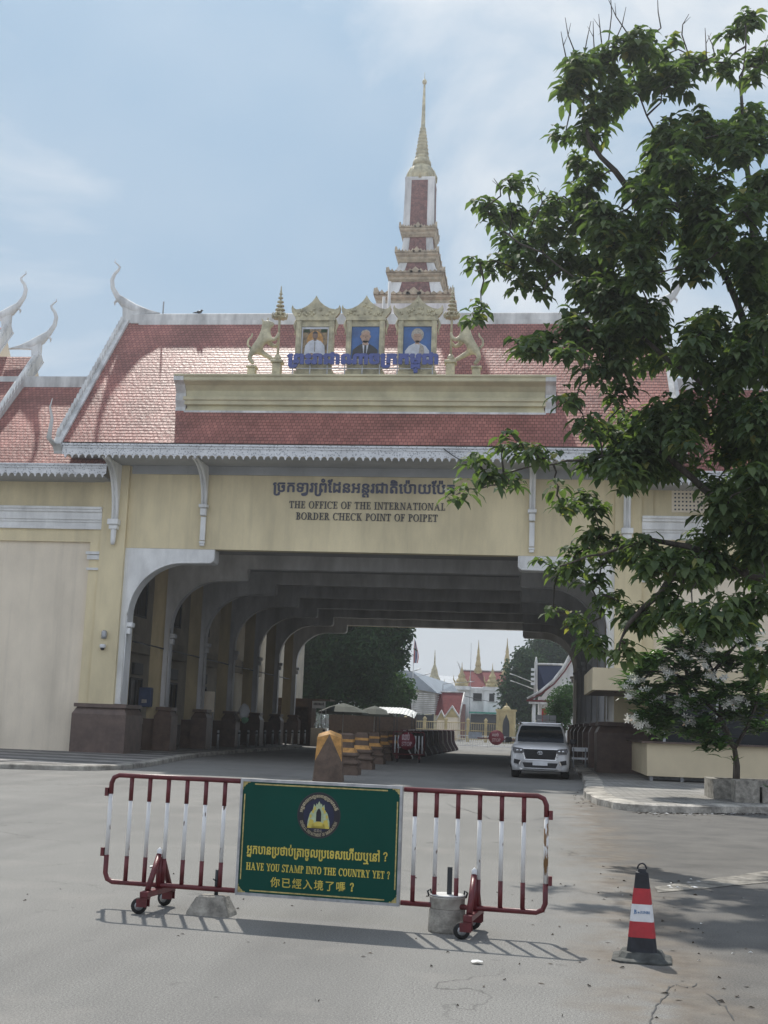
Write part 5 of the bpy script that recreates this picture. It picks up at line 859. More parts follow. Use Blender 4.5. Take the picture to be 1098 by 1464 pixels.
# ---- the spire behind the ridge
TX, TY = -5.82, 58.0
T_ = thing('spire_tower', 'tall slim tiered spire with white and red shaft and needle tip behind the ridge', 'spire', (TX, TY, 15.0)); TO = (TX, TY, 15.0)
def sq(prof): m = MB(TO); m.lathe([(r, z) for r, z in prof], (TX, TY, 0), sq=True); return m
mb = sq([(2.1, 11.76), (2.1, 17.2), (1.95, 17.2), (1.9, 21.4)]); mb.build('tower_base', M['dirty_white'], T_)
def tier(zc0, zc1, hw, zb0, zb1, b0, b1):
    """a cornice with flame antefixes, and the white body with red panels standing on it"""
    m = MB(TO); dz = zc1 - zc0
    m.lathe([(hw * .86, zc0), (hw * .93, zc0 + .18 * dz), (hw * .93, zc0 + .3 * dz), (hw * 1.0, zc0 + .42 * dz), (hw * 1.0, zc0 + .58 * dz), (hw * .70, zc0 + .60 * dz)], (TX, TY, 0), sq=True)
    t = m.build('tier', M['gold_tower'], T_)
    m = MB(TO)
    for k in range(4):
        ca, sa = math.cos(k * math.pi / 2), math.sin(k * math.pi / 2)
        for u, w, h in ((0, .19, .62), (-.19, .10, .42), (.19, .10, .42), (-.36, .09, .28), (.36, .09, .28), (-.52, .09, .28), (.52, .09, .28), (-.68, .09, .30), (.68, .09, .30), (-.82, .08, .42), (.82, .08, .42), (-.95, .08, .66), (.95, .08, .66)):
            w *= hw; h *= dz * .58; z0 = zc0 + .55 * dz
            out_ = [(u * hw - w, z0), (u * hw + w, z0), (u * hw + w * 1.05, z0 + h * .25), (u * hw + w * .55, z0 + h * .55), (u * hw, z0 + h), (u * hw - w * .55, z0 + h * .55), (u * hw - w * 1.05, z0 + h * .25)]
            a = hw * .98; b = hw * 1.04
            vs = [(TX + ca * x + sa * d, TY + sa * x - ca * d, z) for d in (a, b) for x, z in out_]
            n = len(out_); m.add(vs, [tuple(range(n)), tuple(range(2 * n - 1, n - 1, -1))] + [(i, i + n, (i + 1) % n + n, (i + 1) % n) for i in range(n)])
    m.build('flame_ornament', M['gold_tower'], t)
    m = MB(TO); m.lathe([(b0, zb0), (b0 * .55 + b1 * .45, zb0 + (zb1 - zb0) * .3), (b0 * .18 + b1 * .82, zb0 + (zb1 - zb0) * .65), (b1, zb1)], (TX, TY, 0), sq=True)
    m.box(TX - b1 * 1.02, TX + b1 * 1.02, TY - b1 * 1.02, TY + b1 * 1.02, zb1 - .1, zb1 + .02)
    bo = m.build('tier_body', M['dirty_white'], t)
    m = MB(TO)
    for k in range(4):
        ca, sa = math.cos(k * math.pi / 2), math.sin(k * math.pi / 2); vs = []
        for f, hw_ in ((0, b0), (.3, b0 * .55 + b1 * .45), (.65, b0 * .18 + b1 * .82), (.94, b1)):
            for u in (-.56, .56):
                x = u * hw_; d = hw_ + .015; vs.append((TX + ca * x + sa * d, TY + sa * x - ca * d, zb0 + (zb1 - zb0) * f))
        m.add(vs, [(0, 1, 3, 2), (2, 3, 5, 4), (4, 5, 7, 6)])
    m.build('red_panel', M['red_panel'], t)
tier(21.3, 22.30, 1.86, 22.0, 22.95, 1.46, 1.16)
tier(22.7, 23.50, 1.38, 23.25, 24.1, 1.08, .80)
tier(23.85, 24.68, 1.04, 24.45, 25.42, .80, .70)
tier(25.2, 26.0, .90, 25.75, 28.35, .76, .72)
mb = MB(TO); mb.lathe([(.70, 28.25), (.75, 28.32), (.76, 28.6), (.72, 28.82), (.60, 29.05), (.46, 29.18), (.42, 29.3)], (TX, TY, 0), 16)
for k in range(12):
    a = 2 * math.pi * k / 12; mb.tube([(TX + .75 * math.cos(a), TY + .75 * math.sin(a), 28.34), (TX + .77 * math.cos(a), TY + .77 * math.sin(a), 28.62), (TX + .62 * math.cos(a), TY + .62 * math.sin(a), 29.02)], [.05, .05, .02], 5)
mb.build('lotus_cap', M['gold'], T_)
pr = [(.48, 29.25), (.46, 29.45), (.38, 29.6)]; z = 29.6
for k in range(9):
    r = .36 - .025 * k; h = .225 - .008 * k; pr += [(r * .72, z), (r, z + h * .35), (r, z + h * .6), (r * .70, z + h)]; z += h
pr += [(.11, z), (.085, z + 1.0), (.05, z + 2.3), (.04, 33.7)]
mb = MB(TO); mb.lathe(pr, (TX, TY, 0), 14); mb.ball((TX, TY, 33.82), (.12, .12, .16), 10, 6); mb.lathe([(.02, 33.9), (.008, 34.35)], (TX, TY, 0), 6); mb.build('needle', M['gold'], T_)
for x in (-7.1, -6.85):
    mb = MB(TO); mb.tube([(x, 55.2, 15.2), (x - .02, 55.2, 21.4 + (x + 7.1) * 3)], [.10, .07], 8); tag(mb.build('lightning_pole', M['dirty_white']), 'taller white pole in front of the spire foot' if x > -7 else 'shorter white pole in front of the spire foot', 'pole').location = (TX, TY, 15.0)

# ================================================================== ON THE CORNICE: portraits, lions, parasols, blue letters
PZ = 14.952; PY = 46.62
def ell(cx, cz, rx, rz, n=20, a0=0, a1=360): return [(cx + rx * math.cos(rad(a0 + (a1 - a0) * i / n)), cz + rz * math.sin(rad(a0 + (a1 - a0) * i / n))) for i in range(n if a1 - a0 == 360 else n + 1)]
def portrait(cx, label, kind):
    org = (cx, PY, PZ); t = thing('portrait_frame', label, 'portrait', org, group='royal portraits on the cornice')
    m = MB(org)
    m.box(cx - .86, cx + .86, PY - .22, PY + .3, PZ, PZ + .12); m.box(cx - .78, cx + .78, PY - .16, PY + .25, PZ + .121, PZ + .28)
    m.box(cx - .70, cx + .70, PY - .10, PY + .15, PZ + .281, PZ + .62)
    for q in (-1, 1): m.box(cx + q * .66 - .10, cx + q * .66 + .10, PY - .14, PY + .12, PZ + .621, PZ + 2.36); m.box(cx + q * .66 - .045, cx + q * .66 + .045, PY - .17, PY - .141, PZ + .7, PZ + 2.3)
    m.box(cx - .559, cx + .559, PY - .06, PY + .1, PZ + 2.14, PZ + 2.36); m.box(cx - .559, cx + .559, PY - .06, PY + .1, PZ + .621, PZ + .80)
    m.box(cx - .80, cx + .80, PY - .17, PY + .14, PZ + 2.361, PZ + 2.48)
    m.build('frame', M['gold'], t)
    g = MB(org)                                            # ogee gable with curled ends
    half = [(0, 3.40), (.05, 3.30), (.16, 3.14), (.34, 2.98), (.56, 2.86), (.78, 2.82), (.90, 2.88), (.95, 3.0), (.99, 2.88), (.97, 2.72), (.86, 2.56), (.78, 2.481)]
    pts = [(cx + x, PZ + z) for x, z in half] + [(cx - x, PZ + z) for x, z in half[:0:-1]]
    V, T = fill([pts]); place(g, V, T, lambda u, v, d: (u, PY - .15 - d + .2, v), .2)
    for i in range(26):
        x = random.uniform(-.75, .75); zt = 2.9 + .42 * max(0, 1 - abs(x) / .35) ** 1.5; z = random.uniform(2.56, max(2.6, zt - .1)); g.ball((cx + x, PY - .16, PZ + z), (.055, .05, .055), 6, 4)
    g.build('gable', M['gold'], t)
    for q in (-1, 1):
        c = MB(org); c.tube([(cx + q * .78, PY, PZ + 2.44), (cx + q * .86, PY, PZ + 2.2), (cx + q * .80, PY, PZ + 2.0), (cx + q * .84, PY, PZ + 1.8)], [.05, .06, .04, .015], 6); c.build('side_scroll', M['gold'], t)
    lay = [0]
    def L(polys, mk):
        lay[0] += 1; m = MB(org); y = PY - .02 - lay[0] * .003
        for p in polys:
            V, T = fill([[(cx + a * .92, PZ + b) for a, b in p]]); m.add([(u, y, v) for u, v in V], T)
        return m, M[mk]
    bits = []
    R = lambda x0, x1, z0, z1: [(x0, z0), (x1, z0), (x1, z1), (x0, z1)]
    bk = MB(org); bk.box(cx - .555, cx + .555, PY - .015, PY + .05, PZ + .805, PZ + 2.135)
    pic = bk.build('picture', M['photo_gold' if kind == 'a' else 'photo_blue'], t)
    if kind == 'a':
        bits += [L([R(-.6, .6, 2.04, 2.13), R(-.6, -.54, .81, 2.04), R(.54, .6, .81, 2.04)], 'shirt'), L([ell(0, 1.55, .36, .42, 24)], 'orange'),
                 L([R(-.5, -.25, 1.9, 2.04), R(.25, .5, 1.9, 2.04)], 'leaf_far'),
                 L([[(-.46, .95), (.46, .95), (.42, 1.35), (.28, 1.52), (.1, 1.6), (-.1, 1.6), (-.28, 1.52), (-.42, 1.35)]], 'shirt'),
                 L([R(-.06, .06, 1.55, 1.66), ell(0, 1.77, .115, .155)], 'skin_dk'), L([ell(0, 1.80, .125, .15, 12, 20, 160)], 'suit'),
                 L([R(-.48, .48, .81, .98)], 'photo_gold'), L([ell(-.14, 1.0, .10, .05), ell(.14, 1.0, .10, .05)], 'skin'), L([R(-.012, .012, 1.1, 1.52)], 'photo_gold')]
    elif kind == 'b':
        bits += [L([[(-.56, .81), (.56, .81), (.54, 1.18), (.34, 1.34), (.12, 1.45), (-.12, 1.45), (-.34, 1.34), (-.54, 1.18)]], 'suit'), L([[(-.13, 1.46), (.15, 1.46), (.05, .95), (0, .88), (-.06, .95)]], 'shirt'), L([[(-.035, 1.38), (.045, 1.38), (.06, .95), (0, .84), (-.06, .95)]], 'suit'),
                 L([R(-.11, .12, 1.38, 1.56), ell(0, 1.73, .20, .265)], 'skin'), L([ell(0, 1.80, .215, .215, 14, 15, 165)], 'hair'), L([ell(0.02, 1.80, .165, .155, 14, 0, 180)], 'skin'),
                 L([R(-.12, -.04, 1.74, 1.76), R(.05, .13, 1.74, 1.76), R(-.05, .07, 1.585, 1.60)], 'skin_dk'), L([[(0, 1.74), (.03, 1.66), (-.02, 1.66)]], 'skin_dk'), L([ell(-.205, 1.72, .03, .055), ell(.205, 1.72, .03, .055)], 'skin')]
    else:
        bits += [L([[(-.52, .81), (.52, .81), (.52, 1.14), (.36, 1.34), (.12, 1.46), (-.12, 1.46), (-.36, 1.34), (-.52, 1.14)]], 'shirt'), L([ell(0, 1.80, .27, .27)], 'hair'),
                 L([R(-.09, .09, 1.38, 1.56), ell(0, 1.70, .18, .23)], 'skin'), L([ell(0, 1.84, .2, .12, 14, 0, 180)], 'hair'), L([R(-.11, -.04, 1.72, 1.74), R(.04, .11, 1.72, 1.74), R(-.05, .05, 1.575, 1.592)], 'skin_dk'),
                 L([[(.05, .81), (.34, .81), (.28, 1.30), (.12, 1.44)]], 'hair'), L([ell(0, 1.39, .09, .02)], 'plate_white')]
    for m, mm in bits: m.build('printed_figure', mm, pic)
    return t
portrait(-8.70, 'gold framed portrait of a man in a white tunic seated before a golden room', 'a')
portrait(-6.68, 'gold framed portrait of a grey haired man in dark suit and tie on blue', 'b')
portrait(-4.62, 'gold framed portrait of a light haired woman in a white blouse on blue', 'c')

def skin_mesh(nodes, edges, levels=2):
    """one continuous body grown over a skeleton: nodes (x,y,z,r)"""
    import bmesh
    bm = bmesh.new(); ly = bm.verts.layers.skin.verify(); vs = []
    for i, (x, y, z, r) in enumerate(nodes):
        v = bm.verts.new((x, y, z)); v[ly].radius = (r, r); v[ly].use_root = (i == 0); vs.append(v)
    for a, b in edges: bm.edges.new((vs[a], vs[b]))
    me = bpy.data.meshes.new('body'); bm.to_mesh(me); bm.free()
    o = bpy.data.objects.new('body', me); COL.objects.link(o)
    k = o.modifiers.new('skin', 'SKIN'); k.use_smooth_shade = True; k.branch_smoothing = .4
    u = o.modifiers.new('sub', 'SUBSURF'); u.levels = levels; u.render_levels = levels
    bpy.context.view_layer.update()
    m2 = bpy.data.meshes.new_from_object(o.evaluated_get(bpy.context.evaluated_depsgraph_get()))
    bpy.data.objects.remove(o); bpy.data.meshes.remove(me)
    return m2
def lion(mir, label):
    P = lambda px, py, dy=0.0: Vector((at(px, py, PY).x, PY + dy, at(px, py, PY).z))
    fx = (lambda v: Vector((-13.47 - v.x, v.y, v.z))) if mir else (lambda v: v)
    ped = fx(Vector((-11.19, PY, PZ))); org = tuple(ped)
    t = thing('lion_statue', label, 'statue', org, group='rearing lions beside the parasols')
    m = MB(org); m.bbox(ped.x - .16, ped.x + .16, PY - .16, PY + .16, PZ, PZ + .42, .02); m.bbox(ped.x - .21, ped.x + .21, PY - .21, PY + .21, PZ + .421, PZ + .50, .02); m.build('pedestal', M['gold'], t)
    sk = [(366, 497, 0, .21), (374, 488, 0, .22), (380, 480, 0, .23), (379, 470, 0, .18), (381, 464, 0, .17), (387, 463, 0, .13), (393, 464, 0, .07),      # hip..muzzle
          (361, 505, -.12, .14), (357, 512, -.14, .10), (361, 519, -.14, .085), (364, 522, -.15, .08),                                                         # hind leg
          (372, 502, .12, .13), (382, 508, .13, .10), (390, 513, .12, .08), (394, 513, .12, .06),                                                              # other hind leg
          (387, 486, -.14, .11), (393, 488, -.16, .08), (398, 482, -.13, .07), (399, 477, -.1, .06),                                                           # fore leg
          (386, 491, .14, .10), (393, 494, .15, .075), (398, 488, .12, .065),
          (359, 499, 0, .055), (354, 493, 0, .05), (355, 486, 0, .045), (360, 481, 0, .04), (361, 476, 0, .035),                                               # tail
          (377, 461, -.07, .05), (375, 456, -.07, .02), (382, 458, .07, .04), (383, 453, .07, .015)]                                                           # crest
    nodes = []
    for px, py, dy, r in sk:
        v = fx(P(px, py, dy)); nodes.append((v.x - org[0], v.y - org[1], v.z - org[2], r))
    ed = [(0, 1), (1, 2), (2, 3), (3, 4), (4, 5), (5, 6), (0, 7), (7, 8), (8, 9), (9, 10), (0, 11), (11, 12), (12, 13), (13, 14), (2, 15), (15, 16), (16, 17), (17, 18), (2, 19), (19, 20), (20, 21), (0, 22), (22, 23), (23, 24), (24, 25), (25, 26), (4, 27), (27, 28), (4, 29), (29, 30)]
    me = skin_mesh(nodes, ed, 1); me.name = 'body'; me.materials.append(M['gold'])
    o = bpy.data.objects.new('body', me); COL.objects.link(o); o.parent = t
lion(False, 'gold rearing lion statue gripping the parasol nearest the bare roof'); lion(True, 'gold rearing lion statue beside the overhanging tree leaves')
def parasol(x, label):
    org = (x, PY, PZ); t = thing('tiered_parasol', label, 'parasol', org, group='tiered parasols on the cornice')
    m = MB(org); m.bbox(x - .17, x + .17, PY - .17, PY + .17, PZ, PZ + .62, .02); m.bbox(x - .24, x + .24, PY - .24, PY + .24, PZ + .621, PZ + .74, .02); m.lathe([(.16, PZ + .74), (.15, PZ + .86), (.08, PZ + 1.0)], (x, PY, 0), 8); m.build('pedestal', M['gold'], t)
    m = MB(org); m.lathe([(.05, PZ + .9), (.04, PZ + 3.6), (.015, PZ + 3.85)], (x, PY, 0), 8); m.build('staff', M['gold'], t)
    for k in range(7):
        r = .27 - .034 * k; z = PZ + 2.50 + k * .165
        m = MB(org); m.lathe([(r * .6, z - .02), (r, z), (r * .92, z + .05), (.05, z + .075)], (x, PY, 0), 14)
        if k == 0:
            for j in range(10): a = 2 * math.pi * j / 10; m.tube([(x + r * math.cos(a), PY + r * math.sin(a), z), (x + 1.15 * r * math.cos(a), PY + 1.15 * r * math.sin(a), z + .13), (x + 1.05 * r * math.cos(a), PY + 1.05 * r * math.sin(a), z + .22)], [.04, .035, .01], 5)
        m.build('parasol_tier', M['gold'], t)
parasol(-10.18, 'gold tiered parasol before the man in the white tunic'); parasol(-3.29, 'gold tiered parasol next to the woman in the white blouse')
t = thing('letter_sign', 'row of blue Khmer letters standing before the three portraits', 'sign', (-6.8, 46.22, PZ))
m = MB((-6.8, 46.22, PZ)); khmer(m, 'kingdom', lambda u, v, d: (-6.8 + u, 46.22 - d, PZ + .50 + v), .37, 5.75, 10, .08); m.build('lettering', M['blue'], t)
m = MB((-6.8, 46.22, PZ))
for z in (PZ + .30, PZ + .62): m.box(-9.6, -3.95, 46.23, 46.25, z, z + .03)
for i in range(9): m.box(-9.5 + i * .69, -9.46 + i * .69, 46.251, 46.28, PZ, PZ + .66)
m.build('rail', M['steel'], t)
# antenna pole and a bird on the ridge
p = at(231, 447, 51.3); m = MB(tuple(p)); m.tube([(p.x, YR, ZR + .30), (p.x, YR, ZR + .95)], .035, 6); tag(m.build('antenna_pole', M['pole'], loc=tuple(p)), 'short thin pole on the white ridge beside the curled finial', 'pole')
p = at(283, 446, 51.3); o_ = (p.x, YR, ZR - .04 + .4); m = MB(o_); m.ball((p.x, YR, ZR - .04 + .50), (.13, .07, .075), 8, 6); m.ball((p.x + .11, YR, ZR - .04 + .57), (.055, .05, .05), 8, 5); m.tube([(p.x - .08, YR, ZR - .04 + .49), (p.x - .3, YR, ZR - .04 + .46)], [.045, .012], 6); m.tube([(p.x + .15, YR, ZR - .04 + .57), (p.x + .20, YR, ZR - .04 + .56)], [.015, .004], 5); m.tube([(p.x, YR, ZR - .04 + .45), (p.x, YR, ZR - .04 + .39)], .012, 4)
tag(m.build('pigeon', M['frame_dark'], loc=o_), 'small dark pigeon perched on the white roof ridge', 'bird')
# things fixed to the left corner pilaster
o_ = (-16.5, 46.84, 4.66); m = MB(o_); m.lathe([(.09, 4.50), (.11, 4.55), (.11, 4.78), (.05, 4.83)], (-16.5, 46.72, 0), 10); m.box(-16.55, -16.45, 46.72, 46.838, 4.62, 4.70); tag(m.build('wall_lamp', M['steel'], loc=o_), 'small grey lamp on the yellow pilaster above a camera', 'lamp')
t = thing('security_camera', 'white dome camera with black lens on the yellow pilaster', 'camera', (-16.52, 46.84, 4.17)); o_ = (-16.52, 46.84, 4.17)
m = MB(o_); m.lathe([(.10, 4.14), (.12, 4.18), (.12, 4.27), (.06, 4.29)], (-16.52, 46.72, 0), 12); m.box(-16.57, -16.47, 46.72, 46.838, 4.18, 4.26); m.build('housing', M['plate_white'], t)
m = MB(o_); m.ball((-16.52, 46.70, 4.13), (.085, .085, .085), 10, 8); m.build('lens', M['black'], t)
t = thing('wall_box', 'blue metal box mounted beside the second column', 'box', (-16.45, 52.9, 1.9)); o_ = (-16.45, 52.9, 1.9)
m = MB(o_); m.bbox(-16.84, -16.3, 52.62, 52.99, 1.98, 2.82, .03); m.build('cabinet', mat('blue_box_paint', (.03, .06, .14), .5), t)
m = MB(o_); m.box(-16.68, -16.46, 52.59, 52.619, 2.15, 2.3); m.build('label_plate', M['steel'], t)
t = thing('notice_board', 'pale notice board standing against the third column plinth', 'notice board', (-15.9, 59.0, .15)); o_ = (-15.9, 59.0, .15)
m = MB(o_); m.bbox(-16.2, -15.42, 60.25, 60.32, 1.9, 2.9, .02); m.build('board', M['cream'], t); m = MB(o_)
for x in (-16.1, -15.52): m.box(x, x + .05, 60.33, 60.38, .15, 2.85)
m.build('leg', M['steel'], t)

# ================================================================== THE WHEELED BARRIER IN FRONT
B0, B1 = Vector((-3.60, 10.67)), Vector((.145, 10.20)); BL = (B1 - B0).length; BA = math.atan2(B1.y - B0.y, B1.x - B0.x)
BR = thing('wheeled_barrier', 'red and white tube barrier on castors with green sign board in the middle', 'barrier', (B0.x, B0.y, 0), BA)
S0, S1 = 1.195, 2.60                                           # where the sign board sits along the barrier
ZT, ZB = 1.10, .205
def rail(side):
    m = MB(); r = .021; c = .07
    if side < 0: pts = [(S0 - .01, 0, ZT), (c, 0, ZT), (c * .3, 0, ZT - c * .3), (0, 0, ZT - c), (0, 0, ZT - .16)]
    else: pts = [(S1 + .01, 0, ZT), (BL - c, 0, ZT), (BL - c * .3, 0, ZT - c * .3), (BL, 0, ZT - c), (BL, 0, ZT - .16)]
    m.tube(pts, r, 10); m.build('top_rail', M['maroon'], BR)
    m = MB(); z = ZB + .22
    if side < 0: pts = [(S0 - .01, 0, ZB), (c, 0, ZB), (c * .3, 0, ZB + c * .3), (0, 0, ZB + c), (0, 0, z)]
    else: pts = [(S1 + .01, 0, ZB), (BL - c, 0, ZB), (BL - c * .3, 0, ZB + c * .3), (BL, 0, ZB + c), (BL, 0, z)]
    m.tube(pts, r, 10); m.build('bottom_rail', M['maroon'], BR)
    x = 0 if side < 0 else BL
    m = MB(); m.tube([(x, 0, z + .0005), (x, 0, ZT - .1605)], .0185, 10); m.build('end_post', M['rust_heavy' if side > 0 else 'rust_white'], BR)
    for zz in (z - .01, ZT - .18): m = MB(); m.box(x + side * .022, x + side * .05, -.02, .02, zz, zz + .07); m.build('hinge_lug', M['maroon'], BR)
rail(-1); rail(1)
BX = [.19 + .172 * i for i in range(6)] + [S1 + .105 + .178 * i for i in range(6)]
for x in BX:
    m = MB(); m.tube([(x, 0, ZB + .22), (x, 0, ZT - .21)], .0175, 10); b = m.build('bar', M['rust_white'], BR)
    m = MB(); m.tube([(x, 0, ZB + .02), (x, 0, ZB + .2205)], .0188, 10); m.build('painted_end', M['maroon'], b); m = MB(); m.tube([(x, 0, ZT - .2105), (x, 0, ZT - .02)], .0188, 10); m.build('painted_end', M['maroon'], b)
# A-legs with two castors each
for x, sgn in ((.50, 1), (S1 + .61, 1)):
    m = MB()
    for q in (-1, 1): m.tube([(x, q * .028, .46), (x, q * .22, .19)], [.024, .026], 8)
    m.bbox(x - .035, x + .035, -.30, .30, .135, .185, .006)
    m.tube([(x, 0, .43), (x, 0, .19)], .03, 8)
    l_ = m.build('support_leg', M['maroon'], BR)
    m = MB(); m.lathe([(.026, .44), (.022, .50), (.0, .52)], (x, -.026, 0), 8); m.build('leg_tip', M['plate_white'], l_)
    for q in (-.26, .26):
        dx = -.05; w = MB(); w.lathe([(.058, -.02), (.066, -.012), (.066, .012), (.058, .02)], (0, 0, 0), 16)
        ty = w.build('castor_wheel', M['rubber'], BR, (x + dx, q, .066), (math.pi / 2, 0, .3 if q < 0 else -.2))
        w = MB(); w.lathe([(.036, -.022), (.036, .022)], (0, 0, 0), 12); w.build('hub', M['steel'], ty)
        w = MB(); w.box(x - .035, x + .035, q - .03, q + .03, .125, .1345); w.box(x + dx - .012, x + .03, q - .034, q - .027, .06, .1249); w.box(x + dx - .012, x + .03, q + .027, q + .034, .06, .1249); w.build('castor_fork', M['maroon'], BR)
# sign board
SM, SZ, SW, SH = (S0 + S1) / 2, (.175 + 1.125) / 2, S1 - S0, .95
m = MB(); m.box(S0 + .022, S1 - .022, -.012, .012, .199, 1.101); sb = m.build('sign_board', M['sign_green'], BR)
m = MB(); z0, z1 = .175, 1.125
m.box(S0, S0 + .0215, -.022, .02, z0, z1); m.box(S1 - .0215, S1, -.022, .02, z0, z1); m.box(S0 + .022, S1 - .022, -.022, .02, z1 - .0235, z1); m.box(S0 + .022, S1 - .022, -.022, .02, z0, z0 + .0235)
m.build('frame', M['steel'], sb)
fb = lambda cx, cz, y=-.0125: (lambda u, v, d: (SM + cx + u, y - d, SZ + cz + v))
# border: thin gold line with notched corners and scroll triangles
m = MB(); a, b, c = SW / 2 - .040, SH / 2 - .042, .085; t_ = .0055; ln = [(-a + c, b), (a - c, b), (a, b - c), (a, -b + c), (a - c, -b), (-a + c, -b), (-a, -b + c), (-a, b - c)]
for i in (0, 2, 4, 6):
    p, q = Vector(ln[i]), Vector(ln[i + 1]); d = (q - p).normalized(); nn = Vector((-d.y, d.x)) * t_
    V = [p - nn, q - nn, q + nn, p + nn]; m.add([(SM + v.x, -.0145, SZ + v.y) for v in V], [(0, 1, 2, 3)])
for qx in (-1, 1):
    for qz in (-1, 1):
        k = MB(); polys = []
        for (u, v, r) in ((0, 0, .016), (.022, .002, .013), (.042, .003, .010), (.060, .002, .008), (.002, .022, .013), (.003, .042, .010), (.002, .060, .008), (.020, .020, .012), (.034, .016, .008), (.016, .034, .008)):
            cx, cz = qx * (a + .022 - u), qz * (b + .018 - v); ring = ell(cx, cz, r, r, 10); inn = ell(cx, cz, r * .42, r * .42, 8)
            V, T = fill([ring]); m.add([(SM + x, -.0142 - u * .01 - v * .012, SZ + z) for x, z in V], T)
m.build('border', mat('pale_gold_vinyl', (.46, .38, .14), .45, .2, 30), sb)
m = MB(); khmer(m, 'stamp', fb(-.055, -.135), .062, 1.13, 4, .003); roman(m, '?', fb(.575, -.130), .072, font=THIN, th=.003)
roman(m, 'HAVE YOU STAMP INTO THE COUNTRY YET ?', fb(0.0, -.268), .060, 1.235, SLAB, .06, .003)
han(m, '你已經入境了嗎 ', fb(-.026, -.385), .085, .094)
roman(m, '?', fb(.303, -.385), .068, font=SLAB, th=.003); m.build('lettering', M['sign_gold'], sb)
# emblem: black disc, ring of letters, temple gate
EX, EZ, ER = -.005, .205, .187
def disc(r, mk, y, par, name): m = MB(); p = ell(SM + EX, SZ + EZ, r, r, 48); V, T = fill([p]); m.add([(u, y, v) for u, v in V], T); return m.build(name, M[mk], par)
em = disc(ER, 'frame_dark', -.0140, sb, 'emblem'); disc(ER - .006, 'sign_black', -.0145, sb, 'emblem'); disc(.132, 'sign_navy', -.0150, sb, 'emblem')
def ring(m, radius, a_mid, span, top):
    def fn0(u, v, d):
        ang = rad(a_mid) - u / radius if top else rad(a_mid) + u / radius
        rr = radius + v if top else radius - v
        return (SM + EX + rr * math.cos(ang), -.0148 - d, SZ + EZ + rr * math.sin(ang))
    return fn0
m = MB(); khmer(m, 'dept', ring(m, .145, 90, 0, True), .021, .143 * rad(168), 6, .0015)
roman(m, 'GENERAL DEPARTMENT OF IMMIGRATION', ring(m, .171, 270, 0, False), .025, .160 * rad(155), THIN, .10, .0015); m.build('ring_lettering', M['ring_text'], sb)
def EP(polys, y, mk, name='temple_emblem'):
    m = MB()
    for p in polys:
        V, T = fill([[(SM + EX + x, SZ + EZ + z) for x, z in p]]); m.add([(u, y, v) for u, v in V], T)
    m.build(name, M[mk], sb)
half = [(0, .115), (.016, .085), (.022, .098), (.030, .070), (.044, .090), (.050, .060), (.052, .035), (.066, .030), (.078, .010), (.086, -.02), (.094, -.05), (.096, -.092)]
EP([half + [(-x, z) for x, z in half[::-1]]], -.0156, 'sign_pale')
EP([[(-.095, -.105), (.095, -.105), (.095, -.088), (-.095, -.088)], [(-.090, -.087), (-.035, -.087), (-.045, -.04), (-.075, -.03)], [(.090, -.087), (.035, -.087), (.045, -.04), (.075, -.03)], ell(0, -.105, .06, .055, 14, 0, 180)], -.0162, 'sign_gold')
EP([[(-.022, -.05), (.022, -.05), (.022, .02), (.012, .045), (0, .058), (-.012, .045), (-.022, .02)]], -.0168, 'sign_black')
for (px, pz) in ((-.05, .03), (.05, .03), (-.035, .055), (.035, .055), (-.07, -.01), (.07, -.01)): EP([ell(px, pz, .010, .016, 8)], -.0165, 'sign_gold')
m = MB(); roman(m, 'G.D.I.', fb(EX, EZ - .135, -.0150), .022, .07, THIN, .06, .0015); m.build('emblem_lettering', M['ring_text'], sb)

# weights at the barrier
o_ = (-2.615, 10.54, 0); t = thing('concrete_weight', 'grey trapezoid concrete block with a thin steel peg behind the barrier bars', 'weight', o_, BA)
m = MB(); m.loft([[(-.185, -.11, 0), (.185, -.11, 0), (.185, .11, 0), (-.185, .11, 0)], [(-.18, -.105, .03), (.18, -.105, .03), (.18, .105, .03), (-.18, .105, .03)], [(-.115, -.075, .145), (.12, -.075, .15), (.12, .075, .15), (-.115, .075, .145)], [(-.10, -.06, .155), (.10, -.06, .16), (.10, .06, .16), (-.10, .06, .155)]], smooth=False)
m.build('block', M['concrete'], t); m = MB(); m.tube([(.02, .03, .15), (.02, .03, .36)], .018, 8); m.tube([(.02, .01, .27), (-.005, -.0, .29)], .006, 6); m.build('peg', M['frame_dark'], t)
o_ = (-.635, 10.36, 0); t = thing('concrete_weight', 'round cast concrete weight in a white bucket with a steel peg', 'weight', o_)
m = MB(); m.lathe([(.150, 0), (.152, .02), (.146, .17), (.140, .18)], (0, 0, 0), 24); m.build('concrete_drum', M['concrete'], t)
m = MB(); m.lathe([(.138, .1801), (.142, .19), (.142, .255), (.148, .262), (.148, .275), (.140, .277), (.128, .255), (.0, .253)], (0, 0, 0), 24); m.build('bucket', M['kerb'], t); m = MB(); m.lathe([(.10, .279), (.142, .279), (.146, .286), (.10, .288)], (0, 0, 0), 24); m.build('bucket_rim', M['dirty_white'], t)
for q in (-1, 1): m = MB(); m.tube([(q * .149, 0, .265), (q * .161, 0, .305), (q * .138, .01, .32), (q * .133, .02, .29)], .008, 6); m.build('bucket_lug', M['frame_dark'], t)
m = MB(); m.box(-.005, .035, -.01, .01, .25, .50); m.build('peg', M['frame_dark'], t)

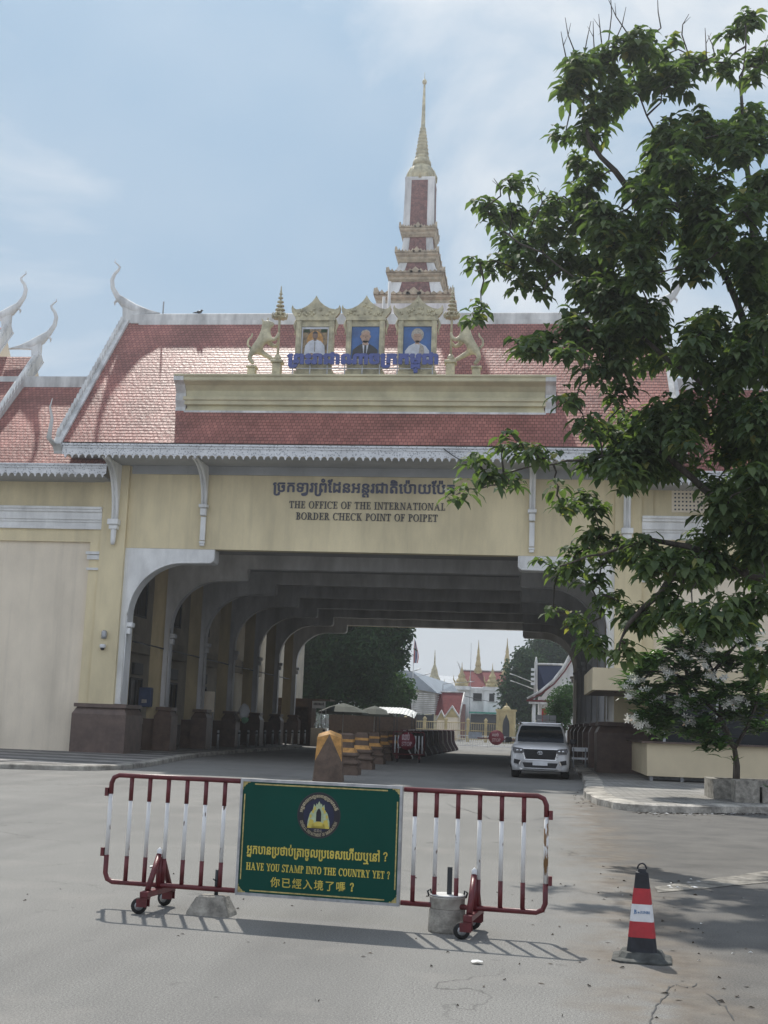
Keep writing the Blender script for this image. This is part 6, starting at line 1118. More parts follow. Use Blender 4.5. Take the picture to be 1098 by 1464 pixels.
# traffic cone
o_ = (.84, 9.60, 0); CN = thing('traffic_cone', 'black, red and white square traffic cone with a ring on top', 'traffic cone', o_, rad(-6))
def oct_(w, z, c=.22): q = w * c; return [(-w + q, -w, z), (w - q, -w, z), (w, -w + q, z), (w, w - q, z), (w - q, w, z), (-w + q, w, z), (-w, w - q, z), (-w, -w + q, z)]
m = MB(); m.loft([oct_(.212, 0, .3), oct_(.212, .014, .3), oct_(.200, .020, .3), oct_(.165, .026, .3), oct_(.140, .062, .3), oct_(.120, .066, .3)], smooth=False); m.build('base', M['cone_base'], CN)
def wz(z): return .108 - (.108 - .047) * (z - .06) / (.60 - .06)
for z0, z1, mk, nm in ((.066, .165, 'cone_black', 'lower_body'), (.1651, .275, 'red', 'red_band'), (.2751, .395, 'cone_white', 'white_band'), (.3951, .505, 'red', 'red_band'), (.5051, .60, 'cone_black', 'upper_body')):
    e = .002 if mk in ('red', 'cone_white') else 0
    m = MB(); m.loft([oct_(wz(z0) + e, z0), oct_(wz(z1) + e, z1)], smooth=False)
    for k in range(2): pass
    o = m.build(nm, M[mk], CN)
    if nm == 'white_band': wb = o
m = MB(); m.loft([oct_(.047, .601), oct_(.044, .615), oct_(.030, .618), oct_(.028, .64)], smooth=False); m.tube([(.032 * math.cos(rad(a)), 0, .638 + .040 * math.sin(rad(a))) for a in range(0, 181, 20)], .006, 6); m.build('top_ring', M['cone_black'], CN)
m = MB(); slope = (.108 - .047) / .54
fc = lambda cx, cz: (lambda u, v, d: (cx + u, -(wz(cz + v) + .0035 + d), cz + v))
roman(m, 'JUNBI', fc(.022, .332), .018, .070, THIN, .06, .001); roman(m, 'B', fc(-.045, .328), .028, .022, SLAB, th=.001); m.add([fc(-.022, .334)(u, v, .001) for u, v in ((-.006, -.004), (.008, .004), (-.006, .012))], [(0, 1, 2)])
m.build('logo', M['logo_blue'], wb)

# ================================================================== THE CAR IN THE SHADE OF THE GATE
CAR = thing('parked_car', 'large white off-road car parked facing us under the gate', 'car', (.37, 42.65, 0), rad(-1.0))
def sec(y, wb, zb, wm, zm, ws, zs, wt, zt, crown=.03):
    r = [(wb, zb), (wm, zm), (ws, zs), (wt, zt), (wt * .5, zt + crown)]
    return [(-x, y, z) for x, z in r] + [(x, y, z) for x, z in r[::-1]]
m = MB(); m.loft([sec(.0, .74, .30, .80, .42, .80, .80, .70, .98), sec(.07, .86, .27, .92, .45, .91, .86, .80, 1.03), sec(.22, .93, .26, .98, .50, .97, .92, .86, 1.08), sec(.7, .96, .28, .99, .60, .985, 1.0, .89, 1.13), sec(1.35, .97, .28, .99, .60, .985, 1.06, .90, 1.18),
                  sec(2.5, .97, .28, .99, .62, .985, 1.1, .92, 1.20), sec(4.4, .97, .30, .99, .62, .98, 1.1, .92, 1.20), sec(4.85, .90, .36, .95, .62, .93, 1.08, .86, 1.18)])
body = m.build('body', M['car_white'], CAR)
m = MB(); lp = lambda w, y0, y1, z, c: [(-w + c, y0, z), (w - c, y0, z), (w, y0 + c * 1.6, z), (w, y1 - c, z), (w - c, y1, z), (-w + c, y1, z), (-w, y1 - c, z), (-w, y0 + c * 1.6, z)]
m.loft([lp(.89, 1.30, 4.80, 1.15, .12), lp(.86, 1.55, 4.74, 1.40, .12), lp(.78, 1.98, 4.62, 1.70, .12), lp(.72, 2.14, 4.5, 1.80, .14), lp(.60, 2.4, 4.3, 1.845, .16)]); m.build('cabin', M['car_white'], CAR)
m = MB(); rows = [(.80, 1.305, 1.19), (.79, 1.50, 1.40), (.71, 1.93, 1.695), (.66, 2.03, 1.745)]
vs = []
for w, y, z in rows: vs += [(-w, y + .02, z + .012), (-w * .5, y - .025, z + .014), (0, y - .035, z + .014), (w * .5, y - .025, z + .014), (w, y + .02, z + .012)]
m.add(vs, [(5 * r + c, 5 * r + c + 1, 5 * r + c + 6, 5 * r + c + 5) for r in range(3) for c in range(4)], 0, True); m.build('windscreen', M['glass_dark'], CAR)
m = MB()
for q in (-1, 1):
    m.tube([(q * .79, 2.2, 1.80), (q * .76, 2.5, 1.88), (q * .76, 4.2, 1.88), (q * .79, 4.5, 1.80)], .022, 6)
    for a, b in ((1.9, 2.75), (2.85, 3.7), (3.8, 4.5)): m.add([(q * .905, a, 1.21), (q * .905, b, 1.21), (q * (.79), b - .05, 1.68), (q * .79, a + (.32 if a < 2 else .05), 1.68)], [(0, 1, 2, 3)], 1)
    m.box(-.7, .7, 2.6, 2.64, 1.845, 1.875) if q > 0 else None
m.build('roof_rail', [M['chrome'], M['glass_dark']], CAR)
def front(polys, y, mk, name, th=.012):
    g = MB()
    for p in polys:
        V, T = fill([p]); place(g, V, T, lambda u, v, d: (u, y - d + .10 * max(0, abs(u) - .45) ** 1.3 * 2, v), th)
    return g.build(name, M[mk], CAR)
front([[(-.60, 1.0), (.60, 1.0), (.53, .62), (-.53, .62)]], -.005, 'chrome', 'grille_surround')
gr = front([[(-.57, .975), (.57, .975), (.50, .645), (-.50, .645)]], -.012, 'black', 'grille', .014)
m = MB()
for k in range(5): z = .72 + .05 * k; w = .45 + .075 * (z - .685) / .26; m.box(-w, w, -.034, -.0265, z, z + .012)
m.build('grille_bar', M['frame_dark'], gr)
em = MB()
for rx, rz, cz in ((.085, .058, .86), (.028, .056, .86), (.060, .022, .885)): em.tube([(rx * math.cos(rad(a)), -.040, cz + rz * math.sin(rad(a))) for a in range(0, 361, 20)], .008, 6)
em.build('emblem', M['chrome'], CAR)
for q in (-1, 1):
    f = lambda pts: [[(q * x, z) for x, z in pts]]
    h = front(f([(.575, .99), (.90, 1.03), (.925, .93), (.88, .84), (.56, .84), (.53, .90)]), -.035, 'lamp_glass', 'headlight', .05)
    for cx in (.64, .76): g = MB(); g.ball((q * cx, -.085 + .1 * max(0, cx - .45) ** 1.3 * 2, .92), (.045, .02, .04), 12, 6); g.build('lens', M['chrome'], h)
    front(f([(.56, .845), (.60, .845), (.52, .66), (.48, .66)]), -.010, 'chrome', 'chrome_trim', .02)
    front(f([(.66, .60), (.87, .64), (.88, .50), (.72, .47)]), -.05, 'black', 'fog_lamp_recess', .03)
    front(f([(.62, .60), (.66, .60), (.72, .49), (.68, .44)]), -.05, 'chrome', 'fog_lamp_trim', .02)
    mr = MB(); mr.bbox(min(q * 1.0, q * 1.22), max(q * 1.0, q * 1.22), 1.50, 1.60, 1.16, 1.34, .03); mr.box(min(q * .9, q * 1.0), max(q * .9, q * 1.0), 1.52, 1.57, 1.18, 1.22); mr.build('wing_mirror', M['black'], CAR)
    for y in (.95, 3.85):
        w = MB(); w.lathe([(.30, -.14), (.375, -.12), (.39, -.06), (.39, .06), (.375, .12), (.30, .14)], (0, 0, 0), 24); ty = w.build('wheel', M['rubber'], CAR, (q * .84, y, .39), (0, math.pi / 2, 0))
        w = MB(); w.lathe([(.24, -.145), (.24, .145)], (0, 0, 0), 16); w.build('rim', M['steel'], ty)
    wa = MB(); wa.tube([(q * .975, .95 + .47 * math.cos(rad(a)), .39 + .47 * math.sin(rad(a))) for a in range(-5, 186, 19)], .035, 6); wa.build('wheel_arch', M['black'], CAR)
front([[(-.60, .55), (.60, .55), (.52, .37), (-.52, .37)]], -.004, 'black', 'lower_intake')
front([[(-.70, .345), (-.56, .345), (-.50, .33), (.50, .33), (.56, .345), (.70, .345), (.62, .29), (-.62, .29)]], -.012, 'chrome', 'bumper_lip', .02)
pl = front([[(-.25, .585), (.25, .585), (.25, .445), (-.25, .445)]], -.018, 'plate_white', 'number_plate')
m = MB(); m.box(-.85, .85, .3, 4.6, .24, .275); m.build('underbody', M['black'], CAR)

# ================================================================== POSTS AND BARRIERS IN THE LANE
def obelisk():
    o_ = (-5.56, 34.95, 0); t = thing('obelisk_post', 'tall orange and brown obelisk post at the head of the lane divider', 'post', o_, rad(6))
    a, b, h, p = .385, .335, 1.25, 1.40
    m = MB()
    # orange prism with a tall brown spearhead facet on each face
    for k in range(4):
        c, s = math.cos(k * math.pi / 2), math.sin(k * math.pi / 2)
        R = lambda x, y, z: (c * x - s * y, s * x + c * y, z)
        zt = h + .04; tl, tr = R(-b, -b, h - .06), R(b, -b, h - .06); bl, br = R(-a, -a, 0), R(a, -a, 0); top = R(0, -b * .96, zt); bm_ = R(0, -a - .06, 0); apex = (0, 0, p)
        lm, rm = R(-a * .97, -a * .97, .55), R(a * .97, -a * .97, .55)
        m.add([bl, bm_, top, lm], [(0, 1, 2, 3)], 1); m.add([bm_, br, rm, top], [(0, 1, 2, 3)], 1)
        m.add([lm, top, tl], [(0, 1, 2)], 0); m.add([rm, tr, top], [(0, 1, 2)], 0)
        m.add([tl, top, apex], [(0, 1, 2)], 0); m.add([top, tr, apex], [(0, 1, 2)], 0)
    m.build('shaft', [M['orange'], M['brown']], t)
    m = MB(); m.lathe([(a + .03, 0), (a + .03, .05)], sq=True); m.build('foot', M['brown'], t)
obelisk()
def stepped():
    t = thing('stepped_post', '', 'post', (0, 0, 0), group='stepped brown and orange posts in the lane divider')
    m = MB(); m.lathe([(.45, 0), (.45, .22), (.40, .23), (.40, .30), (.46, .36), (.46, .40), (.38, .46), (.34, .47), (.34, .55), (.40, .60), (.40, .64), (.33, .70)], sq=True); m.build('stepped_base', M['brown'], t)
    m = MB(); m.lathe([(.33, .7001), (.25, .84)], sq=True); m.lathe([(.232, 1.02), (.232, 1.11)], sq=True); m.build('orange_band', M['orange'], t)
    m = MB(); m.lathe([(.225, .8401), (.22, 1.25), (.14, 1.30)], sq=True); m.build('shaft', M['brown'], t)
    return t
P0 = stepped(); lab = ['stepped brown post with orange bands, directly behind the orange obelisk', 'second stepped brown post with orange bands from the obelisk', 'third stepped brown post with orange bands from the obelisk', 'fourth stepped brown post with orange bands from the obelisk', 'fifth stepped brown post with orange bands, beside the red stop barrier']
for i, (x, y) in enumerate(((-5.78, 39.7), (-5.98, 45.0), (-6.35, 51.6), (-6.62, 57.0), (-6.8, 62.6))):
    o = P0 if i == 0 else copy_tree(P0); o.location = (x, y, 0); o['label'] = lab[i]
# red stop barrier on wheels
o_ = (-5.96, 55.2, 0); t = thing('stop_barrier', 'small red barrier with white bars and a round red stop sign', 'barrier', o_, rad(2))
m = MB(); m.tube([(0, 0, .35), (0, 0, 1.25), (.05, 0, 1.32), (1.33, 0, 1.32), (1.38, 0, 1.25), (1.38, 0, .35), (0, 0, .35)], .03, 8); m.build('frame', M['maroon'], t)
for x in (.09, .23, .99, 1.14, 1.29): m = MB(); m.tube([(x, 0, .40), (x, 0, 1.16)], .028, 8); m.build('bar', M['plate_white'], t)
m = MB(); m.lathe([(.38, -.015), (.38, .015)], (0, 0, 0), 32); sg = m.build('round_sign', M['red_sign'], t, (.61, -.05, .92), (math.pi / 2, 0, 0))
m = MB(); fn = lambda u, v, d: (u, v, .016 + d); khmer(m, 'stop', lambda u, v, d: fn(u, .06 + v, d), .22, .46, 8, .003); roman(m, 'STOP', lambda u, v, d: fn(u, -.20 + v, d), .17, .46, THIN, th=.003); m.build('lettering', M['pink'], sg)
for x in (.20, 1.18):
    m = MB(); m.bbox(x - .05, x + .05, -.35, .35, .16, .25, .01); m.tube([(x, -.03, .6), (x, -.28, .25)], .03, 6); m.tube([(x, .03, .6), (x, .28, .25)], .03, 6); m.build('support_leg', M['maroon'], t)
    for q in (-.3, .3): m = MB(); m.lathe([(.08, -.025), (.08, .025)], (0, 0, 0), 14); m.build('castor_wheel', M['rubber'], t, (x, q, .08), (0, math.pi / 2, 0))
# row of dark barriers further in
def jersey():
    t = thing('lane_barrier', '', 'barrier', (0, 0, 0), group='row of dark lane barriers beyond the stop barrier')
    pf = [(-.42, 0), (.42, 0), (.42, .10), (.22, .42), (.14, .62), (.11, 1.28), (.05, 1.34), (-.05, 1.34), (-.11, 1.28), (-.14, .62), (-.22, .42), (-.42, .10)]
    m = MB(); m.prism(pf, .07, 3.0, 'y'); m.build('body', M['maroon_dk'], t)
    m = MB(); m.tube([(x * 1.03, .05, z) for x, z in pf[1:8]], .035, 5); m.build('pale_end_edge', M['dirty_white'], t)
    m = MB(); m.box(-.18, .18, .07, 3.0, 1.341, 1.40); m.build('top_rail', M['maroon'], t)
    return t
J0 = jersey(); nm = ['nearest', 'second', 'third', 'fourth', 'fifth', 'sixth', 'seventh', 'eighth', 'farthest']
for i in range(9):
    o = J0 if i == 0 else copy_tree(J0); f = i / 8; o.location = (-6.05 + .55 * f, 61.0 + 3.25 * i, 0); o.rotation_euler = (0, 0, rad(-1.2)); o['label'] = '%s dark maroon barrier in the row running back from the stop barrier' % nm[i]
# small bollards on the left kerb
def bollard():
    t = thing('kerb_bollard', '', 'bollard', (0, 0, 0), group='thin bollards along the left kerb')
    m = MB(); m.lathe([(.07, 0), (.06, .85), (.035, .90)], n=10); m.build('post', M['steel'], t); m = MB(); m.lathe([(.062, .70), (.061, .78)], n=10); m.build('band', M['frame_dark'], t); return t
K0 = bollard(); ks = [(312, 1048), (342, 1048), (355, 1048), (367, 1048), (379, 1048), (390, 1048), (400, 1048), (409, 1048), (418, 1048), (427, 1048), (436, 1048)]
od = ['first', 'second', 'third', 'fourth', 'fifth', 'sixth', 'seventh', 'eighth', 'ninth', 'tenth', 'eleventh']
for i, (px, py) in enumerate(ks):
    d = RM @ _n(_cv(px, py)); y = -14.9 / d[0] * d[1]; o = K0 if i == 0 else copy_tree(K0); o.location = (-14.9, y, .15); o['label'] = '%s thin steel bollard from the arch front along the kerb' % od[i]

# ================================================================== LEFT: kiosk, umbrella, awning, motorcycle at the far end of the passage
o_ = (-15.2, 84.3, 0); t = thing('kiosk', 'dark open kiosk with cream counter and white sign at the far end of the passage', 'kiosk', o_)
m = MB(o_); m.box(-17.2, -14.75, 84.3, 84.4, 2.6, 3.05); m.box(-17.2, -16.9, 84.3, 86, 0, 2.59); m.box(-14.95, -14.75, 84.3, 86, 0, 2.59); m.box(-17.2, -14.75, 86.0, 86.1, 0, 3.05); m.box(-17.3, -13.5, 84.2, 86.2, 3.051, 3.15); m.build('shop_frame', M['brown'], t)
m = MB(o_); m.box(-16.8, -15.0, 84.9, 85.0, 0, .95); m.build('inner_counter', M['brown_stone'], t)
m = MB(o_); m.bbox(-14.72, -13.75, 84.0, 84.9, 0, 1.2, .02); m.build('counter', M['cream'], t)
m = MB(o_); m.box(-14.68, -13.78, 84.0, 84.06, 2.52, 3.0); s_ = m.build('sign_panel', M['plate_white'], t)
m = MB(o_); random.seed(3)
for k in range(8): x = -14.58 + k * .09; m.box(x, x + .055, 83.985, 83.999, 2.72, 2.86 + random.uniform(0, .06))
m.build('sign_strip', M['ink'], s_)
for k in range(3): m = MB(o_); m.lathe([(.06, 1.2), (.06, 1.42), (.025, 1.47), (.025, 1.52)], (-14.5 + .25 * k, 84.3, 0), 8); m.build('jar', M['plate_white'], t)
m = MB(o_)
for x in (-14.1, -13.8): m.box(x, x + .05, 84.3, 84.35, 1.25, 2.5)
m.build('shelf_post', M['steel'], t)
def umbrella(x, y, r, z, label):
    t = thing('market_umbrella', label, 'umbrella', (x, y, 0))
    m = MB(); n = 8; vs = [(0, 0, z + .62)]
    for k in range(n): a = 2 * math.pi * k / n + .2; vs.append((r * math.cos(a), r * math.sin(a), z))
    for k in range(n): a = 2 * math.pi * k / n + .2; vs.append((r * .55 * math.cos(a), r * .55 * math.sin(a), z + .36))
    for k in range(n): a = 2 * math.pi * k / n + .2; vs.append((r * math.cos(a), r * math.sin(a), z - .16))
    m.add(vs, [(0, 1 + n + k, 1 + n + (k + 1) % n) for k in range(n)] + [(1 + n + k, 1 + k, 1 + (k + 1) % n, 1 + n + (k + 1) % n) for k in range(n)] + [(1 + k, 1 + 2 * n + k, 1 + 2 * n + (k + 1) % n, 1 + (k + 1) % n) for k in range(n)]); m.build('canopy', M['canvas'], t)
    m = MB(); m.tube([(0, 0, 0), (0, 0, z + .6)], .03, 8); m.lathe([(.3, 0), (.3, .08)], n=12); m.build('pole', M['pole'], t)
umbrella(-12.9, 86.5, 1.75, 2.35, 'large grey green market umbrella beside the kiosk'); umbrella(-11.2, 90.5, 1.4, 2.3, 'smaller grey market umbrella between the big umbrella and the white awning')
o_ = (-9.7, 91, 0); t = thing('awning', 'white corrugated awning on thin posts beyond the umbrellas', 'awning', o_)
m = MB(o_); k = 24; vs = []
for i in range(k + 1):
    x = -11.1 + 2.85 * i / k; dz = .03 * (i % 2) - .30 * max(0, (i / k - .55) / .45) ** 2
    vs += [(x, 89.9, 2.40 + dz), (x, 92.2, 2.85 + dz)]
m.add(vs, [(2 * i, 2 * i + 2, 2 * i + 3, 2 * i + 1) for i in range(k)]); m.build('corrugated_sheet', M['awning'], t)
for x in (-11.0, -9.7, -8.4):
    for y in (90.0, 92.1): m = MB(o_); m.tube([(x, y, 0), (x, y, 2.4 if y < 91 else 2.75)], .035, 6); m.build('post', M['frame_dark'], t)
o_ = (-11.5, 93.5, 0); m = MB(o_); random.seed(5)
m.box(-15, -8.4, 93.4, 93.6, 0, 2.2)
tag(m.build('board_fence', M['brown'], loc=o_), 'brown board fence behind the umbrellas and awning', 'fence')
def motorcycle(x, y, rz):
    t = thing('motorcycle', 'black motorcycle parked behind the orange obelisk', 'motorcycle', (x, y, 0), rz)
    for yy in (-.62, .62):
        m = MB(); m.tube([(.0, .27 * math.cos(rad(a)), .27 * math.sin(rad(a))) for a in range(0, 361, 24)], .05, 6); w = m.build('wheel', M['rubber'], t, (0, yy, .31)); m = MB()
        for a in range(0, 180, 36): m.tube([(0, -.25 * math.cos(rad(a)), -.25 * math.sin(rad(a))), (0, .25 * math.cos(rad(a)), .25 * math.sin(rad(a)))], .008, 4)
        m.build('spoke', M['steel'], w)
    m = MB(); m.tube([(0, -.62, .31), (0, -.42, .75), (0, -.36, 1.0)], .035, 6); m.tube([(0, -.4, .8), (0, -.1, .55), (0, .3, .5), (0, .62, .31)], [.06, .10, .09, .04], 6); m.build('frame', M['black'], t)
    m = MB(); m.tube([(0, -.05, .78), (0, .3, .80), (0, .75, .86)], [.11, .13, .08], 8, flat=(1, 1, .6)); m.build('seat', M['black'], t)
    m = MB(); m.ball((0, -.5, .92), (.14, .12, .16), 10, 6); m.tube([(-.36, -.28, 1.06), (-.12, -.38, 1.03), (.12, -.38, 1.03), (.36, -.28, 1.06)], .02, 6); m.build('handlebar', M['black'], t)
    for q in (-1, 1): m = MB(); m.tube([(q * .28, -.32, 1.05), (q * .34, -.34, 1.22)], .01, 5); m.ball((q * .36, -.34, 1.24), (.07, .02, .045), 8, 5); m.build('mirror', M['black'], t)
motorcycle(-9.1, 57.5, rad(12))
t = thing('plastic_bag', 'white plastic bag with green print hanging by a passage column', 'bag', (-15.2, 65.9, 1.4)); m = MB(); random.seed(8)
m.ball((0, 0, .62), (.30, .16, .42), 12, 8, jit=.12); m.build('bag_body', M['plate_white'], t); m = MB(); m.ball((.06, -.02, .18), (.20, .10, .20), 10, 6, jit=.15); m.build('green_print', mat('pale_green_plastic', (.20, .42, .25), .5), t)

# ================================================================== RIGHT: booth, white trestle, planters
o_ = (5.7, 43.3, .17); t = thing('sentry_booth', 'yellow counter booth with dark glass front and deep canopy behind the flowering tree', 'booth', o_)
m = MB(o_); m.box(3.70, 9.0, 40.5, 40.62, .32, 1.34); m.box(3.70, 3.72, 40.621, 46.5, .32, 1.34); m.build('counter_wall', M['booth'], t)
m = MB(o_); m.prism([(3.705, 40.4995), (9.0, 40.4995)][:0] or [(3.52, 40.35), (9.0, 40.35), (9.0, 41.1), (4.2, 41.1), (4.2, 46.5), (3.52, 46.5)], 1.341, 1.39, 'z'); m.build('counter_top', M['brown_stone'], t)
m = MB(o_)
for x in (3.8, 4.75, 5.7, 6.65, 7.6): m.box(x, x + .1, 40.7, 40.8, .165, .319)
m.box(3.9, 9.0, 42, 42.1, .165, 1.3); m.build('support_foot', M['steel'], t)
m = MB(o_); m.box(1.98, 9.0, 40.5, 46.8, 2.95, 3.66); m.build('canopy', M['booth'], t)
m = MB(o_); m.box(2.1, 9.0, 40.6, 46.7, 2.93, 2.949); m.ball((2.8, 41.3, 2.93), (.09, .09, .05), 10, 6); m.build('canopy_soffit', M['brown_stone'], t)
m = MB(o_); m.box(4.30, 9.0, 41.0, 41.02, 1.391, 2.929); m.box(4.28, 4.299, 41.03, 46.4, 1.391, 2.929); m.build('glass_front', M['glass_dark'], t)
for x in (4.24, 5.9, 7.6): m = MB(o_); m.box(x, x + .08, 40.95, 40.999, 1.391, 2.929); m.build('mullion', M['steel'], t)
o_ = (2.05, 51.5, .17); t = thing('trestle', 'small white trestle barrier on the kerb beside the car', 'trestle', o_)
m = MB(o_); m.box(1.72, 2.35, 51.48, 51.54, .82, .98); m.box(1.72, 2.35, 51.48, 51.54, .5, .58); m.build('board', M['plate_white'], t)
for x in (1.78, 2.26):
    m = MB(o_)
    for q in (-1, 1): m.tube([(x, 51.51, .98), (x, 51.51 + q * .3, .17)], .025, 6)
    m.build('leg', M['steel'], t)
def planter(pts, z0, z1, label):
    c = (sum(p[0] for p in pts) / len(pts), sum(p[1] for p in pts) / len(pts), z0); t = thing('planter', label, 'planter', c)
    inn = [(c[0] + (x - c[0]) * .78, c[1] + (y - c[1]) * .78) for x, y in pts]; n = len(pts); m = MB(c)
    vs = [(x, y, z0) for x, y in pts] + [(x, y, z1) for x, y in pts] + [(x, y, z1) for x, y in inn] + [(x, y, z1 - .08) for x, y in inn]
    m.add(vs, [(i, (i + 1) % n, (i + 1) % n + n, i + n) for i in range(n)] + [(i + n, (i + 1) % n + n, (i + 1) % n + 2 * n, i + 2 * n) for i in range(n)] + [(i + 2 * n, (i + 1) % n + 2 * n, (i + 1) % n + 3 * n, i + 3 * n) for i in range(n)])
    m.build('concrete_wall', M['concrete'], t); m = MB(c); m.add([(x, y, z1 - .075) for x, y in inn], [tuple(range(n))]); m.build('soil', M['soil'], t)
planter([(4.30, 31.3), (4.35, 30.7), (6.6, 30.9), (6.6, 32.3), (4.35, 32.3)], .17, .62, 'long grey concrete planter holding the white flowering tree')
planter([(4.66, 29.45), (5.18, 29.4), (5.25, 30.3), (4.7, 30.35)], .17, .66, 'square grey concrete planter at the kerb corner')
planter([(5.26, 29.5), (6.4, 29.6), (6.4, 30.5), (5.3, 30.4)], .17, .52, 'low grey concrete planter with small green weeds in it')

# ================================================================== VEGETATION
def leaf(vs, fs, p, d, length, width, droop, side, nb=3):
    """a folded leaf: starts along d and droops"""
    b = len(vs); q = Vector(p); dirv = Vector(d).normalized(); pts = [q.copy()]
    for i in range(nb):
        q = q + dirv * (length / nb); pts.append(q.copy()); dirv = (dirv + Vector((0, 0, -droop))).normalized()
    wid = [0, .85, 1.0, 0] if nb == 3 else [0, 1, 0]
    t = (pts[-1] - pts[0]).normalized(); s = t.cross(Vector(side)).normalized()
    up = s.cross(t).normalized() * .12 * width
    idx = []
    vs.append(pts[0]); idx.append((b, b, b)); k = b + 1
    for i in range(1, nb):
        w = width * .5 * wid[i]; vs += [pts[i], pts[i] + s * w + up, pts[i] - s * w + up]; idx.append((k, k + 1, k + 2)); k += 3
    vs.append(pts[-1]); idx.append((k, k, k))
    for i in range(nb):
        a, c = idx[i], idx[i + 1]
        for u in (1, 2):
            f = [a[0], c[0], c[u], a[u]] if u == 1 else [a[0], a[u], c[u], c[0]]
            g = []
            for z in f:
                if z not in g: g.append(z)
            fs.append(tuple(g))
def rosette(vs, fs, p, n, length, width, rnd, up=.35, droop=.55, axis=None):
    a0 = rnd.uniform(0, 6.28)
    for k in range(n):
        a = a0 + k * 2.399; e = up + rnd.uniform(-.35, .45); d = Vector((math.cos(a), math.sin(a), e))
        if axis is not None: d += axis * .5
        leaf(vs, fs, Vector(p) + Vector((rnd.uniform(-.05, .05), rnd.uniform(-.05, .05), rnd.uniform(-.12, .05))), d, length * rnd.uniform(.5, 1.25), width * rnd.uniform(.7, 1.25), droop * rnd.uniform(.6, 1.3), (0, 0, 1))
rnd = random.Random(11)
# ---- the big tree standing at the right, trunk outside the frame
TB = Vector((4.6, 17.2, 0)); BT = thing('leafy_tree', 'big dark leafy tree with drooping leaf clusters in front of the gate', 'tree', TB)
circ = [(830,105,30),(815,140,16),(862,92,28),(905,72,34),(950,78,34),(990,95,24),(965,118,28),(925,120,40),(875,140,38),(823,125,20),(850,147,14),(848,171,12),(807,195,12),(830,193,14),(857,196,26),(840,267,20),(861,250,26),(828,233,20),
 (1070,30,17),(1048,45,16),(1040,90,22),(1075,85,20),(1085,112,14),
 (745,262,12),(730,268,10),(692,298,13),(703,308,18),(732,304,23),(761,312,26),(786,292,20),(815,288,24),(832,280,15),(840,308,28),(807,325,33),(778,338,28),(744,355,22),(723,346,13),(686,376,11),(707,383,18),(736,384,26),(748,408,16),(773,375,24),(815,375,33),(840,417,26),(778,417,11),(873,434,28),(819,450,11),
 (677,453,9),(688,443,9),(740,491,11),(761,499,18),(786,495,20),(823,466,21),(807,503,16),(836,491,20),(836,528,9),(870,482,27),(873,516,24),(865,541,16),(819,570,13),(807,576,7),(836,603,14),(848,616,17),(869,620,12),(732,622,8),(719,641,11),(752,645,16),(769,653,11),(686,666,13),(698,683,16),(665,699,11),(652,707,7),(732,691,14),(794,658,7),(840,666,17),(865,662,21),(890,645,27),(798,695,8),(828,716,19),(807,729,12),(848,729,15),(898,687,24),
 (776,803,8),(798,818,12),(820,796,18),(820,821,15),(838,781,18),(856,770,19),(881,778,18),(903,792,24),(870,803,24),(845,836,16),(860,865,15),(823,890,12),(791,872,7),(838,908,18),(849,926,12),(874,854,14),(925,792,28),(932,814,21),(903,879,17),(932,890,23),(961,872,27),(896,886,12),(892,930,12),(881,944,8),(903,930,7),(990,872,20),(975,843,27),(1026,886,34),(1062,865,38),
 (1090,340,30),(1090,420,32),(1090,520,34),(1090,620,34),(1090,700,34),(1090,780,34),(1090,860,34),(1092,940,26),(1095,200,20),(1095,260,26),(1062,300,24),(1068,380,26),(1040,345,20),(955,310,22),(925,335,24),(1085,460,24)]
polys = [([(862,185),(960,150),(1098,150),(1098,640),(960,640),(905,560),(872,500),(862,430),(850,380),(862,300)], 150), ([(890,565),(1098,565),(1098,850),(1040,860),(990,830),(950,790),(930,740),(905,720),(880,660)], 64)]
gaps = [(890,222,34),(1040,300,13),(960,372,11),(1052,440,18),(1080,330,10),(905,298,10),(965,482,14),(925,715,14),(1000,540,9),(960,742,10),(1020,500,12),(930,560,10),(1066,560,9),(880,390,8),(985,700,9),(1085,235,12),(1000,230,10),(920,420,9),(1010,640,9)]
for k in range(30): gaps.append((rnd.uniform(860, 1098), rnd.uniform(150, 860), rnd.choice((5, 7, 9, 13))))
def pxof(p):
    c = RM.T @ (np.array(p) - np.array((0, 0, H))); return CX + F * c[0] / c[2], CY - F * c[1] / c[2]
def inpoly(x, y, P):
    w = False
    for i in range(len(P)):
        (a, b), (c, d) = P[i], P[(i + 1) % len(P)]
        if (b <= y) != (d <= y) and a + (y - b) * (c - a) / (d - b) > x: w = not w
    return w
clumps = []
for (x, y, r) in circ: clumps.append((x, y, r, 16.6 + 1.6 * math.sin(x * .013 + 1) * math.cos(y * .011) + rnd.uniform(-.6, .6)))
for P, n in polys:
    k = 0
    while k < n:
        x, y = rnd.uniform(850, 1098), rnd.uniform(150, 860)
        if inpoly(x, y, P) and not any((x - a) ** 2 + (y - b) ** 2 < (c + 16) ** 2 for a, b, c in gaps): clumps.append((x, y, rnd.uniform(20, 32), rnd.uniform(15.2, 19.6))); k += 1
vs, fs = [], []; centres = []
for (x, y, r, Y) in clumps:
    c = at(x, y, Y); R_ = r * Y / F * .92; centres.append((c, R_, x, y))
    n = max(1, int((r / 12.5) ** 2 * (2.2 if r < 18 or Y < 16.6 else 1.8)) + 1)
    for k in range(n):
        d = Vector((rnd.gauss(0, 1), rnd.gauss(0, 1), rnd.gauss(0, 1))).normalized() * R_ * rnd.random() ** .4
        p = c + Vector((d.x, d.y * 1.1, d.z))
        qx, qy = pxof(p)
        if any((qx - a) ** 2 + (qy - 6 - b) ** 2 < (g + 5) ** 2 for a, b, g in gaps): continue
        rosette(vs, fs, p + Vector((0, 0, .05)), rnd.randint(8, 12), .275, .090, rnd, .12, .75)
